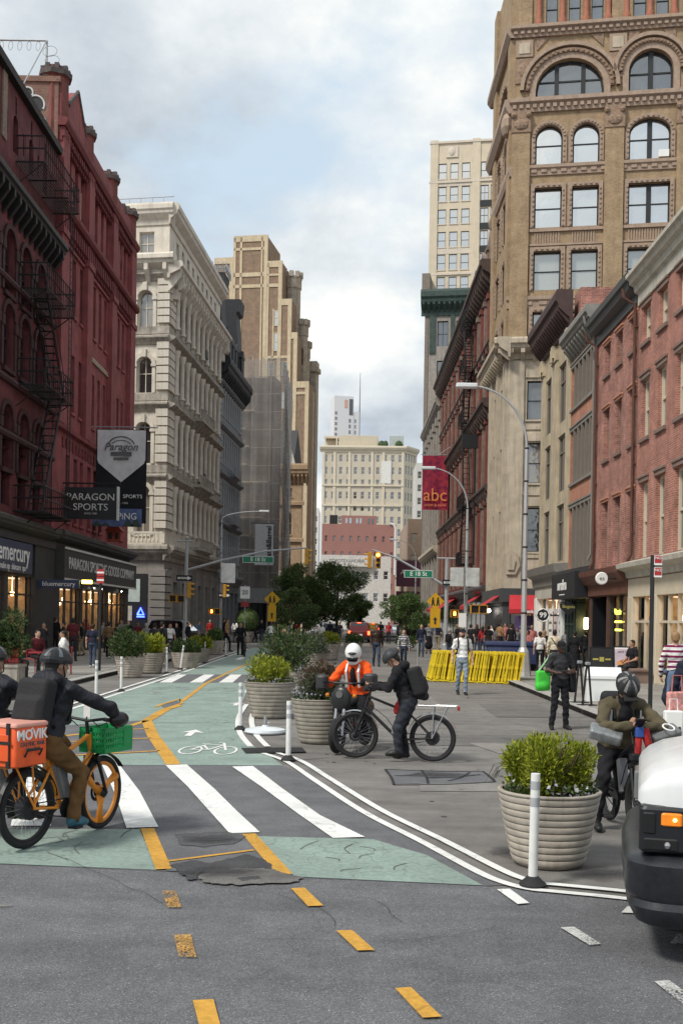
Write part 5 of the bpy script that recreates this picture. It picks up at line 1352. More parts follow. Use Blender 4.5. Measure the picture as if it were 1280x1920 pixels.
# terracotta window surrounds with beaded edges
def surround(face, o, m, wd=.26, beads=True):
 a, c, z0, z1 = o[:4]; rise = o[4] if len(o) > 4 else 0; k = MB(); s = z1 - rise
 for sg, x in ((-1, a), (1, c)):
  x0, x1 = sorted((x, x + sg * wd)); k.box(x0, x1, -.1, .05, z0, s)
  if beads:
   n = int((s - z0) / .3)
   for i in range(n): k.box(x+sg*wd*.35-.045,x+sg*wd*.35+.045,-.16,-.1,z0+i*(s-z0)/n+.06,z0+i*(s-z0)/n+.2)
 if rise:
  m_=(a+c)/2; p,q=arc(c-a,z1-z0,rise,14),arc(c-a+2*wd,z1-z0+wd,rise+wd,14)
  for i in range(14):
   P4=[(m_+p[i][0],z0+p[i][1]),(m_+p[i+1][0],z0+p[i+1][1]),(m_+q[i+1][0],z0+q[i+1][1]),(m_+q[i][0],z0+q[i][1])]
   k.add([(x, -.1, z) for x, z in P4], [(0, 1, 2, 3)])
   k.add([(P4[3][0],-.1,P4[3][1]),(P4[2][0],-.1,P4[2][1]),(P4[2][0],0,P4[2][1]),(P4[3][0],0,P4[3][1])],[(0,1,2,3)])
   k.add([(P4[0][0],-.1,P4[0][1]),(P4[1][0],-.1,P4[1][1]),(P4[1][0],.05,P4[1][1]),(P4[0][0],.05,P4[0][1])],[(0,1,2,3)])
   if beads:
    x,z=sum(t[0] for t in P4)/4,sum(t[1] for t in P4)/4; k.box(x-.06,x+.06,-.16,-.1,z-.06,z+.06)
 else:
  k.box(a - wd, c + wd, -.1, .05, z1, z1 + wd)
  if beads:
   n = int((c - a) / .3)
   for i in range(n): k.box(a+(i+.5)*(c-a)/n-.07,a+(i+.5)*(c-a)/n+.07,-.16,-.1,z1+wd*.3,z1+wd*.65)
 return face.mb('window_surround', k, m)
for o in sq + sqB + ar + arB: surround(f, o, TERRA)
for o in big:
 surround(f, o, TERRA, .38, False)
 a, c, z0, z1, r_ = o; m_ = (a + c) / 2
 for wd, dp, mm, n in ((.62, .2, TERRA_D, 26), (1.0, .3, TERRA, 22)):
  k=MB(); p,q=arc(c-a+2*wd-.48,z1-z0+wd-.24,r_+wd-.24,n),arc(c-a+2*wd,z1-z0+wd,r_+wd,n)
  for i in range(n):
   P4=[(m_+p[i][0],z0+p[i][1]),(m_+p[i+1][0],z0+p[i+1][1]),(m_+q[i+1][0],z0+q[i+1][1]),(m_+q[i][0],z0+q[i][1])]
   k.add([(x, -dp, z) for x, z in P4], [(0, 1, 2, 3)])
   for u_,v_ in ((0,1),(3,2)): k.add([(P4[u_][0],-dp,P4[u_][1]),(P4[v_][0],-dp,P4[v_][1]),(P4[v_][0],0,P4[v_][1]),(P4[u_][0],0,P4[u_][1])],[(0,1,2,3)])
   if mm is TERRA_D: x,z=sum(t[0] for t in P4)/4,sum(t[1] for t in P4)/4; k.box(x-.07,x+.07,-dp-.07,-dp,z-.07,z+.07)
  f.mb('arch_ring', k, mm)
f.mb('spandrel_panel', MB().box(0, UT, -.05, .02, 38.2, 40.3), TERRA_D) if False else None
for u in (.15, 6.1, 10.75):
 f.mb('square_panel',MB().box(u,u+1.1,-.12,0,39.0,40.1),TERRA); f.mb('square_panel',MB().box(u+.2,u+.9,-.16,-.12,39.2,39.9),LIME)
 f.mb('ornament_panel',MB().box(u-.02,u+1.1,-.08,0,37.3,38.9).ball((u+.55,-.08,38.2),(.4,.12,.5),10),TERRA_D)
for u in (1.45,4.9,7.3,9.4): f.mb('ornament_panel',MB().plate([(u,40.2),(u+.85,40.2),(u+(.05 if u in (1.45,7.3) else .8),39.4)],-.08,0),TERRA_D)
# entablatures, sills and piers
def egg(z0, z1, out, n=60):
 k=MB().extrude([(0,z0),(-out*.4,z0),(-out*.5,z0+(z1-z0)*.55),(-out,z0+(z1-z0)*.7),(-out,z1),(0,z1+.05)],-.2,UT)
 st = UT / n
 for i in range(n): k.box(i*st,i*st+st*.55,-out*.75,0,z0+(z1-z0)*.25,z0+(z1-z0)*.55)
 return f.mb('string_course', k, TERRA)
egg(40.25,40.95,.45,44); egg(35.35,36.2,.4,44); egg(31.2,31.85,.22,30); egg(22.55,23.3,.2,20)
k = MB()
for u0, u1 in (A1, A2, B1, C1, C2):
 n = int((u1 - u0) / .17)
 for i in range(n): k.box(u0 + i * .17 + .03, u0 + i * .17 + .11, -.06, .0, 26.75, 27.45)
f.mb('baluster_panel', k, TERRA)
f.mb('string_course',MB().box(1.2,UT,-.14,0,27.5,27.7).box(1.2,UT,-.12,0,26.58,26.72),TERRA)
for u0, u1 in ((-.02, 1.15), (5.92, 7.12), (10.4, 11.7)):
 f.mb('pier', MB().box(u0, u1, -.24, 0, 20.6, 34.0), TAN)
 f.mb('capital',MB().box(u0-.04,u1+.04,-.3,0,34.0,35.4).ball(((u0+u1)/2,-.3,34.5),(.5,.14,.35),10).ball((u0+.1,-.3,35.1),.2,8).ball((u1-.1,-.3,35.1),.2,8),TERRA_D)
 f.mb('upper_pier', MB().box(u0 + .3, u1 + .4 if u0 > 0 else u1, -.15, 0, 40.9, 46), TAN)
for u in (1.6,3.1,4.6,6.0,7.15,8.6,10.1): f.mb('red_column',MB().lathe([(.26,40.95),(.26,41.25),(.17,41.4),(.16,43.6),(.25,43.9)],10,(u,-.12,0)),TERRA_R,smooth='auto')
band(f,'base_cornice',LIME,-.9,UT,cornice_prof(19.2,20.5,.9),brackets=(.72,.26,.7,19.0,19.8))
k = MB().box(0, 1.05, -.16, 0, 4.2, 19.1).box(3.1, 4.2, -.12, 0, 4.2, 19.1)
for z in (6.2, 10.3, 14.6): k.box(0, UT, -.08, 0, z, z + .22)
f.mb('stone_piers', k, LIME)
for z in (9.6, 13.85, 18.0): f.mb('carved_lintel', MB().box(1.15, 3.0, -.1, 0, z, z + .5), LIME)
f.mb('cartouche',MB().plate([(.1,5.1),(.7,5.1),(1.0,5.7),(.85,6.4),(.4,6.75),(-.05,6.4),(-.2,5.7)],-.3,0).plate([(.2,5.4),(.6,5.4),(.7,6.0),(.4,6.4),(.1,6.0)],-.4,-.3),LIME)
# street side of the tower
wl_ = 9.6
wo=[(-3.2,-1.4,a,c) for a,c in rowsq]+[(-6.4,-4.6,a,c) for a,c in rowsq]+[(-6.4,-1.4,36.3,38.7,2.0),(-3.2,-1.4,31.95,34.5,.86),(-6.4,-4.6,31.95,34.5,.86)]
w.mb('wall',wall_mesh(-wl_,0,20.2,46,wo,.4),TAN); windows(w,wo,DKFR,G_FAR,.07,(),(.5,),.3)
for o in wo: surround(w, o, TERRA, .24, True)
wlow=[(-3.2,-1.4,a,c) for a,c in ((6.6,9.5),(11.1,13.75),(15.25,17.8))]+[(-6.4,-4.6,a,c) for a,c in ((6.6,9.5),(11.1,13.75),(15.25,17.8))]
w.mb('wall_base',wall_mesh(-wl_,0,4.2,20.2,wlow,.4),LIME); windows(w,wlow,DKFR,G_FAR,.07,(),(.5,),.3)
k = MB().box(-1.1, 0, -.22, 0, 20.6, 46).box(-8.2, -6.8, -.22, 0, 20.6, 46); w.mb('pier', k, TAN)
k = MB()
for z0,z1,o in ((40.25,40.95,.5),(35.3,36.2,.55),(31.2,31.85,.25)): k.extrude([(0,z0),(-o*.5,z0),(-o,(z0+z1)/2),(-o,z1),(0,z1)],-wl_,.2)
k.ball((-.5, -.3, 34.8), (.7, .4, .8), 10); w.mb('string_course', k, TERRA)
band(w,'base_cornice',LIME,-wl_,.9,cornice_prof(19.2,20.5,.9),brackets=(.72,.26,.7,19.0,19.8))
w.mb('stone_piers',MB().box(-1.1,0,-.2,0,4.2,19.1).box(-4.4,-3.4,-.2,0,4.2,19.1).box(-8,-6.6,-.2,0,4.2,19.1),LIME)
mass(b, 'rear_wall', TAN, .45, UT, .45, 9.3, 0, 45.9)
# ground floor with red awnings
f.mb('shop_fascia',MB().box(-.3,6,-.3,.1,3.3,4.2).box(-.1,.4,-.1,.2,.1,3.3).box(3.2,3.5,-.1,.2,.1,3.3),BLACK_P)
shopfront(f, .4, 3.2, .13, 3.3, SHOP_DK, 2, rng, 1, .8, glow=False)
f.mb('window_poster',MB().box(.7,2.9,.02,.04,.5,2.4),mat('purple_poster',(.09,.06,.16),.6));
for j in range(4): f.mb('poster_text',MB().box(1.0,1.9,.012,.018,1.0+j*.22,1.08+j*.22),mat('lilac_ink',(.35,.3,.45),.7))
RED_AW = mat('red_awning', (0.42, 0.022, 0.03), .7, var=.1, scale=2)
def awning(face, u0, u1, z0, z1, out, m, letters=None):
 k = MB().add([(u0, 0, z1), (u1, 0, z1), (u1, -out, z0 + .28), (u0, -out, z0 + .28), (u0, -out, z0), (u1, -out, z0), (u0, 0, z1 - .06), (u1, 0, z1 - .06)],
                 [(0, 3, 2, 1), (3, 4, 5, 2), (0, 6, 3), (1, 2, 7)])
 a = face.mb('awning', k, m)
 fr=MB().tube([(u0+.03,0,z0+.3),(u0+.03,-out+.03,z0+.25)],.02,4).tube([(u1-.03,0,z0+.3),(u1-.03,-out+.03,z0+.25)],.02,4).tube([(u0+.03,-out+.03,z0+.25),(u1-.03,-out+.03,z0+.25)],.02,4)
 face.mb('awning_frame', fr, IRON)
 if letters: text(letters, .3, SIGN_WHT, a, ((u0 + u1) / 2, -out - .012, z0 + .14), bold=.008)
 return a
awning(f, .35, 3.2, 2.55, 4.0, 1.5, RED_AW, 'Bank of')
awning(w, -3.4, -.6, 2.75, 3.9, 1.3, RED_AW, None);
w.mb('shop_fascia',MB().box(-wl_,.1,-.25,.1,3.3,4.2),BLACK_P); w.mb('shop_wall',MB().box(-wl_,0,.0,.1,0.1,3.3),SHOP_DK)
for u in (-3.8, -4.9): w.mb('wall_lamp', MB().ball((u, -.5, 2.75), .14, 10), COOL_LAMP)
# ---- long dark red loft with iron balconies ("abc")
ABC = mat('abc_red_iron', (0.20, 0.062, 0.05), .75, var=.25, scale=2, streak=.3)
ABCB = mat('abc_brown_stone', (0.23, 0.165, 0.13), .8, var=.25, scale=2, streak=.3)
ABCG = mat('abc_grey_pier', (0.30, 0.27, 0.24), .8, var=.2, scale=2, streak=.3)
b=building('red_loft_building','long dark red loft building with stacked cornices and fire escape, right of the street',10.5,122.0,ra)
f = Face(b); U = 43.0
pit = 2.15; cols = [1.2 + pit * i for i in range(20)]
rows = [(5.0, 7.0), (7.9, 11.0), (13.0, 17.2), (19.2, 22.4), (23.2, 26.8)]
ops = grid_ops(cols, rows, 1.35, .3)
f.mb('wall', wall_mesh(0, U, 4.5, 29.5, ops, .4), ABC)
windows(f, ops, ABCB, G_DARK, .08, (), (.5,), .3)
for i in range(21):
 k = MB().box(pit * i - .12, pit * i + .32, -.2, 0, 5, 28)
 for z in (11.2, 17.4, 22.7, 26.9): k.box(pit * i - .2, pit * i + .4, -.32, 0, z - .4, z)
 f.mb('pilaster', k, ABC if i % 2 else ABCB)
for z0, z1, o in ((27.4, 28.9, 1.1), (17.5, 18.6, .8), (11.3, 12.2, .55), (22.6, 23.1, .35)):
 band(f,'cornice',mat('abc_cornice',(0.075,0.05,0.042),.7,var=.3,scale=3),0,U,cornice_prof(z0,z1,o),brackets=(1.07,.3,o*.8,z0-.4,z0+(z1-z0)*.5))
for u in (32,36.5,41): f.mb('roof_gable',MB().plate([(u-1.6,28.8),(u+1.6,28.8),(u+1.6,30.3),(u,31.6),(u-1.6,30.3)],-.2,.5),ABCB)
for u in np.arange(2,42,4.3): f.mb('parapet_pier',MB().box(u-.4,u+.4,-.3,.4,28.8,30.2).box(u-.5,u+.5,-.4,.5,30.2,30.45),ABCB)
fire_escape(f, 29.6, 33.6, [6.8, 11.6, 18.7, 23.0, 27.2], 1.15, IRON, 1)
mass(b, 'rear_wall', ABCB, .02, U - .02, .45, 14, 0, 29)
f.mb('shop_base',MB().box(0,U,-.1,.3,0,4.0),mat('dark_shop_base',(.05,.045,.042),.6)); band(f,'shop_cornice',BLACK_P,0,U,cornice_prof(3.9,4.7,.6))
for i in range(14): f.mb('shop_window',MB().box(.6+3*i,3.0+3*i,-.14,-.1,.5,3.5),G_DARK)
awning(f,2,8,2.9,4.3,1.6,RED_AW); awning(f,14,21,2.9,4.3,1.6,RED_AW); awning(f,35.5,39,2.9,4.1,1.4,RED_AW)
f.mb('blade_sign',MB().box(36.2,36.4,-1.5,-.2,15.9,17.0).box(36.25,36.35,-.5,-.35,6.5,16),SIGN_BLK)
t=thing('crimson_banner','crimson banner with large orange lower case letters on the red loft','banner',(7.55,110.0,19.0),0)
vs, fs = cloth_sheet(2.65, 5.6, .06, 21)
k = MB(); k.add(vs, fs)
m, N, L, bb, o = _new('crimson_print'); vec = _coord(N, L)
c=_ramp(N,L,_noise(N,L,vec,1.6,5,.6),[(.35,(.10,.006,.03)),(.5,(.30,.012,.05)),(.65,(.36,.03,.03))]); L.new(c,bb.inputs['Base Color']); bb.inputs['Roughness'].default_value=.8
k.build('cloth', m, t, smooth=True)
OR_INK = mat('orange_ink', (.75, .25, .08), .7)
text('abc',1.9,OR_INK,t,(1.32,-.12,-4.1),sx=.95); text('carpet & home',.42,OR_INK,t,(1.32,-.12,-5.1),sx=.9)
MB().tube([(-.2,0,.1),(3.2,0,.1)],.04,5).tube([(1.6,0,.1),(3.2,0,1.2)],.02,4).build('pole',STEEL,t)
# ---- grey pilastered block, then the green corniced one with the cream tower above
b=building('pilastered_block','narrow grey stone block with tall pilasters past the red loft',10.55,147.0,ra)
f = Face(b); U = 24.8
ops = grid_ops([2.5 + 4 * i for i in range(6)], [(5, 9), (11, 15), (17, 20), (22, 25)], 2.0)
f.mb('wall',wall_mesh(0,U,0,27,ops,.4),ABCG); windows(f,ops,DKFR,G_FAR,.1,(.5,),(.5,),.3)
for i in range(7): f.mb('pilaster',MB().box(4*i,4*i+.9,-.35,0,0,26).box(4*i-.15,4*i+1.05,-.5,0,25,26),ABCG)
band(f,'cornice',ABCG,0,U,cornice_prof(26,27.6,.9)); band(f,'base_cornice',LIME,0,U,cornice_prof(9.3,10.6,.9))
mass(b, 'rear_wall', ABCG, .02, U - .02, .45, 12, 0, 27)
b=building('green_cornice_block','stone block with dark green copper cornice, in front of the cream tower',10.6,148.0,CANG)
GRN = mat('green_copper', (0.035, 0.06, 0.052), .6, var=.3, scale=2)
f = Face(b)
ops = grid_ops([2.0, 4.6, 7.2], [(30, 33), (35, 38), (40, 43.5)], 1.5)
f.mb('wall',wall_mesh(0,12,0,45,ops,.4),ABCG); windows(f,ops,GRN,G_FAR,.1,(.5,),(.5,),.3)
band(f,'cornice',GRN,-1.0,12,cornice_prof(44.2,47.6,1.4),brackets=(.7,.25,1.1,44.4,46.2))
f.mb('panels',MB().box(.2,1.0,-.2,0,39,44.4).box(3.1,3.6,-.2,0,39,44.4).box(5.6,6.2,-.2,0,39,44.4),GRN)
mass(b, 'rear_wall', ABCG, .1, 12, .45, 3.0, 0, 46.5)
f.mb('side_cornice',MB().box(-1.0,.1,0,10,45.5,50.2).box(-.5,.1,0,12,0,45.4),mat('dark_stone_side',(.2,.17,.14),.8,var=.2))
CT = mat('cream_tower_stone', (0.63, 0.54, 0.41), .8, var=.07, scale=.8, streak=.12)
CT2 = mat('cream_tower_pale', (0.63, 0.55, 0.455), .8, var=.06, scale=.8, streak=.12)
b=building('cream_tower','tall cream tower with rows of three windows rising behind the red loft',10.75,151.5,CANG)
f = Face(b)
zr = [(64.6, 66.8), (61.4, 63.5), (58.2, 60.3), (54.9, 57.1), (51.7, 53.9), (48.6, 50.7)]
ops=grid_ops([1.75,3.4,5.05],zr,1.15)+grid_ops([7.7,9.1],zr,1.1)+grid_ops([11.6,13.2,14.8],zr,1.1)
f.mb('wall', wall_mesh(0, 18, 0, 69.6, ops, .3), CT)
windows(f,[o for o in ops if o[0] < 6.5 or o[0] > 10.5 or o[2] > 64],DKFR,G_FARB,.06,(),(.45,),.12,sill=CT2)
windows(f,[o for o in ops if 6.5 < o[0] < 10.5 and o[2] < 64],DKFR,G_FARB,.06,(.5,),(.5,),.12)
for z in (60.4,57.2,54,50.8): f.mb('dark_spandrel',MB().box(7.1,9.8,-.05,.05,z,z+.95),DKFR)
for z in (64.0, 50.95, 47.9): f.mb('string_course', MB().box(-.15, 18, -.16, 0, z, z + .3), CT2)
for u in (.0, 5.95, 10.15): f.mb('pier', MB().box(u, u + 1.1, -.14, 0, 47, 70.1), CT)
f.mb('pale_band',MB().box(1.1,5.95,-.03,0,63.55,64.5).box(1.1,5.95,-.03,0,53.95,54.8),CT2)
f.mb('carved_panel',MB().box(2.2,3.9,-.15,0,67.6,69.2).ball((3.0,-.15,68.4),(.5,.15,.6),10),CT2)
f.mb('parapet', MB().box(-.1, 18, -.2, .3, 69.6, 69.9), CT2)
mass(b, 'rear_wall', CT, .05, 18, .4, 30, 0, 69.4)
# ================================================================== FAR END OF THE STREET
def far_block(name, label, X, Y, W, D, H, m, rows, cols, ww, wh, z0, gm=G_FAR, ang=CANG, trim=None):
 b = building(name, label, X, Y, ang); f = Face(b)
 fm = trim or m
 st = W / cols; sz = (H - z0 - 1.5) / rows
 ops=[(st*(i+.5)-ww/2,st*(i+.5)+ww/2,z0+sz*j+(sz-wh)/2,z0+sz*j+(sz+wh)/2) for i in range(cols) for j in range(rows)]
 f.mb('wall', wall_mesh(0, W, 0, H, ops, .4), m)
 windows(f, ops, fm, gm, .12, (), (.5,), .12)
 mass(b, 'rear_wall', m, .05, W - .05, .45, D, 0, H - .1)
 return b, f
FB = mat('far_beige_stone', (0.54, 0.48, 0.39), .85, var=.06, scale=.3, streak=.1)
FB2 = mat('far_beige_trim', (0.62, 0.55, 0.43), .85, var=.05, scale=.5)
b,f=far_block('beige_hotel','broad beige apartment block closing the far end of the street',-8.4,330,25.2,20,55,FB,13,11,1.1,2.2,4,G_FAR,rad(-3),FB2)
for z in (43, 36.8, 15): f.mb('string_course', MB().box(0, 25.2, -.4, 0, z, z + .6), FB2)
for u in (0, 3.4, 8.0, 15, 18.5, 24.4): f.mb('pilaster', MB().box(u, u + .8, -.25, 0, 0, 54), FB2)
band(f, 'cornice', FB2, -.8, 26, cornice_prof(53.4, 55.4, 1.0))
f.mb('painted_panel',MB().box(18.2,21.3,-.3,0,43.9,50.8),mat('far_white_panel',(.68,.67,.64),.8))
w = Face(b, 25.2, 0, rad(60));
ops=grid_ops([1.2+1.7*i for i in range(4)],[(6+4.1*j,8.6+4.1*j) for j in range(12)],.95)
w.mb('wall',wall_mesh(0,8,0,55,ops,.4),FB2); windows(w,ops,FB,G_FAR,.1,(),(.5,),.12); band(w,'cornice',FB2,0,8,cornice_prof(53.4,55.6,1.0))
k = MB().box(5, 17, 2, 10, 55, 59)
for i in range(24): k.box(5 + i * .5, 5.25 + i * .5, 1.9, 2, 55, 59)
f.mb('roof_house',k,FB2); f.mb('roof_pavilion',MB().box(.2,4.6,2,8,58.2,58.8).box(.4,.8,2,2.4,55,58.2).box(4,4.4,2,2.4,55,58.2).box(.4,4.4,5,8,55,58),FB2)
f.mb('roof_cabin', MB().box(20.6, 25, 2, 7, 55, 59), mat('far_grey_green', (.4, .44, .43), .8))
for i,(u,r) in enumerate(((18.2,1.2),(19.4,.9),(23.5,1.2))): f.mb('roof_plants',MB().ball((u,1.5,56.2),(r,.8,1.3),8),mat('far_roof_green',(.05,.08,.035),.9,var=.4,scale=2))
b,f=far_block('pink_brick_block','lower dull red brick block in front of the beige block',-5.9,240,16.6,14,23.3,mat('far_red_brick',(0.33,0.165,0.14),.85,var=.06,scale=.5),5,9,.6,1.3,4,G_FAR,0)
f.mb('upper_storey', MB().box(4.3, 12.2, 1.5, 10, 23.2, 25.4), MATS['far_red_brick'])
for u in (5.2,6.1,7.6,8.4,10.2,11.1): f.mb('window',MB().box(u,u+.5,1.45,1.5,23.6,24.8),G_FARB if u < 9 else G_FAR)
f.mb('corner_trim',MB().tube([(16.5,-.1,12),(16.5,-.1,22.4),(16.1,-.1,23.3),(15.2,-.1,23.6)],.3,6),mat('far_white',(.66,.65,.63),.7))
f.mb('roof_tank', MB().box(1.6, 3.4, 3, 5, 23.2, 25.6), DKFR)
FW = MATS['far_white']
b,f=far_block('white_sign_block','white building with a dark name band across its top, behind the street trees',-4.8,200,12.9,12,13.8,FW,2,7,.9,1.6,4,G_FAR,0)
f.mb('fascia',MB().box(-.2,9.4,-.8,0,11.8,13.9),FW); text('TOPOTEXANDRIA',.85,GREY_INK,f.root,(4.6,-.82,12.8),sx=.95)
b,f=far_block('slim_tower','slim white high rise far behind the beige block',-9.0,600,11,12,127.5,mat('far_pale_tower',(.66,.65,.66),.8,var=.04),1,1,.1,.1,2,G_FAR,rad(12))
for j in range(12): f.mb('window', MB().box(.3, 1.6, -.1, 0, 84 + j * 3.0, 85.6 + j * 3.0), G_FAR)
for j in range(10): f.mb('window', MB().box(8.3, 9.5, -.1, 0, 84 + j * 3.2, 86 + j * 3.2), G_FAR)
f.mb('dark_panel',MB().box(8.5,10.6,-.15,0,117,126),GREY_INK); f.mb('red_panel',MB().box(5.7,7.5,-.15,0,121,125.5),mat('far_salmon',(.6,.36,.3),.8))
f.mb('lower_wing', MB().box(11, 14.5, .2, 12, 0, 119), MATS['far_pale_tower'])
for j in range(10): f.mb('window', MB().box(11.7, 12.5, .1, .2, 84 + j * 3.2, 86 + j * 3.2), G_FAR)
f.mb('mast',MB().tube([(15.2,3,80),(15.2,3,122),(15.2,3,142)],[.35,.3,.12],5),GREY_INK)
far_block('pale_side_block','pale narrow block left of the beige block',-16.5,300,8.2,14,33,FW,9,5,.8,1.6,3,G_FAR,0)
far_block('pale_side_block','grey white block right of the beige block beside the crimson banner',17.8,285,12,14,44,mat('far_grey_white',(.56,.55,.52),.8,var=.05),11,6,1.1,1.9,4,G_FAR,0)
far_block('glass_spire','distant blue glass tower in the gap left of the beige block',-17.5,900,5.5,6,105,mat('far_blue_glass',(.33,.42,.5),.3,var=.05),2,2,1,2,60,G_FAR,0)
far_block('low_brick_block','dark shopfront block far down the street on the right',10.6,190,9,30,20,mat('far_brownish',(.3,.22,.17),.85),4,4,1.2,1.8,3,G_FAR,0)
t=thing('street_banner','pair of dark purple banners far down the street on the right','banner',(8.2,180,12.0),0)
for z in (0, -5.2):
 vs,fs=cloth_sheet(5.2,4.4,.08,31); k=MB(); k.add([(a,bq,c+z) for a,bq,c in vs],fs); k.build('cloth',mat('dark_purple_cloth',(.07,.025,.05),.8),t,smooth=True)
 text('Antiques', 1.2, SIGN_TXT, t, (2.6, -.2, z - 2.0), shear=.2, sx=.9)
MB().tube([(-.3, 0, .1), (6, 0, .1)], .05, 5).build('pole', IRON, t)
# ================================================================== PLANTS
def leaf_mesh(name, pos, dirs, ln, wd, m, fold=.25, seed=0):
 """many small folded leaves as one mesh; pos, dirs (n,3); ln, wd scalars or (n,)"""
 r = np.random.RandomState(seed); n = len(pos)
 d = dirs / np.maximum(1e-6, np.linalg.norm(dirs, axis=1, keepdims=True))
 q=r.normal(size=(n,3)); s=np.cross(d,q); s/=np.maximum(1e-6,np.linalg.norm(s,axis=1,keepdims=True)); u=np.cross(s,d)
 ln=np.broadcast_to(np.asarray(ln,float),(n,))[:,None]*r.uniform(.45,1.4,(n,1)); wd=np.broadcast_to(np.asarray(wd,float),(n,))[:,None]*r.uniform(.75,1.2,(n,1))
 v=np.empty((n,4,3)); v[:,0]=pos; v[:,1]=pos+d*ln*.5+s*wd*.5+u*wd*fold; v[:,2]=pos+d*ln; v[:,3]=pos+d*ln*.5-s*wd*.5+u*wd*fold
 idx=(np.arange(n)*4)[:,None]; f=np.concatenate([idx+np.array([0,1,2]),idx+np.array([0,2,3])],1).reshape(-1)
 me=bpy.data.meshes.new(name); me.vertices.add(n*4); me.vertices.foreach_set('co',v.reshape(-1))
 me.loops.add(len(f)); me.loops.foreach_set('vertex_index', f); me.polygons.add(n * 2)
 me.polygons.foreach_set('loop_start',np.arange(0,n*6,3)); me.polygons.foreach_set('loop_total',np.full(n*2,3))
 me.materials.append(m); me.update(); me.validate(); return me
def clump_points(r, lobes, per, shell=.55):
 P_, D_ = [], []
 for (c, s) in lobes:
  q = r.normal(size=(per, 3)); q /= np.linalg.norm(q, axis=1, keepdims=True)
  rr_ = r.uniform(shell, 1.0, (per, 1)) ** .8
  P_.append(np.array(c)+q*rr_*np.array(s)); D_.append(q*.8+r.normal(size=(per,3))*.45+np.array([0,0,.35]))
 return np.concatenate(P_), np.concatenate(D_)
LIME_L = leafmat('lime_leaves', (0.07, 0.10, 0.012), (0.22, 0.26, 0.02), (0.46, 0.48, 0.05))
GREEN_L = leafmat('green_leaves', (0.022, 0.042, 0.014), (0.05, 0.085, 0.025), (0.10, 0.14, 0.045))
DARK_L = leafmat('tree_leaves', (0.045, 0.08, 0.026), (0.105, 0.165, 0.05), (0.18, 0.25, 0.085))
GREY_L=leafmat('grey_green_leaves',(0.04,0.055,0.035),(0.085,0.11,0.065),(0.16,0.19,0.12))
RED_L = leafmat('reddish_leaves', (0.06, 0.03, 0.025), (0.12, 0.06, 0.045), (0.13, 0.12, 0.06))
FLOWER = leafmat('pale_flowers', (0.25, 0.22, 0.36), (0.5, 0.48, 0.55), (0.7, 0.7, 0.66))
RED_FL = leafmat('red_flowers', (0.3, 0.02, 0.02), (0.45, 0.06, 0.03), (0.55, 0.12, 0.04))
SOIL = mat('potting_soil', (0.05, 0.035, 0.025), .95, bump=.5, bscale=30)
STEM = mat('brown_stems', (0.09, 0.065, 0.045), .9)
P_CLAY=mat('taupe_planter',(0.37,0.33,0.28),.75,var=.2,scale=5,bump=.15,bscale=50,streak=.55)
P_CLAY2=mat('grey_taupe_planter',(0.27,0.245,0.205),.75,var=.2,scale=5,bump=.15,bscale=50,streak=.45)
def planter(label, x, y, R=.43, h=.66, m=P_CLAY, seed=0, rings=9, seg=40):
 t = thing('round_planter', label, 'planter', (x, y, 0), seed * 1.7, 'round ribbed street planters')
 pr = [(R * .60, 0.0), (R * .66, .015)]
 for i in range(rings):
  z0 = .03 + (h - .06) * i / rings; z1 = .03 + (h - .06) * (i + 1) / rings
  f0, f1 = (z0 / h) ** .85, (z1 / h) ** .85
  r0, r1 = R * (.67 + .33 * f0), R * (.67 + .33 * f1)
  pr+=[(r0+.004,z0+.005),(r0+.007,z0+.010),(r1+.006,z1-.008),(r1+.002,z1-.004),(r1-.010,z1-.002),(r1-.010,z1+.002)]
 pr += [(R, h - .03), (R + .008, h - .006), (R - .01, h), (R - .035, h - .004), (R - .045, h - .05)]
 MB().lathe(pr, seg, cap=False).build('pot', m, t, smooth=True)
 MB().lathe([(.01,h-.05),(R*.5,h-.035),(R-.04,h-.05)],24,cap=False).build('soil',SOIL,t)
 return t
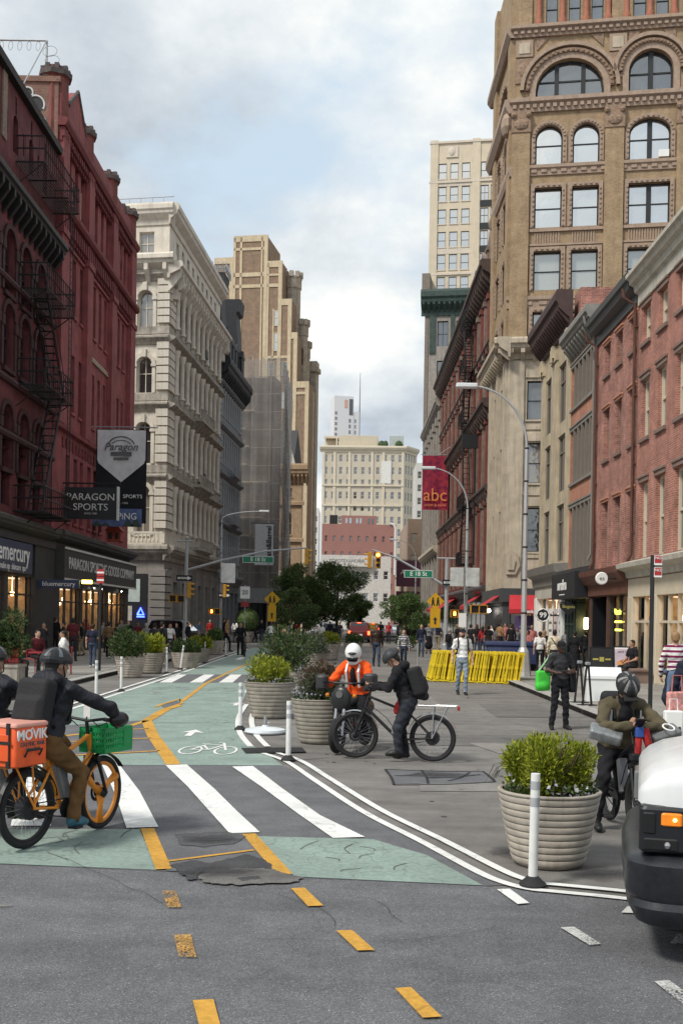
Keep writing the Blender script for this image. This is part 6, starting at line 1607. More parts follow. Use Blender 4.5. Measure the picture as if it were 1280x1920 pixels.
def shrub(t, h, R, kind, seed, n=2600, hh=.45, flowers=True, leaf=1.0):
 r = np.random.RandomState(seed)
 m = {'lime': LIME_L, 'green': GREEN_L, 'grey': GREY_L, 'red': RED_L, 'dark': DARK_L}[kind]
 lobes = []
 for i in range(16):
  a = r.uniform(0, 6.28); q = math.sqrt(r.uniform()) * R * .72; s = r.uniform(.28, .45) * R
  top = hh * (1 - .45 * (q / R) ** 2) * r.uniform(.65, 1.08)
  lobes.append(((q * math.cos(a), q * math.sin(a), h + top - s * .9), (s, s, s * 1.15)))
  lobes.append(((q*.8*math.cos(a),q*.8*math.sin(a),h+top*.45-s*.5),(s*1.1,s*1.1,s)))
 p, d = clump_points(r, lobes, n // len(lobes), .35)
 keep = p[:, 2] > h - .05
 p, d = p[keep], d[keep]; d[:, 2] += .45
 ln, wd = (.075, .022) if kind == 'lime' else (.06, .034)
 o=ob('foliage',leaf_mesh('foliage',p,d,ln*leaf,wd*leaf,m,seed=seed),t); o['kind']='stuff'
 k = MB()
 for i in range(14):
  a = r.uniform(0, 6.28); q = r.uniform(.2, .8) * R
  k.tube([(q*.3*math.cos(a),q*.3*math.sin(a),h-.05),(q*.6*math.cos(a),q*.6*math.sin(a),h+hh*.35),(q*math.cos(a),q*math.sin(a),h+hh*r.uniform(.5,.8))],[.012,.009,.005],5)
 k.build('stems', STEM, t)
 if flowers:
  a = r.uniform(0, 6.28, 260); q = R * r.uniform(.72, .97, 260)
  fp = np.stack([q * np.cos(a), q * np.sin(a), h - .04 + r.uniform(0, .12, 260)], 1)
  o=ob('edging_leaves',leaf_mesh('edging_leaves',fp,r.normal(size=(260,3))+[0,0,.8],.055,.03,GREEN_L,seed=seed+1),t); o['kind']='stuff'
  w = fp[:110] + [0, 0, .05]
  o=ob('flowers',leaf_mesh('flowers',w,r.normal(size=(110,3))+[0,0,.4],.038,.036,FLOWER,seed=seed+2),t); o['kind']='stuff'
def blades(t, h, R, n, seed, m=GREY_L, ln=.4, a0=0, a1=6.28):
 r = random.Random(seed); k = MB()
 for i in range(n):
  a=r.uniform(a0,a1); q=R*r.uniform(.75,.95); l=ln*r.uniform(.6,1.2); c,s=math.cos(a),math.sin(a); w=.007
  pts=[(q*c,q*s,h-.03),((q+l*.25)*c,(q+l*.25)*s,h+l*.42),((q+l*.6)*c,(q+l*.6)*s,h+l*.3),((q+l*.85)*c,(q+l*.85)*s,h-l*.1)]
  v=[(p[0]-s*w*e*f,p[1]+c*w*e*f,p[2]) for p,f in zip(pts,(1,1,.8,.1)) for e in (-1,1)]
  k.add(v, [(0, 1, 3, 2), (2, 3, 5, 4), (4, 5, 7, 6)])
 k.build('grass_blades', m, t)['kind'] = 'stuff'
x, y = G(1040, 1636); y += .3
t=planter('tan ribbed planter with bushy lime shrub beside the white van',x,y,.425,.63,P_CLAY,1,10,56); shrub(t,.61,.41,'lime',1,16000,.5,True,.7); blades(t,.62,.42,26,5,a0=-.9,a1=.6)
x, y = G(598, 1398); y += .35
t=planter('grey ribbed planter with reddish foliage beside the parked e-bike',x,y,.47,.73,P_CLAY2,2,10,48); shrub(t,.7,.47,'grey',2,3000,.5); shrub(t,.95,.32,'red',12,1200,.4,False); blades(t,.7,.45,40,6,GREEN_L,.25)
a_=np.random.RandomState(44); q_=np.stack([a_.uniform(-.42,.42,320),a_.uniform(-.42,.1,320),.72+a_.uniform(0,.2,320)],1)
o_=ob('flowers',leaf_mesh('flowers',q_,a_.normal(size=(320,3))+[0,0,.5],.045,.045,FLOWER,seed=9),t); o_['kind']='stuff'
shr = t
x, y = G(503, 1350); y += .4
t=planter('grey ribbed planter with low lime shrub, behind the umbrella base',x,y,.52,.74,P_CLAY2,3,9,48); shrub(t,.72,.5,'lime',3,5000,.6,True,1.1)
for i, (px, py, R, h, kind, hh, lab) in enumerate((
 (540, 1318, .55, .75, 'green', 1.15, 'planter under the tall dark green bush in mid street'),
 (587, 1262, .52, .75, 'grey', .75, 'planter with grey green bush behind the tall dark green bush'),
 (618, 1238, .5, .78, 'lime', .6, 'smooth planter with bright green shrub in mid street'),
 (661, 1233, .5, .75, 'green', .5, 'planter with low plants just left of the walking couple'),
 (240, 1272, .5, .7, 'green', 1.0, 'planter with tall green shrub at the left kerb'),
 (280,1264,.5,.72,'lime',.7,'planter with yellow green shrub beside the tall shrub at the left kerb'),
 (345, 1254, .6, .62, 'green', .5, 'wide low planter between two leaning white posts'),
 (372, 1244, .5, .65, 'lime', .55, 'planter with yellow green tuft behind the wide low planter'),
 (402, 1228, .5, .75, 'dark', .6, 'planter with dark shrub near the left signal pole'),
 (462, 1206, .55, .9, 'dark', .1, 'planter carrying a clipped ball shrub at the far crossing'))):
 x, y = G(px, py); y += .3
 t = planter(lab, x, y, R, h, P_CLAY2 if i % 2 else P_CLAY, 10 + i, 8, 28)
 if i == 9:
  r=np.random.RandomState(77); q=r.normal(size=(1800,3)); q/=np.linalg.norm(q,axis=1,keepdims=True)
  o=ob('foliage',leaf_mesh('foliage',q*.85+[0,0,1.75],q+r.normal(size=q.shape)*.4,.1,.06,GREEN_L,seed=5),t); o['kind']='stuff'
  MB().ball((0, 0, 1.75), .78, 14).build('inner_twigs', DARK_L, t)
 else: shrub(t,h,R*(1.35 if i in (0,1,4) else 1.05),kind,20+i,2600,hh,i < 4,1.35 if i < 3 else 1.8)
# leafy bed by the red cafe chairs at the left edge
t=thing('flower_box','wooden flower box with leafy shrub and red blossoms at the left edge','flower box',(-9.15,27.6,.13),0)
MB().box(-.75, .75, -.35, .35, 0, .55).box(-.78, .78, -.38, .38, .5, .57).build('box', P_CLAY, t)
r_=np.random.RandomState(8); lob=[((r_.uniform(-.7,.7),r_.uniform(-.3,.3),r_.uniform(.7,1.75)),(.3,.3,.3)) for _ in range(22)]
p_,d_=clump_points(r_,lob,150,.3); o_=ob('foliage',leaf_mesh('foliage',p_,d_,.12,.06,GREEN_L,seed=3),t); o_['kind']='stuff'
p_=np.stack([r_.uniform(-.3,.8,200),r_.uniform(-.4,.3,200),r_.uniform(.55,1.0,200)],1); o_=ob('flowers',leaf_mesh('flowers',p_,r_.normal(size=p_.shape)+[0,0,.4],.08,.07,RED_FL,seed=4),t); o_['kind']='stuff'
# ---- trees
BARK = mat('tree_bark', (0.045, 0.036, 0.03), .95, var=.3, scale=12, bump=.6, bscale=20)
def tree(label,x,y,h,cw,seed,n=7000,m=DARK_L,trunk=.16,c0=.32,leaf=.2,group='street trees',name='street_tree'):
 r = np.random.RandomState(seed); t = thing(name, label, 'tree', (x, y, 0), 0, group)
 k = MB(); fork = h * c0 + .4
 k.tube([(0,0,-.05),(.04,0,fork*.5),(0,.05,fork),(.1,.05,h*.7)],[trunk*1.25,trunk,trunk*.85,trunk*.4],9)
 lobes = []
 for i in range(30):
  a = r.uniform(0, 6.28); v = r.uniform(0, 1); z = h * c0 + (h * (1 - c0)) * (.08 + .86 * v)
  q = cw * .5 * math.sqrt(max(0.02, 1 - (2 * v - .85) ** 2 / 1.4)) * r.uniform(.3, .92)
  s=cw*r.uniform(.10,.19); c=(q*math.cos(a),q*math.sin(a),min(z,h-s)); lobes.append((c,(s,s,s*.75)))
  if i % 3==0: k.tube([(0,.03,fork*r.uniform(.8,1.15)),(c[0]*.5,c[1]*.5,(fork+c[2])/2),c],[trunk*.5,trunk*.3,.025],6)
 k.build('trunk', BARK, t, smooth=True)
 p, d = clump_points(r, lobes, n // 30, .25)
 o = ob('crown', leaf_mesh('crown', p, d, leaf, leaf * .55, m, seed=seed), t); o['kind'] = 'stuff'
 return t
tree('left broad dark street tree of the three in mid street',-4.6,102,7.4,6.4,1,16000,c0=.16)
tree('tall dark street tree in the middle of the three in mid street',-1.0,106,7.9,8.2,2,20000,c0=.18)
tree('right smaller street tree of the three in mid street', 1.2, 101, 4.6, 3.0, 3, 8000, c0=.16)
tree('slender tree with loose crown in front of the left broad tree',-3.9,78,4.3,3.4,4,8000,GREEN_L,.08,.15,.14)
tree('bushy small tree beside the right signal pole',4.1,70,3.8,2.6,5,8000,DARK_L,.08,.08,.14)
for i,(x,y,h) in enumerate(((7.4,132,4.6),(8.4,150,6),(-6.5,140,6),(7.6,170,6),(-3.5,175,7))): tree('dark street tree far down the street, '+('right side near the purple banners','right side by the grey block','left side by the brownstone','right of centre in the distance','left of centre in the distance')[i],x,y,h,5,10+i,3500,DARK_L,.12,.3,.28)
# ================================================================== STREET FURNITURE
PLW=mat('white_plastic',(0.72,0.72,0.70),.5,var=.08,scale=6,streak=.12); RUB=mat('black_rubber',(0.02,0.02,0.022),.8,var=.2)
REFL = mat('silver_reflector', (0.42, 0.43, 0.45), .35, .2)
def bollard_post(label, px, py, h=.86, lean=(0, 0)):
 x,y=G(px,py); t=thing('delineator_post',label,'bollard',(x,y,.012),0,'white flexible lane posts')
 MB().lathe([(.10,0),(.105,.02),(.07,.05),(.045,.075),(.03,.08)],20).build('base',RUB,t,smooth='auto')
 sh = lambda z: (lean[0] * z, lean[1] * z)
 def seg(z0, z1, r): return MB().tube([(*sh(z0), z0), (*sh(z1), z1)], r, 16)
 seg(.07, h, .036).build('tube', PLW, t, smooth='auto')
 for z0,z1 in ((h*.71,h*.79),(h*.86,h*.935)): seg(z0,z1,.0375).build('reflector',REFL,t,smooth='auto')
for px, py, h, ln, lab in ((998, 1665, .86, (.01, 0), 'white lane post with grey bands in front of the tan planter by the van'), (540, 1428, .84, (0, 0), 'white lane post in front of the reddish foliage planter'),
                       (450,1370,.84,(0,0),'white lane post beside the umbrella base, left of the lime planter'),(180,1312,.92,(0,0),'nearest white lane post on the left side of the bike lane'),
                       (227,1298,.92,(0,0),'second white lane post on the left side of the bike lane'),(312,1264,.92,(0,0),'white lane post just left of the wide low planter'),
                       (338,1257,.92,(.12,0),'leaning white lane post before the wide low planter'),(359,1252,.92,(.02,0),'upright white lane post right of the leaning one'),
                       (382, 1244, .92, (.06, 0), 'fourth white lane post in the row past the wide low planter'), (423, 1232, .92, (0, 0), 'farthest white lane post beside the standing cyclist')):
 bollard_post(lab, px, py, h, ln)
def umbrella_base(label, px, py, ph):
 x, y = G(px, py); t = thing('umbrella_base', label, 'umbrella base', (x, y, .01), 0)
 MB().lathe([(.33,0),(.36,.03),(.35,.07),(.2,.10),(.06,.115),(.05,.14)],32).build('disc',mat('white_enamel',(.66,.70,.74),.35,var=.08),t,smooth='auto')
 MB().tube([(0,0,.1),(0,0,ph)],.028,12).tube([(.03,0,ph*.6),(.07,0,ph*.6)],.015,6).build('socket',STEEL,t,smooth='auto')
umbrella_base('white umbrella base with short grey socket in front of the lime planter',497,1376,.3)
umbrella_base('white umbrella base with tall pole left of the yellow barriers', 782, 1277, 1.25)
LAMPG = mat('lamp_post_grey', (0.42, 0.43, 0.44), .5, .3, var=.08, scale=3); GALV = STEEL
def street_lamp(label, x, y, h, side, reach, rise, z0=.13, base=True):
 t = thing('street_lamp', label, 'street lamp', (x, y, z0), 0, 'tall grey street lamps')
 MB().tube([(0, 0, 0), (0, 0, h)], [.11, .065], 8).build('pole', LAMPG, t)
 if base: MB().lathe([(.3, 0), (.27, .15), (.2, .85), (.13, 1.0)], 8).build('base', LAMPG, t)
 pts=[(side*reach*(1-math.cos(a)) ,0,h+rise*math.sin(a)) for a in np.linspace(0,1.45,10)]
 MB().tube([(0,0,h-.6)]+pts,[.05]+[.045]*5+[.035]*5,8).build('arm',LAMPG,t,smooth='auto')
 e = pts[-1]
 MB().rbox(min(e[0],e[0]+side*.75),max(e[0],e[0]+side*.75),-.17,.17,e[2]-.06,e[2]+.09,.05).build('luminaire',mat('lamp_head',(.62,.64,.66),.4),t)
 k = MB()
 for z in np.arange(2.2,h,1.15): k.lathe([(.12-.05*z/h,z-.03),(.12-.05*z/h,z+.03)],8)
 k.build('straps', IRON, t)
 return t
street_lamp('nearest tall grey street lamp, over the right kerb by the yellow barriers',6.17,37.2,8.0,-1,2.0,2.1)
street_lamp('second tall grey street lamp on the right, beneath the crimson banner',6.4,57.5,8.0,-1,2.0,2.1)
street_lamp('grey street lamp on the left beyond the crossing',-9.8,82.6,9.4,1,3.3,.7,base=False)
street_lamp('distant street lamp down the right side of the street', 6.9, 108, 8.0, -1, 2.2, 2.0)
Y_SIG=mat('signal_yellow',(.55,.28,.03),.5); SGREEN=mat('street_sign_green',(0.012,0.19,0.10),.5,var=.05)
RED_LIT=emit('signal_red_lit',(1,.08,.02),9); AMB_LIT=emit('signal_hand_lit',(1,.2,.03),7); ORG_LIT=emit('signal_orange_lit',(1,.35,.04),6)
def signal_head(t, c, face=0, lit=None, lm=None):
 """three lens vertical signal; face: 0 towards the viewer, +-1 towards +-x"""
 x, y, z = c; k = MB().rbox(-.17, .17, -.12, .12, -.5, .5, .03)
 s = MB().rbox(-.17, .17, -.12, .12, -.5, .5, .03)
 for i in range(3):
  zz = .32 - i * .32; a = np.linspace(0.2, 2.94, 7)
  for q in range(6): s.add([(.13*math.cos(a[q]),-.12,zz+.13*math.sin(a[q])),(.13*math.cos(a[q+1]),-.12,zz+.13*math.sin(a[q+1])),(.13*math.cos(a[q+1]),-.34,zz+.12*math.sin(a[q+1])),(.13*math.cos(a[q]),-.34,zz+.12*math.sin(a[q]))],[(0,1,2,3)])
 h = s.build('signal_head', Y_SIG, t, (x, y, z), rad({0: 0, 1: 90, -1: -90}[face]))
 for i in range(3): MB().lathe([(.01,-.125),(.115,-.125)],14,(0,0,.32-i*.32),axis='y',cap=False).build('lens',lm if lit==i else mat('lens_dark',(.02,.012,.01),.3),h)
def ped_signal(t, c, lit):
 x,y,z=c; h=MB().rbox(-.24,.24,-.14,.14,-.24,.24,.03).box(-.24,.24,-.24,-.14,.2,.24).box(-.24,-.2,-.24,-.14,-.24,.24).box(.2,.24,-.24,-.14,-.24,.24).build('pedestrian_signal',Y_SIG,t,(x,y,z))
 MB().box(-.18,.18,-.15,-.142,-.18,.18).build('screen',mat('signal_screen',(.015,.012,.01),.4),h)
 if lit: MB().rbox(-.08,.08,-.165,-.155,-.12,.02,.01).box(-.07,-.04,-.165,-.155,.02,.13).box(-.03,0,-.165,-.155,.02,.15).box(.01,.04,-.165,-.155,.02,.14).box(.05,.08,-.165,-.155,0,.1).build('hand_symbol',AMB_LIT,h)
def street_sign(t, c, w, h, body, m=SGREEN):
 x,y,z=c; s=MB().box(-w/2,w/2,-.03,.0,-h/2,h/2).build('name_sign',SIGN_WHT,t,(x,y,z))
 MB().box(-w/2+.03,w/2-.03,-.036,-.03,-h/2+.03,h/2-.03).build('sign_face',m,s); text(body,h*.8,SIGN_WHT,s,(0,-.045,0),bold=.005)
def one_way(t, c, w=.9, h=.3, right=True):
 x,y,z=c; s=MB().box(-w/2,w/2,-.03,0,-h/2,h/2).build('one_way_sign',SIGN_BLK,t,(x,y,z)); g=1 if right else-1
 MB().plate([(-w*.42*g,-.06),(w*.2*g,-.06),(w*.2*g,-.13),(w*.44*g,0),(w*.2*g,.13),(w*.2*g,.06),(-w*.42*g,.06)][::g],-.036,-.031).build('arrow',SIGN_WHT,s)
 text('ONE WAY', .1, SIGN_BLK, s, (-.08 * g, -.045, 0))
def sign_box(t, name, c, w, h, m, body=None, bm=None, size=.2):
 s = MB().box(-w / 2, w / 2, -.025, .0, -h / 2, h / 2).build(name, m, t, c)
 if body: text(body, size, bm or SIGN_BLK, s, (0, -.03, 0), bold=.004)
 return s
t=thing('signal_mast','grey signal mast with long arm and green street sign, left of the street','traffic light',(-10.2,67.3,0),0,'signal masts')
MB().tube([(0,0,0),(.05,0,6.7)],[.14,.1],8).lathe([(.26,0),(.24,.5),(.15,.6)],8).build('pole',LAMPG,t)
MB().tube([(.03,0,4.9),(2.2,0,5.55),(5.0,0,6.2),(7.6,0,6.45)],[.09,.075,.06,.045],8).build('arm',LAMPG,t,smooth='auto')
MB().tube([(-.6,0,6.75),(.4,0,6.75)],.06,6).ball((.05,0,6.95),.12,8).build('cap_light',LAMPG,t); MB().tube([(.05,0,6.5),(5,0,6.2)],.012,4).build('stay_wire',GALV,t)
street_sign(t,(4.55,-.1,5.65),1.95,.42,'E 18 St'); signal_head(t,(7.6,0,5.9),1); signal_head(t,(.25,-.1,3.65),1); one_way(t,(-.05,-.2,4.4),1.0,.36); ped_signal(t,(-.75,-.15,3.1),False); ped_signal(t,(-.3,.3,3.1),False)
t=thing('signal_mast','grey signal mast with arm, lit hand signal and green street sign, right of the street','traffic light',(6.1,65.7,0),0,'signal masts')
MB().tube([(0,0,0),(.0,0,5.8)],[.14,.1],8).lathe([(.26,0),(.24,.5),(.15,.6)],8).build('pole',LAMPG,t)
MB().tube([(0,0,4.1),(-1.5,0,4.95),(-3.2,0,5.85),(-4.6,0,6.3)],[.09,.075,.06,.045],8).build('arm',LAMPG,t,smooth='auto')
street_sign(t,(-1.75,-.1,4.85),1.75,.46,'E 18 St'); signal_head(t,(-4.75,0,5.65),-1); signal_head(t,(-4.25,-.1,5.65),0,0,ORG_LIT); one_way(t,(.2,-.2,4.35),.95,.36,True); ped_signal(t,(.5,-.15,2.45),True); MB().tube([(-.6,0,5.85),(.5,0,5.85)],.05,6).build('cap_light',LAMPG,t)
def sign_post(name, label, x, y, h, m=GALV, z0=0.0, r=.035):
 t=thing(name,label,'sign',(x,y,z0),0); MB().tube([(0,0,0),(0,0,h)],r,8).build('post',m,t); return t
Y_SGN = mat('warning_yellow', (.62, .34, .01), .5, var=.05)
def warning(label, x, y, zc, s=.5):
 t = sign_post('crossing_sign', label, x, y, zc + .3)
 MB().plate([(0, -s), (s, 0), (0, s), (-s, 0)], -.03, 0).build('diamond', Y_SGN, t, (0, -.04, zc))
 for d in (-.14,.14): MB().ball((d,-.075,.17),(.05,.01,.06),8).plate([(d-.07,-.02),(d+.07,-.02),(d+.05,.11),(d-.05,.11)],-.085,-.07).plate([(d-.1,-.25),(d-.04,-.25),(d+.03,0),(d-.05,0)],-.085,-.07).plate([(d+.04,-.25),(d+.1,-.25),(d+.05,0),(d-.02,0)],-.084,-.07).build('walking_figure',SIGN_BLK,t,(0,0,zc))
 MB().box(-.28, .28, -.03, 0, -.55, .55).build('lower_plate', Y_SGN, t, (0, -.036, zc - .95))
 MB().plate([(-.05,-.2),(.05,-.2),(.05,.05),(.12,.05),(0,.22),(-.12,.05),(-.05,.05)],-.08,-.07).build('arrow',SIGN_BLK,t,(0,0,zc-1.1))
warning('yellow pedestrian crossing sign left of the street trees',-5.05,72,3.25,.55); warning('yellow pedestrian crossing sign beside the right signal mast',5.0,60.5,3.1,.5)
t=sign_post('speed_sign','white speed limit sign on a post before the netted building',-6.6,69,4.1); sign_box(t,'plate',(0,-.05,3.6),.62,.78,SIGN_WHT,'20',None,.4); sign_box(t,'lower_plate',(0,-.05,2.85),.5,.35,mat('sign_dull_red',(.3,.04,.04),.6))
t = sign_post('panel_back', 'pair of pale sign backs on the second lamp pole', 6.25, 56.9, 4.9);
for d in (-.42,.42): MB().rbox(d-.36,d+.36,-.06,.0,3.85,4.85,.03).build('panel',mat('pale_sign_back',(.5,.51,.5),.5),t)
sign_box(t,'notice',(-.1,-.08,2.05),.4,.75,SIGN_WHT); ped_signal(t,(.55,-.05,2.65),False); ped_signal(t,(1.0,.1,2.65),False)
t=sign_post('panel_back','large grey sign back on the lamp pole beyond the left crossing',-9.6,81.9,6.2); MB().rbox(-.1,1.0,-.1,0,4.6,6.1,.03).build('panel',mat('grey_sign_back',(.36,.37,.38),.5),t); one_way(t,(.2,-.1,3.65),.95,.36); ped_signal(t,(-.75,-.1,2.4),True); ped_signal(t,(-.35,.1,2.4),False); signal_head(t,(.2,0,4.0),1)
x,y=G(1218,1345,.13); t=sign_post('parking_sign','black sign post with small red plates at the right sidewalk',x,y,3.3,SIGN_BLK,.13,.045)
PRED = mat('parking_red', (.4, .03, .03), .6)
for z in (3.2,2.95): s=sign_box(t,'plate',(.1,-.02,z),.16,.2,SIGN_WHT); MB().box(-.07,.07,-.03,-.026,-.06,.09).build('red_face',PRED,s); text('NO',.08,SIGN_WHT,s,(0,-.035,.04))
x,y=G(186,1258,.13); t=sign_post('parking_sign','black sign post with small red plates on the left sidewalk',x,y,3.5,SIGN_BLK,.13,.05)
for z in (3.3,3.05): s=sign_box(t,'plate',(-.0,-.05,z),.24,.22,PRED); MB().box(-.12,.12,-.03,-.026,-.03,.03).build('stripe',SIGN_WHT,s)
# ---- stacked yellow crowd barriers, each one an object
YEL=mat('barrier_yellow',(.74,.56,.02),.5,var=.12,scale=5); YELD=mat('barrier_yellow_worn',(.6,.45,.02),.6,var=.2,scale=6)
def barrier_mesh(m):
 k = MB()
 for z in (1.04, .55, .12): k.box(-.03, .03, -.62, .62, z - .05, z + .05)
 for yy in np.linspace(-.58, .58, 7): k.box(-.024, .024, yy - .03, yy + .03, .12, 1.0)
 k.box(-.11,.11,-.6,-.54,0,.05).box(-.11,.11,.54,.6,0,.05).box(-.02,.02,-.6,-.54,.04,.14).box(-.02,.02,.54,.6,.04,.14)
 return k.mesh('crowd_barrier', m)
bm = [barrier_mesh(YEL), barrier_mesh(YELD)]
xa, ya = G(800, 1278); xb, yb = G(966, 1284); r_ = random.Random(5)
for i in range(32):
 f_=i/31; o=ob('crowd_barrier',bm[i % 3==1],None,(xa+(xb-xa)*f_+.1,ya+.62+(yb-ya)*f_+r_.uniform(-.05,.05),.0))
 tilt=.2-.1*((f_*3) % 1); o.rotation_euler=(0,tilt+r_.uniform(-.02,.02),r_.uniform(-.04,.04))
 o.location.z = .11 * math.sin(abs(tilt)) + .003; o.scale = (1, 1, .93)
 tag(o,'folded yellow crowd barrier standing in the long stack by the right kerb','barrier','stacked yellow crowd barriers')
t=thing('covered_cart','low cart under a dark blue cover behind the yellow barriers','cart',(6.45,41.5,.13),rad(-6))
MB().rbox(-1.0,1.0,-.45,.45,.25,1.05,.08).rbox(-1.06,1.06,-.5,.5,.95,1.12,.06).build('cover',mat('blue_tarp',(.02,.03,.09),.6,bump=.3,bscale=6),t,smooth='auto'); text('C',.3,SIGN_WHT,t,(-.1,-.46,.6))
for s_ in (-.8,.8): MB().lathe([(.02,-.05),(.16,-.05),(.16,.05),(.02,.05)],12,(s_,0,.16),axis='y').build('wheel',RUB,t)
# ---- things on the right sidewalk
x,y=G(1128,1314,.13); t=thing('white_bin','white plastic storage bin with sloping lid on the right sidewalk','bin',(x,y,.13),rad(-8))
WBOX = mat('white_bin_plastic', (.74, .75, .74), .4, var=.03)
MB().extrude([(-.32,.0),(.32,0),(.34,.62),(-.34,.55)],-.4,.4).build('body',WBOX,t); MB().extrude([(-.37,.55),(.36,.62),(.36,.68),(.05,.82),(-.1,.82),(-.37,.62)],-.43,.43).build('lid',WBOX,t)
for i,(px,py,lab) in enumerate(((1085,1318,'left of the two black queue stands by the white bin'),(1100,1323,'right of the two black queue stands touching the white bin'))):
 x,y=G(px,py,.13); t=thing('queue_stand','black metal stand, '+lab,'stand',(x,y,.13),rad(20),'black queue stands')
 MB().tube([(-.12,0,0),(-.02,0,.95)],.025,6).tube([(.12,0,0),(.02,0,.95)],.025,6).build('legs',IRON,t); MB().rbox(-.06,.06,-.04,.04,.93,1.0,.02).build('head',GALV,t); MB().box(-.2,.2,-.12,.12,0,.025).build('foot',IRON,t)
def aboard(label, px, py, w, h, m, rz=0):
 x, y = G(px, py, .13); t = thing('sidewalk_sign', label, 'sign', (x, y, .13), rz)
 f_=MB().extrude([(-.03,.04),(.0,.04),(.23,h),(.2,h)],-w/2,w/2).build('front_board',m,t)
 MB().extrude([(.43,.04),(.46,.04),(.26,h),(.23,h)],-w/2,w/2).build('rear_board',SIGN_BLK,t)
 k = MB()
 for s_ in (-1, 1): k.tube([(s_ * w / 2, -.04, 0), (s_ * w / 2, .2, h + .02)], .02, 5)
 k.tube([(-w / 2, .2, h + .02), (w / 2, .2, h + .02)], .02, 5).build('frame', IRON, t)
 return t
def on_board(t, k, name, m, h): o = k.build(name, m, t); return o
t=aboard('sidewalk board with orange hot dog picture outside the brick shops',1173,1277,.75,1.1,SIGN_WHT,rad(-5))
sl = lambda z: -.03 + .23 * (z - .04) / 1.06 - .006
MB().add([(-.35,sl(.35),.35),(.35,sl(.35),.35),(.35,sl(1.05),1.05),(-.35,sl(1.05),1.05)],[(0,1,2,3)]).build('picture',mat('lilac_print',(.5,.42,.5),.6),t)
k = MB()
for (cx_, cz, a, bq) in ((0, .58, .3, .12), (.05, .64, .24, .07)):
 k.add([(cx_+a*math.cos(q),sl(cz+bq*math.sin(q))-.004-(.004 if a < .3 else 0),cz+bq*math.sin(q)) for q in np.linspace(0,6.28,20)[:-1]],[tuple(range(19))],0 if a==.3 else 1)
k.build('printed_food',[mat('bun_orange',(.62,.3,.1),.6),mat('sausage_red',(.45,.12,.04),.6)],t); text('HOT DOGS',.1,GREY_INK,t,(0,sl(.95)-.01,.95),rot=(rad(78),0,0))
t=aboard('black sidewalk board with yellow winged emblem outside the green shop',1128,1268,.8,1.0,SIGN_BLK,rad(-3))
k = MB(); DY = MATS['dull_yellow']
for q,w_,h_ in ((0,.16,.16),(-.22,.2,.06),(.22,.2,.06)): k.box(q-w_/2,q+w_/2,sl(.6)-.01,sl(.6)-.006,.6-h_/2,.6+h_/2)
k.build('emblem', DY, t)
# cafe furniture by the left shops
CH_RED = mat('red_chair', (.3, .025, .03), .5)
def cafe_chair(label, x, y, rz):
 t = thing('cafe_chair', label, 'chair', (x, y, .13), rz, 'red metal cafe chairs')
 MB().rbox(-.2, .2, -.2, .2, .43, .46, .02).build('seat', CH_RED, t)
 k = MB()
 for q in (-.15, -.05, .05, .15): k.box(q - .03, q + .03, .19, .21, .55, .85)
 k.box(-.21, .21, .18, .22, .82, .87).build('backrest', CH_RED, t)
 for sx in (-.18, .18):
  MB().tube([(sx,-.18,0),(sx,-.16,.43)],.013,6).build('leg',CH_RED,t); MB().tube([(sx,.2,0),(sx,.18,.43),(sx,.2,.85)],.013,6).build('leg',CH_RED,t)
def cafe_table(label, x, y):
 t=thing('cafe_table',label,'table',(x,y,.13),0,'round cafe tables'); MB().lathe([(.01,.71),(.34,.71),(.34,.74),(.01,.74)],20,cap=False).build('top',CH_RED,t); MB().tube([(0,0,0),(0,0,.71)],.025,8).lathe([(.22,0),(.2,.03),(.04,.05)],12).build('pedestal',IRON,t)
cafe_chair('red cafe chair under the seated man with the cap',-9.55,30.6,rad(100)); cafe_chair('red cafe chair under the seated person in white',-8.75,33.2,rad(-70)); cafe_chair('empty red cafe chair beside the flower box',-9.1,29.2,rad(180)); cafe_chair('red cafe chair under the person in maroon at the shop wall',-9.9,34.0,rad(60))
cafe_table('round red cafe table between the seated man with cap and the person in white',-9.15,31.9); cafe_table('round red cafe table near the flower box',-10.2,29.0)
  # ================================================================== PEOPLE (one continuous surface each, grown from a smooth distance field)
def sd_cone(p, a, b, ra, rb):
 a, b = np.asarray(a, float), np.asarray(b, float); ab = b - a; l2 = float(ab @ ab) or 1e-9
 t = np.clip(((p - a) @ ab) / l2, 0, 1)
 return np.linalg.norm(p - a - t[..., None] * ab, axis=-1) - (ra + (rb - ra) * t)
def sd_ell(p, c, r, R=None):
 q = p - np.asarray(c, float)
 if R is not None: q = q @ R
 r=np.asarray(r,float); k=np.linalg.norm(q/r,axis=-1); k2=np.linalg.norm(q/(r*r),axis=-1)
 return k * (k - 1) / np.maximum(k2, 1e-6)
def sd_box(p, c, h, rr, R=None):
 q = p - np.asarray(c, float)
 if R is not None: q = q @ R
 q = np.abs(q) - (np.asarray(h, float) - rr)
 return np.linalg.norm(np.maximum(q, 0), axis=-1) + np.minimum(q.max(-1), 0) - rr
def prim_d(pr, p):
 if pr[0] == 'c': return sd_cone(p, *pr[1:5])
 if pr[0] == 'e': return sd_ell(p, *pr[1:4])
 return sd_box(p, *pr[1:5])
def prim_bb(pr):
 if pr[0] == 'c':
  a,b=np.array(pr[1]),np.array(pr[2]); m=max(pr[3],pr[4]); return np.minimum(a,b)-m,np.maximum(a,b)+m
 c = np.array(pr[1]); m = max(pr[2]) * (1.0 if pr[0] == 'e' else 1.75); return c - m, c + m
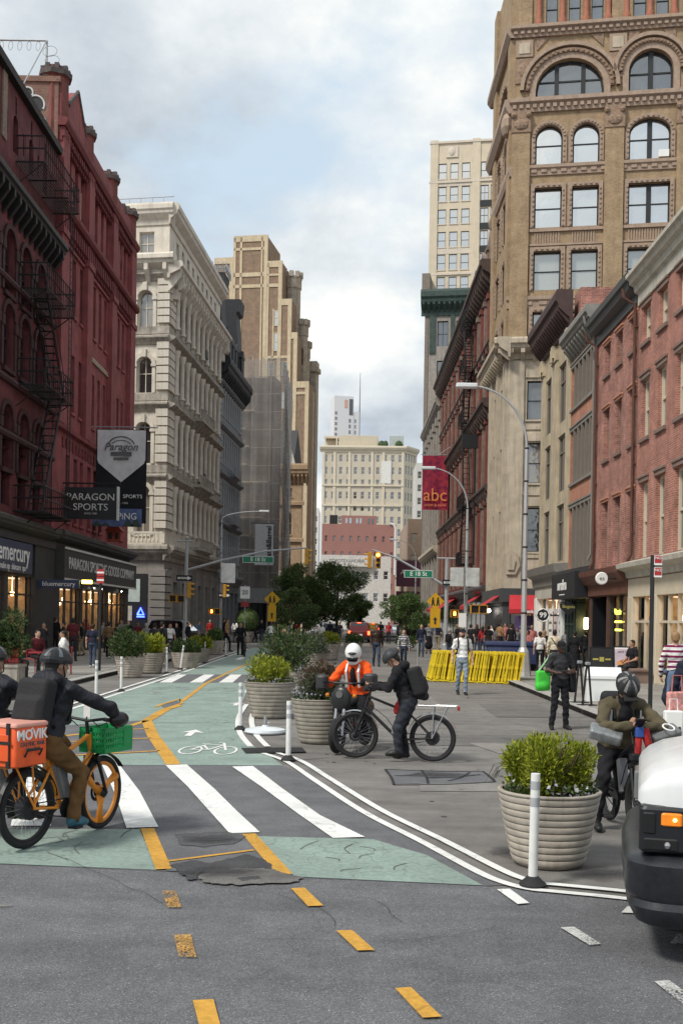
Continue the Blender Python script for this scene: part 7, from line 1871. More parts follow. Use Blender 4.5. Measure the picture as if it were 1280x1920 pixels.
def sdf_mesh(name, prims, vox, mats, k=.025, fold=None):
 """surface nets over the smooth union; each face takes the material of the nearest primitive"""
 bb=[prim_bb(q) for q in prims]; lo=np.min([q[0] for q in bb],0)-3*vox; hi=np.max([q[1] for q in bb],0)+3*vox
 n = np.ceil((hi - lo) / vox).astype(int) + 1
 ax = [lo[i] + vox * np.arange(n[i]) for i in range(3)]
 D = np.full(n, .5)
 pad = k + 2 * vox
 for q, (a, b) in zip(prims, bb):
  i0=np.maximum(0,((a-pad-lo)/vox).astype(int)); i1=np.minimum(n,((b+pad-lo)/vox).astype(int)+2)
  sl_ = tuple(slice(i0[i], i1[i]) for i in range(3))
  pts = np.stack(np.meshgrid(*[ax[i][sl_[i]] for i in range(3)], indexing='ij'), -1)
  d = prim_d(q, pts); e = D[sl_]; kk = q[-1].get('k', k) if isinstance(q[-1], dict) else k
  h = np.clip(.5 + .5 * (e - d) / kk, 0, 1); D[sl_] = e + (d - e) * h - kk * h * (1 - h)
 if fold is not None:      # cloth folds: shallow ridges everywhere but near the head
  gx, gy, gz = np.meshgrid(*ax, indexing='ij', sparse=True)
  w=np.sin(31*gz+14*gx+2.2*np.sin(9*gy+7*gx))*np.sin(13*gx-9*gy+6*gz+1.5*np.sin(11*gz))+.6*np.sin(57*gz-23*gx+19*gy+2*np.sin(17*gx))
  far_=np.clip((np.sqrt((gx-fold[0])**2+(gy-fold[1])**2+(gz-fold[2])**2)-.2)/.1,0,1)*np.clip((gz-.1)/.1,0,1)
  D = D + .0075 * w * far_ * (np.abs(D) < .06)
 ins = D < 0
 c0 = [slice(0, -1), slice(1, None)]
 cnt = np.zeros(np.array(n) - 1); acc = np.zeros((*(np.array(n) - 1), 3))
 corners = [(i, j, l) for i in (0, 1) for j in (0, 1) for l in (0, 1)]
 for a in corners:
  for d_ in range(3):
   if a[d_]: continue
   b = list(a); b[d_] = 1
   va = D[c0[a[0]], c0[a[1]], c0[a[2]]]; vb = D[c0[b[0]], c0[b[1]], c0[b[2]]]
   cr = (va < 0) != (vb < 0); t = np.where(cr, va / np.where(cr, va - vb, 1), 0)
   cnt += cr
   for e in range(3): acc[..., e] += np.where(cr, a[e] + (t if e == d_ else 0), 0)
 act = cnt > 0; idx = np.full(act.shape, -1); idx[act] = np.arange(act.sum())
 V = (np.argwhere(act) + acc[act] / cnt[act][:, None]) * vox + lo
 F_ = []
 for d_ in range(3):
  u, w = (d_ + 1) % 3, (d_ + 2) % 3
  s0 = [slice(1, -1)] * 3; s0[d_] = slice(0, -1); s1 = list(s0); s1[d_] = slice(1, None)
  A = ins[tuple(s0)]; B = ins[tuple(s1)]
  e = np.argwhere(A != B); fl = A[tuple(e.T)]
  base = e.copy(); base[:, u] += 1; base[:, w] += 1
  def at(du, dw):
   q = base.copy(); q[:, u] += du; q[:, w] += dw; return idx[tuple(q.T)]
  quad = np.stack([at(-1, -1), at(0, -1), at(0, 0), at(-1, 0)], 1)
  quad[~fl] = quad[~fl][:, ::-1]; F_.append(quad)
 Fq = np.concatenate(F_); Fq = Fq[(Fq >= 0).all(1)]
 cen = V[Fq].mean(1); tags = []
 best = np.full(len(cen), 9.0); mi = np.zeros(len(cen), int)
 names = list(mats.keys())
 for q in prims:
  tg = q[5]; d = prim_d(q, cen); b = d < best; best[b] = d[b]; mi[b] = names.index(tg)
 me=bpy.data.meshes.new(name); me.vertices.add(len(V)); me.vertices.foreach_set('co',V.reshape(-1))
 me.loops.add(len(Fq)*4); me.loops.foreach_set('vertex_index',Fq.reshape(-1)); me.polygons.add(len(Fq))
 me.polygons.foreach_set('loop_start',np.arange(0,len(Fq)*4,4)); me.polygons.foreach_set('loop_total',np.full(len(Fq),4))
 for m in mats.values(): me.materials.append(m)
 me.polygons.foreach_set('material_index',mi); me.polygons.foreach_set('use_smooth',np.ones(len(Fq),bool)); me.update(); me.validate()
 return me
def C(a, b, ra, rb, tg, **kw): return ('c', a, b, ra, rb, tg, kw)
def E(c, r, tg, R=None, **kw): return ('e', c, r, R, None, tg, kw)
def B(c, h, rr, tg, R=None, **kw): return ('b', c, h, rr, R, tg, kw)
def v3(*a): return np.array(a, float)
def rotm(pitch=0, turn=0, roll=0): return np.array(Euler((pitch, roll, turn), 'XYZ').to_matrix())
CL = {}
def cloth(name, col, bump=.35, rough=.9, wr=9, stripes=None):
 if name in CL: return CL[name]
 m, N, L, b, o = _new('cloth_' + name); vec = _coord(N, L)
 n1=_noise(N,L,vec,5,4,.6); c=_ramp(N,L,n1,[(.3,tuple(x*.66 for x in col)),(.7,tuple(min(1,x*1.28) for x in col))])
 if stripes:
  s=N.new('ShaderNodeSeparateXYZ'); L.new(vec,s.inputs[0]); mm=N.new('ShaderNodeMath'); mm.operation='MULTIPLY'; mm.inputs[1].default_value=1/.1; L.new(s.outputs[2],mm.inputs[0])
  fr=N.new('ShaderNodeMath'); fr.operation='FRACT'; L.new(mm.outputs[0],fr.inputs[0]); gt=N.new('ShaderNodeMath'); gt.operation='GREATER_THAN'; gt.inputs[1].default_value=.55; L.new(fr.outputs[0],gt.inputs[0])
  c = _mix(N, L, gt.outputs[0], c, stripes)
 L.new(c,b.inputs['Base Color']); b.inputs['Roughness'].default_value=rough; b.inputs['Specular IOR Level'].default_value=.25
 sv = _coord(N, L, 'Object', (1, 1, .6)); _bump(N, L, b, _noise(N, L, sv, wr, 3, .55), bump, .05)
 CL[name] = m; return m
SK=[mat('skin_%d' % i,c,.55,var=.06,scale=8,spec=.4) for i,c in enumerate([(.48,.29,.21),(.36,.20,.135),(.19,.10,.065),(.065,.035,.025)])]
HAIR=[mat('hair_%d' % i,c,.6,var=.3,scale=30) for i,c in enumerate([(.012,.01,.009),(.045,.027,.016),(.25,.15,.07),(.3,.29,.28)])]
EYE = mat('eye_dark', (.015, .012, .01), .2); LIPS = mat('lips', (.3, .11, .09), .5)
BLK=cloth('black',(.013,.013,.016)); NAVY=cloth('navy',(.018,.022,.04)); CHAR=cloth('charcoal',(.032,.031,.035)); JEAN=cloth('jeans',(.05,.07,.11)); JEAN2=cloth('pale_jeans',(.22,.27,.33)); WHT=cloth('white',(.7,.69,.67),.2)
BRN=cloth('brown',(.16,.095,.05)); TANC=cloth('tan',(.27,.16,.075)); MAR=cloth('maroon',(.11,.02,.025)); CRM=cloth('cream',(.6,.53,.4)); GRY=cloth('grey',(.2,.2,.21)); PNK=cloth('pink',(.42,.15,.14)); KHA=cloth('khaki',(.3,.24,.16)); OLV=cloth('olive',(.085,.07,.042)); ORG=cloth('orange',(.7,.12,.03)); RED=cloth('red',(.4,.03,.03)); BLU=cloth('blue',(.08,.13,.25))
HIVIS=cloth('hi_vis',(.95,.10,.015),.3); STR=cloth('striped',(.66,.64,.62),.2,stripes=(.15,.012,.06)); PLAID=cloth('plaid',(.45,.44,.45),.3,stripes=(.05,.05,.06))
SHOE_B=mat('shoe_black',(.012,.012,.012),.5); SHOE_W=mat('shoe_white',(.6,.6,.58),.5); SHOE_T=mat('shoe_teal',(.035,.12,.17),.5,var=.5,scale=9)
def hand(w, d, n, curl, det, tg='skin', left=False):
 """palm, four unequal bent fingers and a side thumb; w wrist, d pointing direction, n palm normal"""
 w,d,n=np.array(w,float),np.array(d,float),np.array(n,float); d/=np.linalg.norm(d); n=n-d*(n @ d); n/=np.linalg.norm(n); s=np.cross(d,n)*(1 if left else-1)
 pr = []
 if det==0: return [C(w,w+d*.12,.034,.028,tg),C(w+d*.03+s*.02,w+d*.08+s*.05,.016,.012,tg)]
 for i in range(4):
  o = (.028 - .0185 * i); b = w + d * .085 + s * o; l = (.072, .08, .074, .058)[i]
  pr.append(C(w + d * .012 + s * o * .6, b, .016, .0125, tg, k=.012))
  a1=curl*.6; a2=curl*1.35; m=b+(d*math.cos(a1)+n*math.sin(a1))*l*.52; e=m+(d*math.cos(a2)+n*math.sin(a2))*l*.48
  pr += [C(b, m, .0105, .0095, tg, k=.006), C(m, e, .0095, .0078, tg, k=.006)]
 t0=w+d*.025+s*.024; t1=t0+d*.032+s*.026+n*.012; t2=t1+d*.03+s*.004+n*.02*(1+curl)
 return pr + [C(t0, t1, .0145, .0115, tg, k=.01), C(t1, t2, .0115, .009, tg, k=.006)]
def body(pel=(0,0,.94),lean=0.0,turn=0.0,hp=0.0,ht=0.0,legs=None,arms=None,cl=None,fat=1.0,det=0,sleeve='long',bottom='long',hair='short',hands=None,female=False,legfat=1.0,neckup=0.0,curl=.7,glove=False,side=0.0):
 """list of primitives plus head frame. Facing -Y; +X is the person's left."""
 pel=v3(*pel); s=v3(math.sin(side),-math.sin(lean)*math.cos(side),math.cos(lean)*math.cos(side)); X=v3(math.cos(turn),math.sin(turn),0)
 fwd = np.cross(s, X); fwd = -fwd if fwd[1] > 0 else fwd
 R = np.stack([X, -fwd, s], 1)
 wd = .93 if female else 1.0
 ch = pel + s * .34; sm = pel + s * .50; nk = pel + s * (.545 + neckup)
 hs=v3(math.sin(side),-math.sin(lean*.75+hp*.6),math.cos(lean*.75+hp*.6)); hc=nk+hs*.155
 HR = rotm(lean * .75 + hp, ht)                # head frame
 H = lambda x, y, z: hc + HR @ v3(x, y, z)
 pr = [E(pel + s * .02, (.162 * fat, .122 * fat, .13), 'bottom', R), E(pel + s * .19, (.145 * fat * wd, .112 * fat, .17), 'top', R), E(ch + s * .02, (.17 * fat * wd, .122 * fat, .19), 'top', R),
          E(pel+s*.1,(.158*fat*(1 if not female else .95),.118*fat,.15),'top',R),E(pel-s*.03,(.15*fat,.11*fat,.07),'top',R),
          C(sm - X * .12 * wd, sm + X * .12 * wd, .072 * fat, .072 * fat, 'top'), C(sm + s * .0, nk + s * .06, .062, .052, 'skin'), C(nk, hc, .05, .05, 'skin')]
 if female: pr+=[E(ch+fwd*.095+X*q*.075+s*.02,(.062,.055,.06),'top') for q in (-1,1)]
 # head
 pr+=[E(hc,(.076,.094,.108),'skin',HR),E(H(0,-.022,-.062),(.056,.066,.058),'skin',HR),E(H(0,-.095,-.018),(.012,.016,.02),'skin',HR,k=.012),C(H(0,-.086,.016),H(0,-.103,-.022),.008,.011,'skin',k=.01)]
 for q in (-1, 1): pr.append(E(H(q * .077, .008, -.008), (.012, .022, .03), 'skin', HR, k=.008))
 if det: pr+=[E(H(q*.031,-.083,.012),(.013,.008,.008),'eye',HR,k=.004) for q in (-1,1)]+[E(H(0,-.086,-.052),(.024,.009,.008),'lip',HR,k=.006),C(H(-.045,-.084,.034),H(.045,-.084,.034),.009,.009,'skin',k=.012)]
 if hair: pr+=[E(H(0,.02,.03),(.084,.094,.096),'hair',HR,k=.012),E(H(0,.06,-.02),(.07,.05,.07),'hair',HR,k=.012)]
 if hair=='long': pr+=[C(H(0,.06,-.02),H(0,.085,-.22),.075,.06,'hair'),C(H(.06,.03,0),H(.07,.04,-.17),.035,.03,'hair'),C(H(-.06,.03,0),H(-.07,.04,-.17),.035,.03,'hair')]
 if hair == 'bun': pr += [E(H(0, .1, .08), (.045, .045, .045), 'hair')]
 # legs
 legs = legs or [((.10, -.02, .50), (.105, .03, .085)), ((-.10, -.03, .50), (-.105, .0, .085))]
 for q, lg in zip((1, -1), legs):
  kn,an=v3(*lg[0]),v3(*lg[1]); toe=lg[2] if len(lg) > 2 else (.03*q,-1,-.12); td=v3(*toe); td/=np.linalg.norm(td)
  hip = pel + X * q * .085 - s * .02; f = legfat
  kt = 'bottom'; at_ = 'bottom' if bottom == 'long' else 'skin'
  pr+=[C(hip,kn,.088*f,.062*f,kt if bottom !='short' else 'bottom'),C(kn,an+v3(0,0,.02),.06*f if at_=='bottom' else .052,(.052*f if at_=='bottom' else .036),at_)]
  if at_ == 'skin': pr.append(E(kn * .62 + an * .38 + v3(0, .02, 0), (.045, .045, .08), 'skin'))
  heel = an + v3(0, 0, -.035) - td * .03
  pr+=[C(heel,heel+td*.15,.042,.04,'shoe',k=.015),C(heel+td*.12,heel+td*.2+v3(0,0,-.006),.044,.032,'shoe',k=.015),C(an,heel,.042,.04,'shoe',k=.015)]
 if bottom == 'skirt': pr += [C(pel, pel + v3(0, 0, -.45), .15, .24, 'bottom')]
 if bottom == 'coat': pr += [C(pel, pel + v3(0, 0, -.55), .16 * fat, .2 * fat, 'top')]
 # arms
 arms = arms or [((.25, .03, 1.16), (.26, -.05, .90)), ((-.25, .03, 1.16), (-.26, -.05, .90))]
 for q, am in zip((1, -1), arms):
  sh = sm + X * q * .178 * wd - s * .015; el, wr = v3(*am[0]), v3(*am[1]); f = fat ** .8
  if sleeve == 'short':
   mid=sh+(el-sh)*.62; pr+=[C(sh,mid,.062*f,.06*f,'top'),C(mid,el,.045,.041,'skin'),C(el,wr,.042,.029,'skin')]
  elif sleeve == 'none': pr += [C(sh, el, .05, .041, 'skin'), C(el, wr, .042, .029, 'skin')]
  else: pr += [C(sh, el, .062 * f, .053 * f, 'top'), C(el, wr, .052 * f, .04 * f, 'top')]
  hd = v3(*am[2]) if len(am) > 2 else (wr - el); hn = v3(*am[3]) if len(am) > 3 else v3(-q, -.2, 0)
  pr += hand(wr, hd, hn, curl, det, 'glove' if glove else 'skin', q > 0)
 return pr, (hc, HR, s, fwd, R, sm, pel)
def person(label, loc, rz, cl, scale=1.0, vox=.03, group=None, extra=None, **kw):
 """cl: dict of materials for top, bottom, shoe, skin, hair"""
 pr, fr = body(**kw)
 ms={'skin': cl.get('skin',SK[0]),'top': cl['top'],'bottom': cl['bottom'],'shoe': cl.get('shoe',SHOE_B),'hair': cl.get('hair',HAIR[0]),'eye': EYE,'lip': LIPS,'glove': BLK}
 if extra:
  pr2, m2 = extra(fr); pr += pr2; ms.update(m2)
 o=ob('person',sdf_mesh('person',pr,vox,ms,fold=fr[0] if vox < .025 and kw.get('sleeve') !='none' else None),None,loc,rz)
 o.scale = (scale,) * 3; tag(o, label, 'person', group)
 return o, fr
def worn(o, name, k, m, smooth='auto'): return k.build(name, m, o, smooth=smooth)
def worn_sdf(o,name,prims,vox,mats,k=.02): return ob(name,sdf_mesh(name,prims,vox,mats,k),o)
def bike_helmet(o, fr, m, m2, s=1.0):
 hc, HR = fr[0], fr[1]; k = MB(); n, mrow = 22, 7
 def pt(th, ph, f=1.0):
  x,y,z=.108*math.sin(th)*math.cos(ph),.142*math.sin(th)*math.sin(ph),.115*math.cos(th); v=hc+HR @ (v3(x,y+.012,z+.035)*f*s); return tuple(v)
 vs, fs, mi = [], [], []
 for i in range(mrow + 1):
  th = 1.72 * i / mrow
  for j in range(n): vs.append(pt(th,2*math.pi*j/n,1.0+(.05 if (j % 4 in (0,1)) and 0 < i < mrow else 0)))
 for i in range(mrow):
  for j in range(n):
   k.add([vs[i*n+j],vs[(i+1)*n+j],vs[(i+1)*n+(j+1) % n],vs[i*n+(j+1) % n]],[(0,1,2,3)],1 if (j % 4==2 and 1 <=i <=4) else 0)
 worn(o, 'helmet', k, [m, m2])
 st = MB()
 for q in (-1,1): st.tube([tuple(hc+HR @ v3(q*.085,-.01,.0)),tuple(hc+HR @ v3(q*.07,-.045,-.09)),tuple(hc+HR @ v3(0,-.07,-.125))],.006,5)
 worn(o, 'chin_strap', st, BLK)
def cap(o, fr, m, brim=True):
 hc, HR = fr[0], fr[1]; pr = [E(hc + HR @ v3(0, .005, .045), (.086, .1, .075), 'm', HR)]
 if brim: pr.append(B(hc + HR @ v3(0, -.125, .045), (.062, .055, .008), .006, 'm', HR @ rotm(.15)))
 worn_sdf(o, 'cap', pr, .012, {'m': m}, .01)
def backpack(o, fr, m, w=.15, h=.22, d=.09, up=.0, vox=.015, straps=True):
 hc, HR, s, fwd, R, sm, pel = fr; c = sm - s * (.2 - up) - fwd * (.13 + d)
 pr=[B(c,(w,d,h),.05,'m',R),B(c-fwd*(d*.8)-s*.06,(w*.8,d*.5,h*.5),.04,'m',R)]
 worn_sdf(o, 'backpack', pr, vox, {'m': m}, .02)
 if straps:
  k = MB()
  for q in (-1,1): k.tube([tuple(sm+R[:,0]*q*.1-fwd*.13+s*.02),tuple(sm+R[:,0]*q*.105+s*.085),tuple(sm+R[:,0]*q*.11+fwd*.13-s*.08),tuple(sm+R[:,0]*q*.13+fwd*.12-s*.28),tuple(sm+R[:,0]*q*.15-fwd*.08-s*.36)],.018,6)
  worn(o, 'straps', k, m)
# ---- standing and walking figures through the street
def stand(arm=0, step=0, r=None):
 """arm: 0 hanging, 1 hands together in front, 2 one hand up; step: stride length"""
 j = r.uniform(-.02, .02) if r else 0
 if step: legs=[((.09,-.05-step*.45,.50),(.09,-step*.8+.02,.085)),((-.09,-.02+step*.25,.50),(-.09,step*.9+.06,.13),(0,-1,-.45))]
 else: legs = [((.10 + j, -.03, .50), (.12, .02, .085)), ((-.10, -.02, .50), (-.13 + j, .0, .085))]
 hang = lambda q, sw: ((.245 * q, .03 + sw * .3, 1.16), (.25 * q, -.06 + sw, .91))
 if arm==1: arms=[((.24,-.02,1.17),(.07,-.27,1.14),(-.6,-.5,.1),(0,.2,1)),((-.24,-.02,1.17),(-.07,-.27,1.14),(.6,-.5,.1),(0,.2,1))]
 elif arm == 2: arms = [((.24, -.06, 1.2), (.14, -.2, 1.42)), hang(-1, 0)]
 else: arms = [hang(1, step * .5), hang(-1, -step * .5)]
 return dict(legs=legs, arms=arms)
rp = random.Random(17)
def walker(label, px, py, hpx, rz, cl, z=0.0, vox=None, group='pedestrians', **kw):
 """px,py foot point in the photo; hpx visible height in photo pixels"""
 x, y = G(px, py, z); h = hpx * y / 2000; sc = max(.88, min(1.1, h / 1.77))
 arm, step = kw.pop('arm', 0), kw.pop('step', 0)
 d = stand(arm, step, rp); d.update(kw)
 return person(label, (x, y, z), rz, cl, sc, vox or (.018 if y < 34 else .03), group, **d)
PI = math.pi; Z = .13
# left sidewalk
walker('person in navy top and jeans seen from behind beside the left sign post',173,1252,83,PI,dict(top=NAVY,bottom=JEAN,shoe=SHOE_W),Z,step=.12,sleeve='short',vox=.024)
walker('person in maroon shirt seen from behind outside the left shops',136,1240,82,PI,dict(top=MAR,bottom=CHAR,skin=SK[2]),Z,sleeve='short',fat=1.08)
walker('tall person in black standing by the left shop window',103,1228,72,PI*.9,dict(top=BLK,bottom=BLK,hair=HAIR[1]),Z)
walker('person in brown jacket walking away past the left shops',203,1236,71,PI,dict(top=BRN,bottom=BLK,shoe=SHOE_W),Z,step=.15)
walker('person in dark blue right of the brown jacket',219,1234,66,PI*.92,dict(top=NAVY,bottom=JEAN),Z,step=.1)
walker('pale dressed woman far along the left shops',227,1222,60,0,dict(top=GRY,bottom=BLK,skin=SK[1]),Z,female=True,hair='long')
walker('person in dark jacket raising a hand by the left shop piers',81,1244,66,.2,dict(top=CHAR,bottom=BLK,skin=SK[1]),Z,arm=2)
walker('dark haired person at the lit shop window at the left edge',13,1226,72,.3,dict(top=BLK,bottom=CHAR,skin=SK[1]),Z,hair='long',female=True)
o,fr=walker('person in black hat and khaki trousers at the left corner',303,1247,82,2.6,dict(top=BLK,bottom=KHA,shoe=SHOE_W),Z); cap(o,fr,BLK,False); backpack(o,fr,BLK,vox=.03)
walker('grey haired person left of the khaki trousers group',274,1236,68,2.8,dict(top=GRY,bottom=CHAR,hair=HAIR[3]),Z)
walker('person in dark coat facing away at the left corner',289,1240,72,PI,dict(top=CHAR,bottom=BLK),Z)
walker('woman in white top by the left signal pole',318,1235,66,.4,dict(top=WHT,bottom=CHAR,skin=SK[1]),Z,female=True,hair='long',sleeve='short')
walker('person in black at the left crossing beside the dark car',352,1222,56,1.2,dict(top=BLK,bottom=BLK),0)
# left crossing and middle
walker('person in brown shirt crossing by the far planters',425,1222,62,1.4,dict(top=TANC,bottom=BLK,skin=SK[1]),0,step=.2,sleeve='short')
walker('tall person in black behind the brown shirt',420,1210,60,2.0,dict(top=BLK,bottom=BLK),0)
walker('person in red and white by the left corner doorway',393,1206,44,.3,dict(top=RED,bottom=CHAR,hair=HAIR[3]),0)
walker('person with white jersey numbered seventeen in mid street',601,1222,54,PI,dict(top=WHT,bottom=BLK,skin=SK[2]),0,sleeve='short')
for i,(px,py,h,m1,m2,lab) in enumerate(((478,1205,42,CHAR,BLK,'dark figure left of the clipped ball shrub'),(490,1204,42,BLK,JEAN,'dark figure right of the clipped ball shrub'),(542,1207,40,BLU,JEAN,'person in blue beneath the left broad tree'),(568,1206,40,BLK,BLK,'person in black beneath the middle tree'),(586,1205,38,WHT,JEAN,'person in white beneath the middle tree'),(618,1203,38,NAVY,BLK,'person in navy left of the dark red car'),(713,1205,40,BLK,BLK,'person in black right of the dark red car'),(728,1208,42,RED,CHAR,'person in red top right of the dark red car'),(745,1208,42,CHAR,BLK,'dark figure left of the bushy small tree'))):
 walker(lab,px,py,h,rp.choice((0,PI,1.5)),dict(top=m1,bottom=m2,skin=SK[rp.randrange(3)]),0,step=.12)
# walking couple and people right of centre
o,fr=walker('man in dark brown leather jacket walking towards us',705,1250,80,.1,dict(top=cloth('leather',(.035,.018,.013),.25,.5),bottom=JEAN,skin=SK[2]),0,step=.2,fat=1.12,vox=.024)
o,fr=walker('woman in patterned blouse and jeans walking towards us',756,1252,72,-.1,dict(top=PLAID,bottom=cloth('dark_jeans',(.02,.028,.05)),hair=HAIR[1]),0,step=.16,female=True,hair='long',vox=.022)
walker('man in navy shirt and jeans behind the woman in patterned blouse',789,1232,62,0,dict(top=NAVY,bottom=JEAN),0,step=.12)
walker('person in grey dress beside the navy shirted man',803,1226,58,.2,dict(top=GRY,bottom=BLK,skin=SK[1]),0,female=True,bottom='skirt')
walker('person in light blue shirt under the yellow crossing sign',806,1212,58,PI,dict(top=BLU,bottom=GRY),0)
o,fr=walker('man with black backpack and grey tee left of the yellow barriers',842,1240,62,PI*.85,dict(top=GRY,bottom=JEAN,hair=HAIR[3]),0,sleeve='short'); backpack(o,fr,BLK,vox=.03)
x, y = G(865, 1303)
d=stand(0,.1); d['arms']=[((.25,.03,1.15),(.27,-.05,.90)),((-.25,.03,1.15),(-.27,-.05,.90))]
o,fr=person('bearded man in white tee and pale jeans walking in front of the yellow barriers',(x,y,0),.05,dict(top=WHT,bottom=JEAN2,hair=HAIR[1]),1.03,.012,'pedestrians',det=1,sleeve='short',legfat=1.0,**d); cap(o,fr,BLK)
hc,HR=fr[0],fr[1]; worn_sdf(o,'beard',[E(hc+HR @ v3(0,-.035,-.075),(.06,.068,.05),'m',HR)],.012,{'m': HAIR[1]})
k = MB();
for q in (-1,1): k.tube([(q*.12,.1,1.5),(q*.125,0,1.535),(q*.13,-.13,1.4),(q*.15,-.11,1.15),(q*.17,.08,1.08)],.02,6)
worn(o, 'backpack_straps', k, BLK)
crowd=[(882,1232,62,BLK,BLK,'person in black just right of the white tee man'),(893,1228,58,BLK,JEAN,'dark jacketed person in the crowd left of the red top'),(904,1230,56,RED,JEAN,'person in red top in the crowd behind the barriers'),(915,1231,58,BLK,CHAR,'long haired person in black right of the red top'),(926,1230,54,GRY,JEAN,'grey clad person in the crowd above the blue cart'),(936,1227,60,TANC,BLK,'person in tan top above the blue cart'),(947,1226,58,PNK,JEAN,'bare armed person in pale pink above the blue cart'),(957,1232,62,BLK,BLK,'tall person in black at the right end of the blue cart'),(968,1230,52,GRY,BLK,'grey clad person left of the nearest lamp pole'),(988,1252,66,PNK,JEAN,'person in pink right of the nearest lamp pole'),(996,1240,68,PNK,CHAR,'person in coral shirt behind the white tee on the right sidewalk'),(1020,1250,68,BLK,BLK,'person in black behind the white tee on the right sidewalk')]
for px, py, h, m1, m2, lab in crowd:
 f_=rp.random() < .45; walker(lab,px,py,h,rp.choice((0,PI,PI*.9,2.2,-1.2)),dict(top=m1,bottom=m2,skin=SK[rp.randrange(3)],hair=HAIR[rp.choice((0,0,1,2))]),Z,female=f_,hair='long' if f_ else 'short',sleeve=rp.choice(('short','long')),step=rp.choice((0,.12)))
walker('person in white tee and black trousers walking away on the right sidewalk',1011,1262,78,PI,dict(top=WHT,bottom=BLK),Z,sleeve='short',step=.1,vox=.022)
o,fr=walker('person in cream jacket with dark strap walking away on the right sidewalk',1038,1268,88,PI,dict(top=CRM,bottom=CHAR,skin=SK[2]),Z,fat=1.1,vox=.022); worn(o,'shoulder_strap',MB().tube([(.15,.14,1.45),(-.02,.165,1.2),(-.17,.12,1.0)],.016,5),BLK)
walker('person in long black coat by the green shop',1076,1266,84,PI*.95,dict(top=BLK,bottom=BLK),Z,bottom='coat',fat=1.15,vox=.022)
walker('person in pink standing inside the brick shop doorway',1158,1262,74,2.4,dict(top=PNK,bottom=NAVY,skin=SK[2]),Z)
x, y = G(1243, 1288, Z)
sit_arms = [((.26, -.08, .76), (.12, -.32, .66)), ((-.26, -.08, .76), (-.12, -.32, .66))]
sit_legs = [((.14, -.44, .5), (.14, -.42, .09)), ((-.14, -.44, .5), (-.14, -.40, .09))]
t=thing('stone_bench','low dark ledge along the beige shopfront','bench',(9.35,34.6,.13),0); MB().rbox(-.3,.3,-.9,.9,.38,.46,.02).build('seat',BROWNST,t)
for q in (-.75, .75): MB().box(-.25, .25, q - .08, q + .08, 0, .38).build('leg', BROWNST, t)
o,fr=person('man in black sitting on the ledge outside the beige shop',(9.3,34.5,.13),-1.2,dict(top=BLK,bottom=CHAR,skin=SK[1],shoe=SHOE_W),1,.022,'pedestrians',pel=(0,0,.56),lean=.12,legs=sit_legs,arms=sit_arms,sleeve='short')
o,fr=person('woman in white and maroon striped top with jacket tied at her waist',(6.35,20.6,.13),PI*.95,dict(top=STR,bottom=NAVY,hair=HAIR[2]),1.0,.014,'pedestrians',det=1,female=True,hair='short',bottom='skirt',arms=[((.26,.02,1.14),(.25,-.1,.9)),((-.26,.02,1.14),(-.25,-.1,.9))])
worn_sdf(o,'tied_jacket',[C((-.16,-.02,.98),(.16,-.02,.98),.06,.06,'m'),E((0,.14,.82),(.17,.06,.2),'m'),C((.1,.14,.95),(.14,.16,.6),.05,.035,'m')],.016,{'m': cloth('denim',(.10,.14,.21))})
o,fr=person('person in dark coat with pink tote at the right edge behind the van',(5.02,15.4,0),PI*.85,dict(top=NAVY,bottom=BLK,hair=HAIR[1]),1.0,.016,'pedestrians',fat=1.1,bottom='coat',legfat=.8)
t=thing('pink_tote','pink patterned tote bag carried by the person at the right edge','bag',(4.72,15.2,.45),.3); MB().rbox(-.16,.16,-.05,.05,0,.62,.04).build('bag_body',mat('pink_print',(.62,.28,.25),.7,var=.5,scale=14),t); MB().tube([(-.09,0,.6),(-.07,0,.85),(.07,0,.85),(.09,0,.6)],.012,6).build('handle',PNK,t)
for i,(dx,lab) in enumerate(((0,'left of two white carrier bags with black letters held at the right edge'),(.27,'right of two white carrier bags with black letters held at the right edge'))):
 t=thing('carrier_bag',lab,'bag',(4.52+dx,14.7-.1*i,.42+.03*i),.15*i,'white carrier bags'); MB().rbox(-.13,.13,-.06,.06,0,.42,.03).build('bag_body',WHITE_CLOTH if i else SIGN_WHT,t); text('rel' if i else 'tel',.17,SIGN_BLK,t,(0,-.068,.13),bold=.008); MB().tube([(-.06,0,.4),(-.05,0,.58),(.05,0,.58),(.06,0,.4)],.008,5).build('handle',SIGN_WHT,t)
# man with the green bag looking at his phone
x, y = G(1048, 1368)
o, fr = person('man in charcoal tee and cap looking at his phone with a green shoulder bag', (x, y, 0), .12, dict(top=CHAR, bottom=BLK, skin=SK[3]), .96, .011, 'pedestrians', det=1, sleeve='short', hp=.45, legfat=1.08, fat=1.05, curl=.9,
               arms=[((.27, -.02, 1.16), (.075, -.27, 1.12), (-.7, -.55, .1), (0, .2, 1)), ((-.27, -.02, 1.16), (-.075, -.27, 1.12), (.7, -.55, .1), (0, .2, 1))], legs=[((.11, -.03, .5), (.14, .02, .085), (.2, -1, -.1)), ((-.11, -.02, .5), (-.16, 0, .085), (-.25, -1, -.1))]); cap(o, fr, BLK)
worn_sdf(o, 'waist_pack', [B((.25, .06, .95), (.07, .12, .22), .05, 'm')], .018, {'m': BLK})
t=thing('phone','dark phone held by the man with the green bag','phone',(x+.0,y-.32,1.12),.1); MB().rbox(-.04,.04,-.07,.07,-.005,.005,.003).build('case',SIGN_BLK,t)
t=thing('green_bag','bright green shoulder bag hanging at the side of the man with the phone','bag',(x-.33,y-.02,.72),.35)
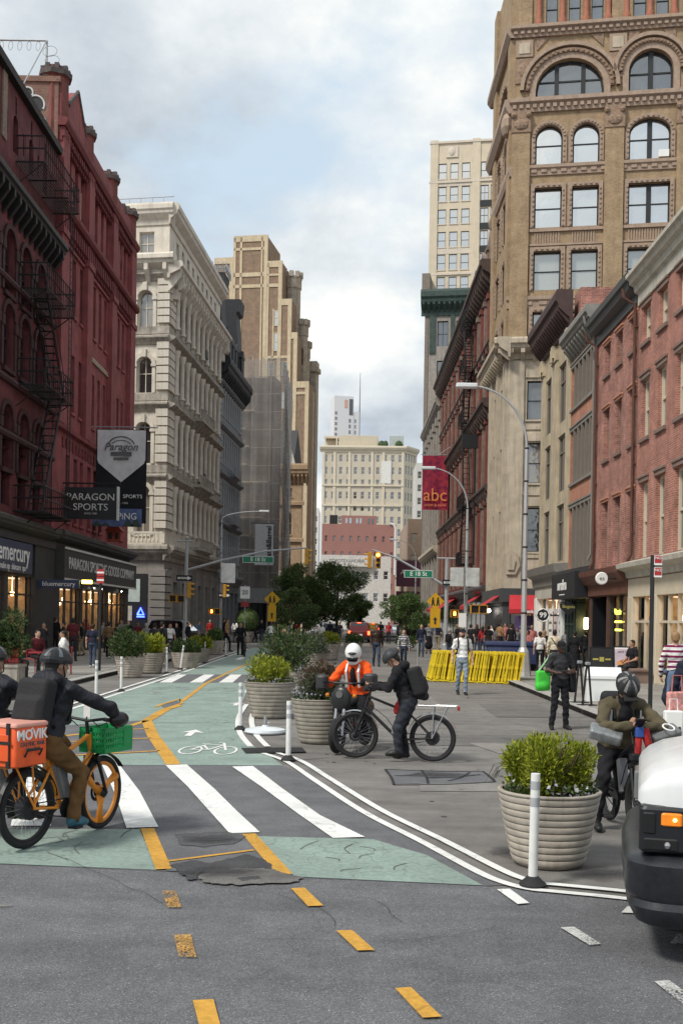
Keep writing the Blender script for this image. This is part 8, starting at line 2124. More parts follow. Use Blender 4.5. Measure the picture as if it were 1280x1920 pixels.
GRB=mat('bright_green_bag',(.06,.55,.05),.45,var=.12,scale=6,bump=.3,bscale=9); ob('bag_body',sdf_mesh('bag_body',[B((0,0,.2),(.145,.05,.19),.035,'m'),E((-.02,-.01,.1),(.14,.08,.09),'m')],.014,{'m': GRB},.03),t)
MB().tube([(-.08,.02,.38),(.1,.0,.62),(.17,-.08,.7),(.2,.05,.71),(.12,.05,.4)],.016,6).build('strap',mat('pale_green_strap',(.3,.6,.3),.6),t)
# cafe guests on the left
x, y = -9.55, 30.6
o,fr=person('man in white cap and black hoodie sitting on a red cafe chair',(x,y,.13),.95,dict(top=BLK,bottom=CHAR,skin=SK[1]),1,.018,'cafe guests',pel=(0,0,.54),lean=.35,hp=.3,legs=sit_legs,arms=[((.24,-.2,.78),(.08,-.4,.8)),((-.24,-.2,.78),(-.08,-.4,.8))],fat=1.1); cap(o,fr,CRM)
o,fr=person('heavy person in white tee sitting at the cafe table',(-8.75,33.2,.13),-1.3,dict(top=WHT,bottom=GRY,skin=SK[1]),1,.02,'cafe guests',pel=(0,0,.56),lean=.1,legs=sit_legs,arms=sit_arms,sleeve='short',fat=1.3)
o,fr=person('person in maroon jacket sitting by the shop wall',(-9.9,34.0,.13),.8,dict(top=MAR,bottom=BLK),1,.024,'cafe guests',pel=(0,0,.56),lean=.2,legs=sit_legs,arms=sit_arms)
# more people in the mid distance, both sides
extra_p=[(60,1232,64,BLK,'black','by the first lit shop window on the left'),(92,1226,60,WHT,'white','behind the tall person in black on the left'),(118,1232,66,NAVY,'navy','left of the maroon shirt on the left'),(152,1230,64,BLK,'black','between the maroon shirt and the left sign post'),(192,1224,58,GRY,'grey','left of the brown jacket'),(240,1220,56,BLK,'black','behind the tall green shrub on the left'),(258,1224,58,MAR,'maroon','behind the yellow green shrub on the left'),(330,1222,54,BLK,'black','just left of the left signal pole'),(372,1212,48,BLU,'blue','beside the black suv'),(440,1206,44,WHT,'white','at the doors past the left crossing'),(524,1206,40,BLK,'black','under the left street tree'),(556,1204,38,RED,'red','under the street trees left of the jersey'),(636,1206,40,BLK,'black','left of the dark red suv'),(770,1216,50,BLK,'black','behind the patterned blouse'),(820,1222,54,NAVY,'navy','right of the yellow crossing sign'),(856,1228,58,BLK,'black','behind the white tee man on the left'),(870,1222,54,CRM,'cream','behind the white tee man on the right'),(921,1222,50,WHT,'white','in the second row over the blue cart'),(942,1220,50,BLK,'black','in the second row at the awning'),(976,1240,60,NAVY,'navy','left of the lamp pole at the barriers'),(1060,1246,66,GRY,'grey','between the cream jacket and the black coat'),(1096,1252,70,BLK,'black','in the green shop doorway')]
for px, py, h, m1, wd, lab in extra_p:
 f_ = rp.random() < .4
 walker('person in %s %s' % (wd,lab),px,py,h,rp.choice((0,PI,PI*.85,1.4,-1.3)),dict(top=m1,bottom=rp.choice((BLK,JEAN,CHAR,KHA)),skin=SK[rp.randrange(3)],hair=HAIR[rp.choice((0,0,1,2))]),Z if px < 320 or px > 890 else 0,female=f_,hair='long' if f_ else 'short',sleeve=rp.choice(('short','long')),step=rp.choice((0,.12,.18)))
# ================================================================== BIKES
def torus(k, c, R, r, n=40, m=10, mi=0, sq=1.0):
 vs = []
 for i in range(n):
  a = 2 * math.pi * i / n
  for j in range(m):
   b = 2 * math.pi * j / m; q = R + r * math.cos(b)
   vs.append((c[0] + q * math.cos(a), c[1] + r * sq * math.sin(b), c[2] + q * math.sin(a)))
 k.add(vs,[(i*m+j,((i+1) % n)*m+j,((i+1) % n)*m+(j+1) % m,i*m+(j+1) % m) for i in range(n) for j in range(m)],mi); return k
TYRE=mat('tyre_rubber',(.015,.015,.016),.8,var=.2); CHROME=mat('alloy',(.5,.5,.51),.3,.9,var=.05); DARKM=mat('dark_metal',(.025,.025,.028),.45,.4)
BIKE_OR = mat('bike_orange', (.72, .26, .03), .4, var=.06)
def wheel(t, c, R, w, rim_m, mag=None, steer=0.0, disc=True, spokes=28):
 h = torus(MB(), (0, 0, 0), R - w, w, 44, 10).build('wheel', TYRE, t, c, steer, smooth=True)
 k = torus(MB(), (0, 0, 0), R - w * 2.1, .017, 44, 8, 0, .9)
 if mag:
  torus(k, (0, 0, 0), R - w * 2.4, .02, 44, 8, 0, .7)
  for i in range(3):
   a=rad(120*i+25); k.tube([(.02*math.cos(a),0,.02*math.sin(a)),((R-.1)*.55*math.cos(a+.1),0,(R-.1)*.55*math.sin(a+.1)),((R-.06)*math.cos(a),0,(R-.06)*math.sin(a))],[.05,.024,.04],8)
 k.build('rim', mag or rim_m, h, smooth=True)
 if not mag:
  s = MB()
  for i in range(spokes):
   a = 2 * math.pi * i / spokes; b = a + (.35 if i % 2 else -.35); y0 = .03 if i % 4 < 2 else -.03
   s.tube([(.03*math.cos(b),y0,.03*math.sin(b)),((R-w*2.2)*math.cos(a),0,(R-w*2.2)*math.sin(a))],.0018,3,cap=False)
  s.build('spokes', CHROME, h)
 hb = MB().lathe([(.015, -.07), (.05, -.045), (.05, .045), (.015, .07)], 12, axis='y')
 if disc: hb.lathe([(.055, .05), (.09, .05), (.09, .053), (.055, .053)], 20, axis='y', cap=False)
 hb.build('hub', DARKM, h)
 return h
def bicycle(label,x,y,heading,fm,R=.34,wb=1.08,mag=None,tw=.026,batt=True,rack=CHROME,fender=True,steer=0.0,motor=True,rackless=False,rz_=.8,fat_frame=.019,name='electric_bicycle',fork_m=None):
 """forward is +x; origin on the ground under the bottom bracket"""
 t = thing(name, label, 'bicycle', (x, y, .012), heading); r, f = -wb * .43, wb * .57
 wheel(t, (r, 0, R), R, tw, DARKM); wheel(t, (f, 0, R), R, tw, DARKM, mag, steer)
 bb, seat, hd, hd2 = (0, 0, .29), (-.2, 0, .78), (f - .19, 0, .9), (f - .15, 0, .74)
 k = MB(); q = fat_frame
 k.tube([bb,hd2],q*1.25,10).tube([(-.15,0,.68),hd],q,10).tube([bb,seat],q,10).tube([hd2,hd],q*1.2,10)
 for s in (-1,1): k.tube([bb,(0,s*.04,.29),(r,s*.065,R)],q*.6,8).tube([(-.16,s*.02,.66),(r,s*.065,R)],q*.55,8)
 k.build('frame', fm, t, smooth='auto')
 k = MB().tube([hd, (f - .13, 0, .68)], .02, 8)
 for s in (-1, 1): k.tube([(f - .13, s * .06, .68), (f, s * .065, R)], [.019, .013], 8)
 k.box(f - .16, f - .1, -.08, .08, .67, .7).build('fork', fork_m or DARKM, t, smooth='auto')
 MB().tube([(f-.2,0,.88),(f-.22,0,1.02)],.017,8).tube([(f-.3,-.33,1.06),(f-.24,-.2,1.06),(f-.2,0,1.03),(f-.24,.2,1.06),(f-.3,.33,1.06)],.014,8).build('handlebar',DARKM,t,smooth='auto')
 k = MB()
 for s in (-1,1): k.tube([(f-.3,s*.33,1.06),(f-.26,s*.23,1.06)],.019,8).tube([(f-.24,s*.22,1.07),(f-.18,s*.2,1.02),(f-.22,s*.1,.98)],.005,4)
 k.build('grips',RUB,t); MB().tube([(f-.2,.05,1.03),(f-.05,.1,.95),(f-.1,.05,.7),(f-.02,.06,.45)],.005,4).tube([(f-.2,-.05,1.03),(f-.02,-.08,.9),(.2,-.04,.6),(0,-.04,.34)],.005,4).build('cables',RUB,t)
 MB().tube([seat, (-.235, 0, .9)], .014, 8).build('seat_post', CHROME, t)
 ob('saddle',sdf_mesh('saddle',[C((-.36,0,.93),(-.2,0,.935),.065,.045,'m'),C((-.22,0,.935),(-.06,0,.94),.045,.022,'m')],.012,{'m': RUB},.03),t)
 k=MB().lathe([(.02,-.075),(.085,-.075),(.09,-.07),(.085,-.065)],24,(0,0,.29),axis='y'); k.build('chainring',DARKM,t)
 k=MB().tube([(0,-.085,.29),(.03,-.09,.125)],.011,6).tube([(0,.085,.29),(-.03,.09,.455)],.011,6); k.build('cranks',DARKM,t)
 MB().rbox(-.02,.08,-.2,-.1,.11,.135,.008).build('pedal',RUB,t); MB().rbox(-.08,.02,.1,.2,.445,.47,.008).build('pedal',RUB,t)
 MB().tube([(0,-.07,.375),(r,-.07,R+.04)],.006,5).tube([(0,-.07,.205),(r,-.07,R-.04)],.006,5).build('chain',DARKM,t)
 if batt: MB().rbox(-.05,.05,-.045,.045,0,.34,.02).build('battery',mat('battery_grey',(.2,.2,.21),.4),t,(.07,0,.36)).rotation_euler=(0,rad(-20),0)
 if motor: MB().lathe([(.02,-.06),(.1,-.05),(.1,.05),(.02,.06)],20,(r,0,R),axis='y').build('hub_motor',DARKM,t)
 if fender:
  for cx_, a0, a1 in ((r, 10, 175), (f, 35, 160)):
   a = np.linspace(rad(a0), rad(a1), 16); k = MB()
   for i in range(15):
    p0,p1=[(cx_+(R+.025)*math.cos(u),(R+.025)*math.sin(u)+R) for u in (a[i],a[i+1])]
    k.add([(p0[0],-.032,p0[1]-.008),(p0[0],.032,p0[1]-.008),(p1[0],.032,p1[1]-.008),(p1[0],-.032,p1[1]-.008),(p0[0],0,p0[1]+.008),(p1[0],0,p1[1]+.008)],[(0,4,5,3),(4,1,2,5),(0,3,2,1)])
   k.build('mudguard', DARKM if rackless else CHROME, t)
 if rack:
  k = MB()
  for s in (-.07,.07): k.tube([(-.28,s,rz_),(r-.34,s,rz_)],.01,6).tube([(r,s*1.3,R),(r-.02,s,rz_)],.009,6).tube([(r,s*1.3,R),(r-.22,s,rz_)],.009,6)
  for u in np.linspace(-.3, r - .33, 6): k.tube([(u, -.07, rz_), (u, .07, rz_)], .007, 5)
  k.build('rack',rack,t); MB().rbox(r-.38,r-.35,-.05,.05,.74,.8,.01).build('rear_light',mat('rear_reflector',(.4,.02,.02),.3),t)
 return t
def bike_xy(fx,lat,bx,by,hd): return (bx+fx*math.cos(hd)-lat*math.sin(hd),by+fx*math.sin(hd)+lat*math.cos(hd))
# ---- courier on the orange bike (left foreground)
hd = math.atan2(.9, .42); rx, ry = -2.72, 9.12
bx, by = rx + math.cos(hd) * .45, ry + math.sin(hd) * .45
bicycle('orange electric bike with three spoke front wheel and rear delivery box, left foreground',bx,by,hd,BIKE_OR,.345,1.0,BIKE_OR,.03,True,BIKE_OR,True,rad(6),rackless=True,fat_frame=.022,rz_=.73)
t=thing('delivery_box','orange insulated delivery box on the rack of the orange bike','box',(*bike_xy(-.62,0,bx,by,hd),.753),hd); t.scale=(.88,)*3
BOXO = mat('box_orange', (.74, .10, .02), .55, var=.12, scale=5, bump=.1, bscale=12)
MB().rbox(-.22,.22,-.24,.24,0,.39,.035).build('body',BOXO,t,smooth='auto'); MB().rbox(-.23,.23,-.25,.25,.37,.42,.03).build('lid',mat('box_lid',(.62,.30,.24),.6,var=.1),t,smooth='auto')
MB().tube([(-.1,-.245,.1),(-.1,-.28,.16),(.1,-.28,.16),(.1,-.245,.1)],.01,6).box(-.24,-.225,-.18,-.14,.0,.42).build('handle',RUB,t)
text('MOVIK',.135,SIGN_WHT,t,(.0,-.244,.30),rot=(rad(90),0,0),bold=.003,sx=.98); text('EXOTIC BAR',.058,GREY_INK,t,(.01,-.244,.215)); text('delivered fresh',.032,GREY_INK,t,(.01,-.244,.17))
MB().tube([(-.02,-.245,.345),(.0,-.245,.365),(.02,-.245,.345)],.006,4).build('roof_mark',SIGN_WHT,t)
MB().rbox(-.242,-.21,-.18,.18,.06,.32,.02).build('rear_pocket',BOXO,t); MB().box(-.246,-.242,-.2,.2,.22,.25).build('strap',RUB,t)
t=thing('milk_crate','green plastic crate over the front wheel of the orange bike','crate',(*bike_xy(.6,-.03,bx,by,hd),.745),hd); t.scale=(.86,)*3
CRG = mat('crate_green', (.012, .26, .075), .45, var=.06); k = MB()
for s, L2 in ((-1, .24), (1, .24)):
 for a,b_ in ((0,.05),(.09,.115),(.155,.18),(.22,.27)): k.box(-.24,.24,s*.165-.008,s*.165+.008,a,b_); k.box(s*.232-.008,s*.232+.008,-.165,.165,a,b_)
 for u in np.linspace(-.24,.24,13): k.box(u-.008,u+.008,s*.165-.006,s*.165+.006,.05,.22)
 for u in np.linspace(-.165,.165,9): k.box(s*.232-.006,s*.232+.006,u-.008,u+.008,.05,.22)
k.box(-.23,.23,-.16,.16,0,.015).build('basket',CRG,t); MB().box(.08,.24,-.176,-.174,.05,.24).build('side_panel',CRG,t)
t=thing('phone','white phone on a mount above the handlebar of the orange bike','phone',(*bike_xy(.38,.02,bx,by,hd),1.13),hd); MB().rbox(-.006,.006,-.04,.04,-.06,.09,.004).build('case',SIGN_WHT,t); MB().tube([(0,0,-.05),(-.03,0,-.1)],.008,5).build('mount',RUB,t)
PUFF = cloth('puffer_black', (.016, .017, .024), .8, .6, 14)
pose=dict(pel=(0,.24,.88),lean=.28,hp=-.12,ht=-.35,fat=1.12,legs=[((.13,-.17,.84),(.14,.05,.53)),((-.13,-.12,.60),(-.15,.0,.21))],arms=[((.36,-.2,1.2),(.31,-.33,1.07)),((-.36,-.22,1.18),(-.33,-.36,1.07))],glove=True,det=1,curl=1.4,legfat=1.12)
o,fr=person('courier in black puffer jacket and brown trousers riding the orange bike',(bx,by,.012),hd+PI/2,dict(top=PUFF,bottom=cloth('brown_jogger',(.125,.068,.026),.5,.9,7),shoe=SHOE_T,skin=SK[1]),1.0,.011,'cyclists',extra=lambda fr: ([E(fr[5]+fr[2]*.05-fr[3]*.1,(.16,.1,.085),'top',fr[4]),C((-.15,.0,.25),(-.15,.0,.19),.04,.045,'sock')],{'sock': BLK}),**pose)
bike_helmet(o,fr,mat('helmet_black',(.018,.019,.021),.35),mat('helmet_grey',(.13,.14,.15),.4),1.05); backpack(o,fr,mat('black_nylon',(.011,.011,.013),.75,bump=.3,bscale=30),.17,.23,.085,.0)
k = MB()
for s in (-1, 1): k.ball((s * .34, -.38, 1.06), (.07, .12, .075), 14)
worn(o, 'bar_mitts', k, mat('mitt_black', (.012, .011, .012), .35), True)
# ---- second cyclist at the left edge
hd2_ = math.atan2(.9, .42); bx2, by2 = -3.2, 9.95
bicycle('dark bike at the left edge, hidden behind the orange delivery box',bx2,by2,hd2_,DARKM,.34,1.05)
o,fr=person('cyclist in black jacket and helmet glancing back at the left edge',(bx2,by2,.012),hd2_+PI/2,dict(top=PUFF,bottom=BLK,skin=SK[1]),1.0,.013,'cyclists',**{**pose,'ht':-1.9,'fat': 1.22,'pel': (0,.24,.88),'lean': .22,'arms': [((.3,-.2,1.15),(.3,-.33,1.05)),((-.3,-.2,1.15),(-.3,-.34,1.05))]})
bike_helmet(o, fr, MATS['helmet_black'], MATS['helmet_grey'])
# ---- e-bike parked across the plaza with its rider
ex0,ey0=G(810,1430); ex1,ey1=G(665,1423); hd3=math.atan2(ey1-ey0,ex1-ex0); wb3=math.hypot(ex1-ex0,ey1-ey0)
ebx, eby = ex0 + math.cos(hd3) * wb3 * .43, ey0 + math.sin(hd3) * wb3 * .43
bicycle('black e-bike with silver rack standing across the plaza',ebx,eby,hd3,DARKM,.335,wb3,None,.028,True,CHROME,True,rad(12))
o, fr = person('rider in black hooded jacket looking at his phone over the black e-bike', (ebx, eby, .012), hd3 + PI / 2, dict(top=BLK, bottom=cloth('slate_trousers', (.03, .033, .042), .5, .9, 7), skin=SK[1]), .95, .011, 'cyclists', pel=(0, .13, .87), lean=.32, hp=.5, fat=1.18, det=1, legfat=1.2, curl=.9,
               legs=[((.15,.0,.49),(.15,.02,.16),(.05,-1,-.1)),((-.19,.0,.46),(-.22,.06,.085),(.0,-1,-.1))],arms=[((.3,-.12,1.1),(.1,-.42,1.12),(-.4,-.8,.2),(-.5,.2,.8)),((-.3,-.1,1.1),(-.1,-.4,1.12),(.4,-.8,.2),(.5,.2,.8))],
               extra=lambda fr: ([E(fr[5] + fr[2] * .05 - fr[3] * .11, (.15, .085, .085), 'top', fr[4])], {}))
bike_helmet(o,fr,mat('helmet_matt',(.03,.031,.034),.5),MATS['helmet_black'],1.05); backpack(o,fr,mat('black_nylon2',(.012,.012,.014),.8,bump=.5,bscale=18),.15,.22,.1,-.03)
t=thing('phone','phone held over the handlebar by the hooded e-bike rider','phone',(*bike_xy(.5,.0,ebx,eby,hd3),1.17),hd3); MB().rbox(-.07,.07,-.04,.04,-.006,.006,.003).build('case',SIGN_BLK,t)
t=thing('pannier_bag','red and pink bag wedged under the e-bike saddle','bag',(*bike_xy(-.02,.0,ebx,eby,hd3),.78),hd3); ob('bag_body',sdf_mesh('bag_body',[E((0,0,0),(.09,.08,.1),'m'),E((.05,0,-.06),(.06,.06,.06),'m')],.014,{'m': RED},.03),t)
# ---- moped with hi-vis rider behind it
mx_, my_, mh = .12, 16.5, rad(-112)
t=thing('delivery_moped','black moped facing us behind the e-bike front wheel','moped',(mx_,my_,.012),mh)
wheel(t,(.62,0,.27),.27,.05,CHROME,None,0,True,20); wheel(t,(-.55,0,.27),.27,.05,CHROME,None,0,True,20)
ob('body_shell',sdf_mesh('body_shell',[C((-.6,0,.62),(-.05,0,.68),.12,.13,'m'),C((-.05,0,.35),(.35,0,.35),.11,.09,'m'),C((.35,0,.38),(.45,0,.9),.09,.08,'m'),E((.5,0,.8),(.07,.17,.2),'m'),C((-.4,0,.4),(-.1,0,.4),.12,.14,'m')],.02,{'m': mat('moped_black',(.016,.016,.018),.35)},.05),t)
ob('seat', sdf_mesh('seat', [C((-.55, 0, .76), (.05, 0, .74), .09, .09, 'm')], .02, {'m': RUB}), t)
MB().tube([(.45,0,.85),(.42,0,1.02)],.025,8).tube([(.3,-.36,1.05),(.42,-.15,1.04),(.42,.15,1.04),(.3,.36,1.05)],.016,8).build('handlebar',DARKM,t)
k = MB()
for s in (-1, 1): k.tube([(.5, s * .06, .75), (.62, s * .07, .27)], [.025, .02], 8)
k.build('fork',CHROME,t); MB().lathe([(.01,.0),(.055,.0),(.05,-.06),(.01,-.08)],16,(.58,0,.88),axis='x').build('headlight',mat('headlight_glass',(.12,.12,.12),.1),t)
for s in (-1,1): MB().ball((.5,s*.22,.86),.035,8).build('indicator',ORG_LIT if False else mat('amber_lens',(.6,.2,.02),.3),t)
k = MB()
for s in (-1, 1): k.rbox(-.1, .1, -.09, .09, -.15, .14, .05)
MB().rbox(.22,.42,.3,.5,.93,1.2,.06).build('hand_guard',mat('guard_black',(.03,.03,.033),.5),t); MB().rbox(.22,.4,-.48,-.3,.93,1.15,.06).build('hand_guard',MATS['guard_black'],t)
HS = mat('reflective_silver', (.6, .6, .58), .3)
o, fr = person('moped rider in orange hi-vis jacket and white full face helmet', (mx_, my_, .012), mh + PI / 2, dict(top=HIVIS, bottom=BLK, skin=SK[1]), 1.0, .012, 'cyclists', pel=(0, .22, .82), lean=.32, hp=.45, ht=.25, fat=1.2, det=1, hair=None, glove=True, curl=1.3,
               legs=[((.2, -.18, .62), (.22, .0, .2)), ((-.2, -.18, .62), (-.25, .02, .1))], arms=[((.34, -.1, 1.02), (.34, -.32, 1.06)), ((-.34, -.1, 1.02), (-.34, -.3, 1.06))])
hc, HR, s_, fw, R_, sm, pl = fr
worn_sdf(o,'helmet',[E(hc+HR @ v3(0,.01,.03),(.128,.15,.135),'w',HR),E(hc+HR @ v3(0,-.075,-.075),(.095,.085,.06),'w',HR),B(hc+HR @ v3(0,-.118,.005),(.085,.045,.038),.03,'v',HR)],.011,{'w': mat('helmet_white',(.7,.69,.67),.25),'v': mat('visor_black',(.01,.01,.012),.12)},.015)
worn_sdf(o,'helmet_mark',[E(hc+HR @ v3(0,-.115,.105),(.05,.03,.018),'v',HR),C(hc+HR @ v3(-.06,-.1,.1),hc+HR @ v3(.06,-.1,.1),.01,.01,'v')],.01,{'v': SIGN_BLK})
k = MB()
for q in (-1,1): k.tube([tuple(sm+R_[:,0]*q*.1+s_*.09),tuple(sm+R_[:,0]*q*.1+fw*.15-s_*.05),tuple(sm+R_[:,0]*q*.1+fw*.165-s_*.3)],.022,6)
worn(o, 'reflective_stripes', k, HS)
worn_sdf(o,'shirt_front',[E(sm+fw*.12-s_*.15,(.06,.05,.16),'m',R_)],.014,{'m': BLK})
# ---- courier on the right resting on his handlebar
hx, hy = 2.74, 10.5; hd4 = rad(-88)
bicycle('dark cargo e-bike facing us beside the white van',hx,hy,hd4,DARKM,.33,1.05,None,.035,True,None,True,rad(6),rackless=True)
SILV = mat('silver_mitt', (.22, .23, .235), .35, .3, var=.3, scale=12, bump=.5, bscale=9)
for s,lab in ((-1,'left handlebar mitt in silver fabric on the bike beside the van'),(1,'right handlebar mitt in grey fabric with round emblem beside the van')):
 px_, py_ = bike_xy(.36, s * .28, hx, hy, hd4)
 t=thing('handlebar_mitt',lab,'mitt',(px_,py_,.97),hd4+rad(90)+s*.25,'handlebar mitts')
 q=MB().rbox(-.155,.155,-.085,.085,-.045,.06,.03).build('cover',SILV if s < 0 else mat('grey_mitt',(.13,.135,.135),.5,var=.2,scale=9),t,smooth='auto'); q.rotation_euler=(rad(28),rad(-14)*s,0)
 if s > 0: e_=torus(MB(),(0,0,0),.055,.008,20,6).build('emblem',SIGN_WHT,t,(.0,-.08,.085)); e_.rotation_euler=(rad(118),0,0)
t=thing('lock_bag','red and blue bags tied to the handlebar of the bike beside the van','bag',(*bike_xy(.44,.03,hx,hy,hd4),.98),hd4+rad(90))
MB().tube([(.03,-.02,.06),(.07,-.03,-.08),(.12,-.02,-.24)],[.045,.04,.03],8).tube([(-.02,-.03,.02),(-.03,-.03,-.2)],[.035,.03],8).build('red_bag',RED,t); MB().rbox(-.06,.02,-.07,.0,-.02,.08,.02).build('blue_pouch',mat('blue_pouch',(.03,.08,.3),.5),t)
MB().rbox(-.1, .1, -.08, .02, -.24, -.17, .02).build('headlight', DARKM, t)
o, fr = person('courier in olive jacket and striped helmet leaning on his handlebar over a phone', (hx, hy, .012), hd4 + PI / 2, dict(top=OLV, bottom=BLK, skin=SK[1], hair=HAIR[0]), 1.0, .010, 'cyclists', pel=(0, .24, .77), lean=.46, hp=.5, fat=1.12, det=1, curl=1.0, legfat=1.05,
               legs=[((.2,-.02,.5),(.24,.0,.085),(.05,-1,-.1)),((-.2,-.04,.5),(-.26,-.02,.085),(-.1,-1,-.1))],arms=[((.3,-.3,1.02),(.06,-.44,1.05),(-.75,-.35,.2),(0,.3,1)),((-.3,-.3,1.02),(-.06,-.44,1.05),(.75,-.35,.2),(0,.3,1))],
               extra=lambda fr: ([E(fr[5] + fr[3] * .1 - fr[2] * .08, (.07, .06, .13), 'inner', fr[4]), C(fr[5] - fr[3] * .02, fr[5] + fr[2] * .08 + fr[3] * .05, .07, .065, 'inner')], {'inner': BLK}))
bike_helmet(o,fr,mat('helmet_stripe_dark',(.02,.02,.022),.35),mat('helmet_stripe_grey',(.2,.2,.2),.4),1.04)
hc,HR=fr[0],fr[1]; worn_sdf(o,'cap_brim',[B(hc+HR @ v3(0,-.125,.035),(.07,.06,.01),.008,'m',HR @ rotm(.1))],.011,{'m': cloth('cap_black',(.02,.02,.02))})
backpack(o,fr,MATS['black_nylon2'],.17,.2,.07,.02); s_,fw,R_,sm=fr[2],fr[3],fr[4],fr[5]
k = MB()
for q in (-1,1): k.tube([tuple(sm+R_[:,0]*q*.15+fw*.11),tuple(sm+R_[:,0]*q*.15+fw*.155-s_*.12),tuple(sm+R_[:,0]*q*.16+fw*.15-s_*.28)],.014,5)
worn(o, 'strap_reflector', k, HS)
t=thing('phone','dark phone in the hands of the courier leaning on his handlebar','phone',(*bike_xy(.52,0,hx,hy,hd4),1.1),hd4+rad(90)); q=MB().rbox(-.042,.042,-.078,.078,-.006,.006,.003).build('case',SIGN_BLK,t); q.rotation_euler=(rad(-35),0,0)
# ---- cyclist standing at the far crossing, and one riding away
x,y=G(453,1232); bicycle('city bike held by the cyclist at the far crossing',x+.1,y,rad(-80),DARKM,.33,1.0,None,.024,False,None,False,0,False,name='bicycle')
o,fr=person('cyclist in black standing over a bike at the far crossing',(x-.1,y+.15,0),.1,dict(top=BLK,bottom=BLK,skin=SK[1],shoe=SHOE_W),1,.028,'cyclists',lean=.2,arms=[((.27,-.1,1.12),(.22,-.35,1.02)),((-.25,-.1,1.12),(-.2,-.35,1.02))])
x,y=G(507,1215); bicycle('bike ridden away below the yellow crossing sign',x,y,rad(95),DARKM,.33,1.0,None,.024,False,None,False,0,False,name='bicycle')
o,fr=person('cyclist in white shirt riding away below the yellow crossing sign',(x,y,0),rad(185),dict(top=WHT,bottom=GRY,skin=SK[1]),1,.03,'cyclists',pel=(0,.2,.9),lean=.35,legs=[((.12,-.15,.8),(.13,.0,.5)),((-.12,-.1,.58),(-.13,.0,.2))],arms=[((.27,-.15,1.12),(.25,-.35,1.02)),((-.27,-.15,1.12),(-.25,-.35,1.02))])
# ================================================================== VAN AND CARS
def ellipse_wheel(t, c, R, w, name='wheel'):
 h=MB().lathe([(.02,-w/2),(R*.62,-w/2),(R*.66,-w/2-.01),(R*.95,-w/2),(R,-w*.35),(R,w*.35),(R*.95,w/2),(R*.62,w/2),(.02,w/2)],28,axis='y').build(name,TYRE,t,c,smooth='auto')
 MB().lathe([(.02,-w/2-.012),(.1,-w/2-.02),(R*.55,-w/2-.006),(R*.6,-w/2-.012)],20,axis='y',cap=False).lathe([(.02,w/2+.012),(.1,w/2+.02),(R*.55,w/2+.006),(R*.6,w/2+.012)],20,axis='y',cap=False).build('hubcap',CHROME,h,smooth='auto')
def loft(k, secs, mi=0, caps=True):
 n = len(secs[0]); vs = [p for s in secs for p in s]
 fs=[(i*n+j,i*n+(j+1) % n,(i+1)*n+(j+1) % n,(i+1)*n+j) for i in range(len(secs)-1) for j in range(n)]
 if caps: fs += [tuple(range(n - 1, -1, -1)), tuple(range((len(secs) - 1) * n, len(secs) * n))]
 return k.add(vs, fs, mi)
VANW=mat('van_white_paint',(.72,.73,.74),.2,var=.05,scale=4,spec=.6,streak=.08); VBLK=mat('van_black_plastic',(.012,.013,.016),.38,var=.15); VTRIM=mat('van_bumper',(.02,.022,.027),.32,var=.4,scale=7,bump=.08,bscale=60)
# van: front points to -x; near side at local y=0, body extends to +y 1.9
t=thing('white_van','white delivery van with black bumper entering at the right edge','van',(1.70,6.28,0),rad(-15.5))
def vsec(x, z0, zt, yi, r=.1, crown=.0):
 """rounded cross section at length x: bottom z0, top zt, inset yi"""
 y0, y1 = yi, 1.92 - yi; p = []
 for cy, cz, a0 in ((y1 - r, zt - r, 0), (y0 + r, zt - r, 90)):
  for q in range(5): a=rad(a0+q*22.5); p.append((x,cy+r*math.cos(a),cz+r*math.sin(a)))
  if a0 == 0: p += [(x, .96 + .35, zt + crown), (x, .96, zt + crown), (x, .96 - .35, zt + crown)]
 return p + [(x, y0, z0), (x, y1, z0)]
k=MB(); loft(k,[vsec(.03,.97,1.03,.14,.03,.01),vsec(.05,.96,1.07,.08,.05,.02),vsec(.1,.95,1.12,.04,.08,.025),vsec(.2,.94,1.17,.01,.10,.03),vsec(.33,.93,1.2,.0,.12,.04),vsec(.35,.45,1.205,.0,.12,.04),vsec(1.05,.45,1.3,.0,.14,.04),vsec(1.25,.45,1.36,.0,.15,.03)])
k.build('hood', VANW, t, smooth='auto')
k=MB(); loft(k,[vsec(1.25,.35,1.36,.0,.12,.02),vsec(1.32,.35,1.42,.0,.12,.03),vsec(1.95,.35,2.05,.06,.2,.04),vsec(2.2,.35,2.12,.06,.2,.05),vsec(5.4,.35,2.15,.06,.2,.05)]); k.build('cab_and_body',VANW,t,smooth='auto')
MB().add([(1.36,.14,1.45),(1.36,1.78,1.45),(1.96,1.66,2.0),(1.96,.26,2.0)],[(0,3,2,1)]).build('windshield',G_DARK,t)
MB().add([(1.75,-.006,1.42),(2.7,-.006,1.42),(2.7,.045,1.95),(2.05,.045,1.95)],[(0,1,2,3)]).build('side_window',G_DARK,t)
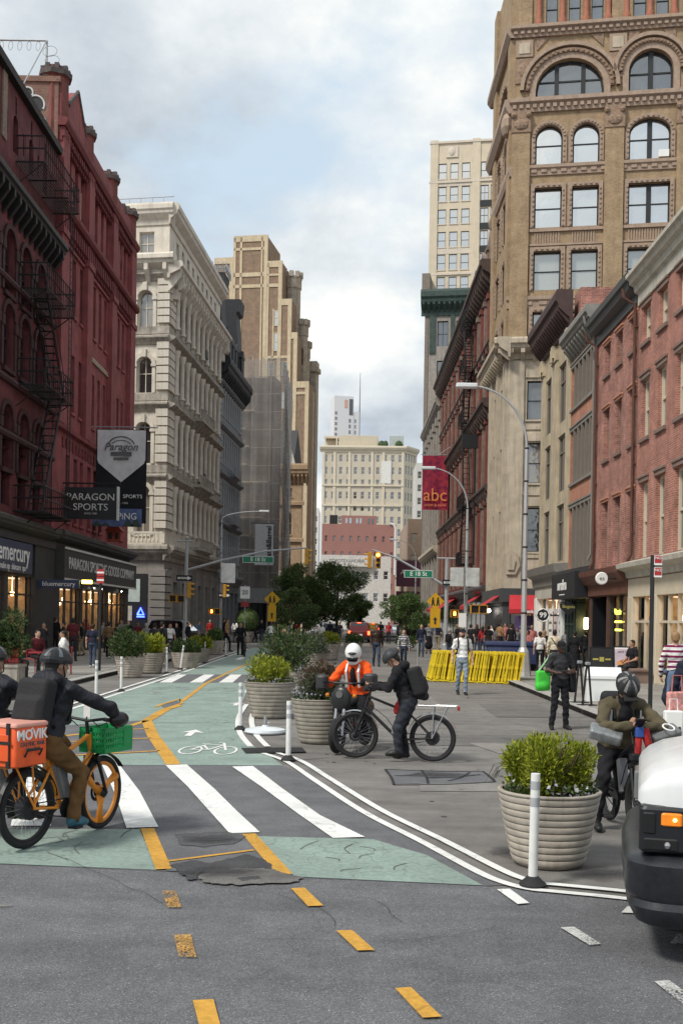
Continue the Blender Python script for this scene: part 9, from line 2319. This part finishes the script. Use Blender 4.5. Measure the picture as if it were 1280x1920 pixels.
# black nose: bumper wraps round the corner
def bump(z, o, n=10):
 p = [(1.2, -.03 - o), (.75, -.04 - o)]
 for q in range(n+1): a=rad(270-90*q/n); p.append((.2-o*.3+(.2+o)*math.cos(a),.18+(.2+o)*math.sin(a)))
 p += [(-.04 - o, .96)]
 for q in range(n+1): a=rad(180-90*q/n); p.append((.2-o*.3+(.2+o)*math.cos(a),1.74+(.2+o)*math.sin(a)))
 return [(x, y, z) for x, y in p + [(.75, 1.96 + o), (1.2, 1.95 + o)]]
k=MB(); loft(k,[bump(.22,-.09),bump(.26,-.02),bump(.36,.02),bump(.4,.005),bump(.44,.03),bump(.62,.035),bump(.66,.0),bump(.68,-.08)]); k.build('bumper',VTRIM,t,smooth='auto')
def nose(z, o): return [(x, y, z) for x, y, _ in bump(0, o)]
k=MB(); loft(k,[nose(.66,-.1),nose(.7,-.075),nose(1.0,-.09),nose(1.04,-.14)]); k.build('grille_surround',VBLK,t,smooth='auto')
def on_side(name,x0,x1,z0,z1,y0,y1,m,b=.02): return MB().rbox(x0,x1,y0,y1,z0,z1,b).build(name,m,t)
on_side('headlight_housing',.035,.345,.69,.965,-.012,.2,VBLK,.04); on_side('turn_signal',.16,.285,.85,.93,-.024,.05,mat('amber_lens_lit',(.85,.24,.02),.25),.02)
MB().ball((.24, -.026, .89), .012, 8).build('signal_bulb', emit('amber_bulb', (1, .6, .15), 3), t)
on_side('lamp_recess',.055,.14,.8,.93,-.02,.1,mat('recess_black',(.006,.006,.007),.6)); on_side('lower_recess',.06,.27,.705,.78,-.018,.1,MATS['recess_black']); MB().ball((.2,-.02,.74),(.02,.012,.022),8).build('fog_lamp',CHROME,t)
on_side('headlight',.045,.12,.78,.98,.34,.56,mat('headlamp_lens',(.16,.165,.17),.06)); on_side('headlight',-.0,.12,.78,.98,1.37,1.72,MATS['headlamp_lens'])
k = MB()
for z in (.74, .8, .86, .92, .98): k.box(.035, .07, .58, 1.34, z, z + .03)
k.build('grille_bars', VBLK, t)
MB().box(.346, .352, -.004, .02, .46, .93).build('panel_gap', MATS['recess_black'], t)
for x_ in (.98, 4.4):
 for y_ in (.1, 1.82): ellipse_wheel(t, (x_, y_, .36), .36, .22)
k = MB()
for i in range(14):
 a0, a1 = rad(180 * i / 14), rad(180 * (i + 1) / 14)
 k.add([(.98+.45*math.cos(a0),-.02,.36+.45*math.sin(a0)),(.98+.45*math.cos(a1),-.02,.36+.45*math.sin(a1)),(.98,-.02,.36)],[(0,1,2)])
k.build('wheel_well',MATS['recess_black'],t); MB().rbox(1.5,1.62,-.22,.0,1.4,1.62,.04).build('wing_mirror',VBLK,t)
def car(label, x, y, hd, m, L=4.5, W=1.85, H=1.65, suv=True, lit=False, name='parked_car'):
 """front is +x"""
 t = thing(name, label, 'car', (x, y, 0), hd, 'cars further up the street')
 def sec(xx, z0, zt, ins, r=.12):
  a, b = -W / 2 + ins, W / 2 - ins; p = []
  for cy, cz, a0 in ((b - r, zt - r, 0), (a + r, zt - r, 90)):
   for q in range(4): u=rad(a0+q*30); p.append((xx,cy+r*math.cos(u),cz+r*math.sin(u)))
  return p + [(xx, a, z0), (xx, b, z0)]
 h=L/2; k=MB(); loft(k,[sec(-h,.45,.95,.12),sec(-h+.08,.3,1.02,.03),sec(-h+.9,.25,1.03,0),sec(.6,.25,1.0,0),sec(h-.5,.28,.92,.02),sec(h-.1,.35,.82,.1),sec(h,.45,.72,.16)]); k.build('body',m,t,smooth='auto')
 rb=-h+(.15 if suv else .7); k=MB(); loft(k,[sec(rb,.95,1.02,.1,.05),sec(rb+.3,.95,H-.06,.18),sec(rb+.7,.95,H,.19),sec(.15,.95,H-.02,.19),sec(.95,.95,1.0,.12,.05)]); k.build('cabin',m,t,smooth='auto')
 MB().add([(rb+.02,-W/2+.3,1.05),(rb+.02,W/2-.3,1.05),(rb+.27,W/2-.36,H-.12),(rb+.27,-W/2+.36,H-.12)],[(0,3,2,1)]).build('rear_window',G_DARK,t)
 MB().add([(.93,-W/2+.25,1.03),(.93,W/2-.25,1.03),(.2,W/2-.36,H-.06),(.2,-W/2+.36,H-.06)],[(0,1,2,3)]).build('windshield',G_SKY,t)
 for s in (-1, 1):
  MB().add([(rb+.35,s*(W/2-.125),1.06),(.7,s*(W/2-.125),1.06),(.15,s*(W/2-.172),H-.12),(rb+.5,s*(W/2-.172),H-.12)],[(0,1,2,3)]).build('side_window',G_DARK,t)
  MB().rbox(-h-.02,-h+.12,s*(W/2-.16)-.1,s*(W/2-.16)+.1,.68,1.0,.03).build('tail_light',emit('tail_lit',(1,.07,.02),4) if lit else mat('tail_red',(.35,.02,.02),.3),t)
  MB().rbox(h-.16,h+.01,s*(W/2-.35)-.16,s*(W/2-.35)+.16,.62,.76,.03).build('headlight',MATS['headlamp_lens'],t)
  for xx in (-h + .8, h - .85): ellipse_wheel(t, (xx, s * (W / 2 - .1), .34), .34, .22)
 MB().box(-h-.012,-h+.05,-.28,.28,.6,.75).build('number_plate',SIGN_WHT,t); MB().rbox(-h-.05,-h+.15,-W/2+.08,W/2-.08,.3,.52,.04).build('rear_bumper',VBLK,t)
 if lit: MB().box(rb+.22,rb+.3,-.15,.15,H-.08,H-.03).build('brake_light',emit('tail_lit',(1,.07,.02),4),t)
 return t
CAR_R=mat('car_dark_red',(.14,.012,.014),.3,spec=.6); CAR_K=mat('car_black',(.012,.012,.014),.25,spec=.6); CAR_W=mat('car_silver',(.4,.41,.42),.3,.5); CAR_Y=mat('car_yellow',(.6,.36,.02),.35)
car('dark red suv with lit tail lights in the middle of the street',1.05,92,rad(90),CAR_R,4.6,1.95,1.75,lit=True,name='suv')
car('black suv crossing behind the left signal pole',-11.2,72.5,rad(-10),CAR_K,4.7,1.9,1.75,name='suv')
car('silver car facing us beyond the dark red suv', 4.3, 104, rad(-90), CAR_W, 4.4, 1.8, 1.5)
car('yellow taxi far up the street right of centre',3.2,132,rad(90),CAR_Y,4.5,1.85,1.55,lit=True,name='taxi')
car('white car parked far up the street on the left', -3.0, 138, rad(90), CAR_W, 4.5, 1.8, 1.5)
car('black car far up the street left of the dark red suv',-1.8,118,rad(90),CAR_K,4.5,1.8,1.5)
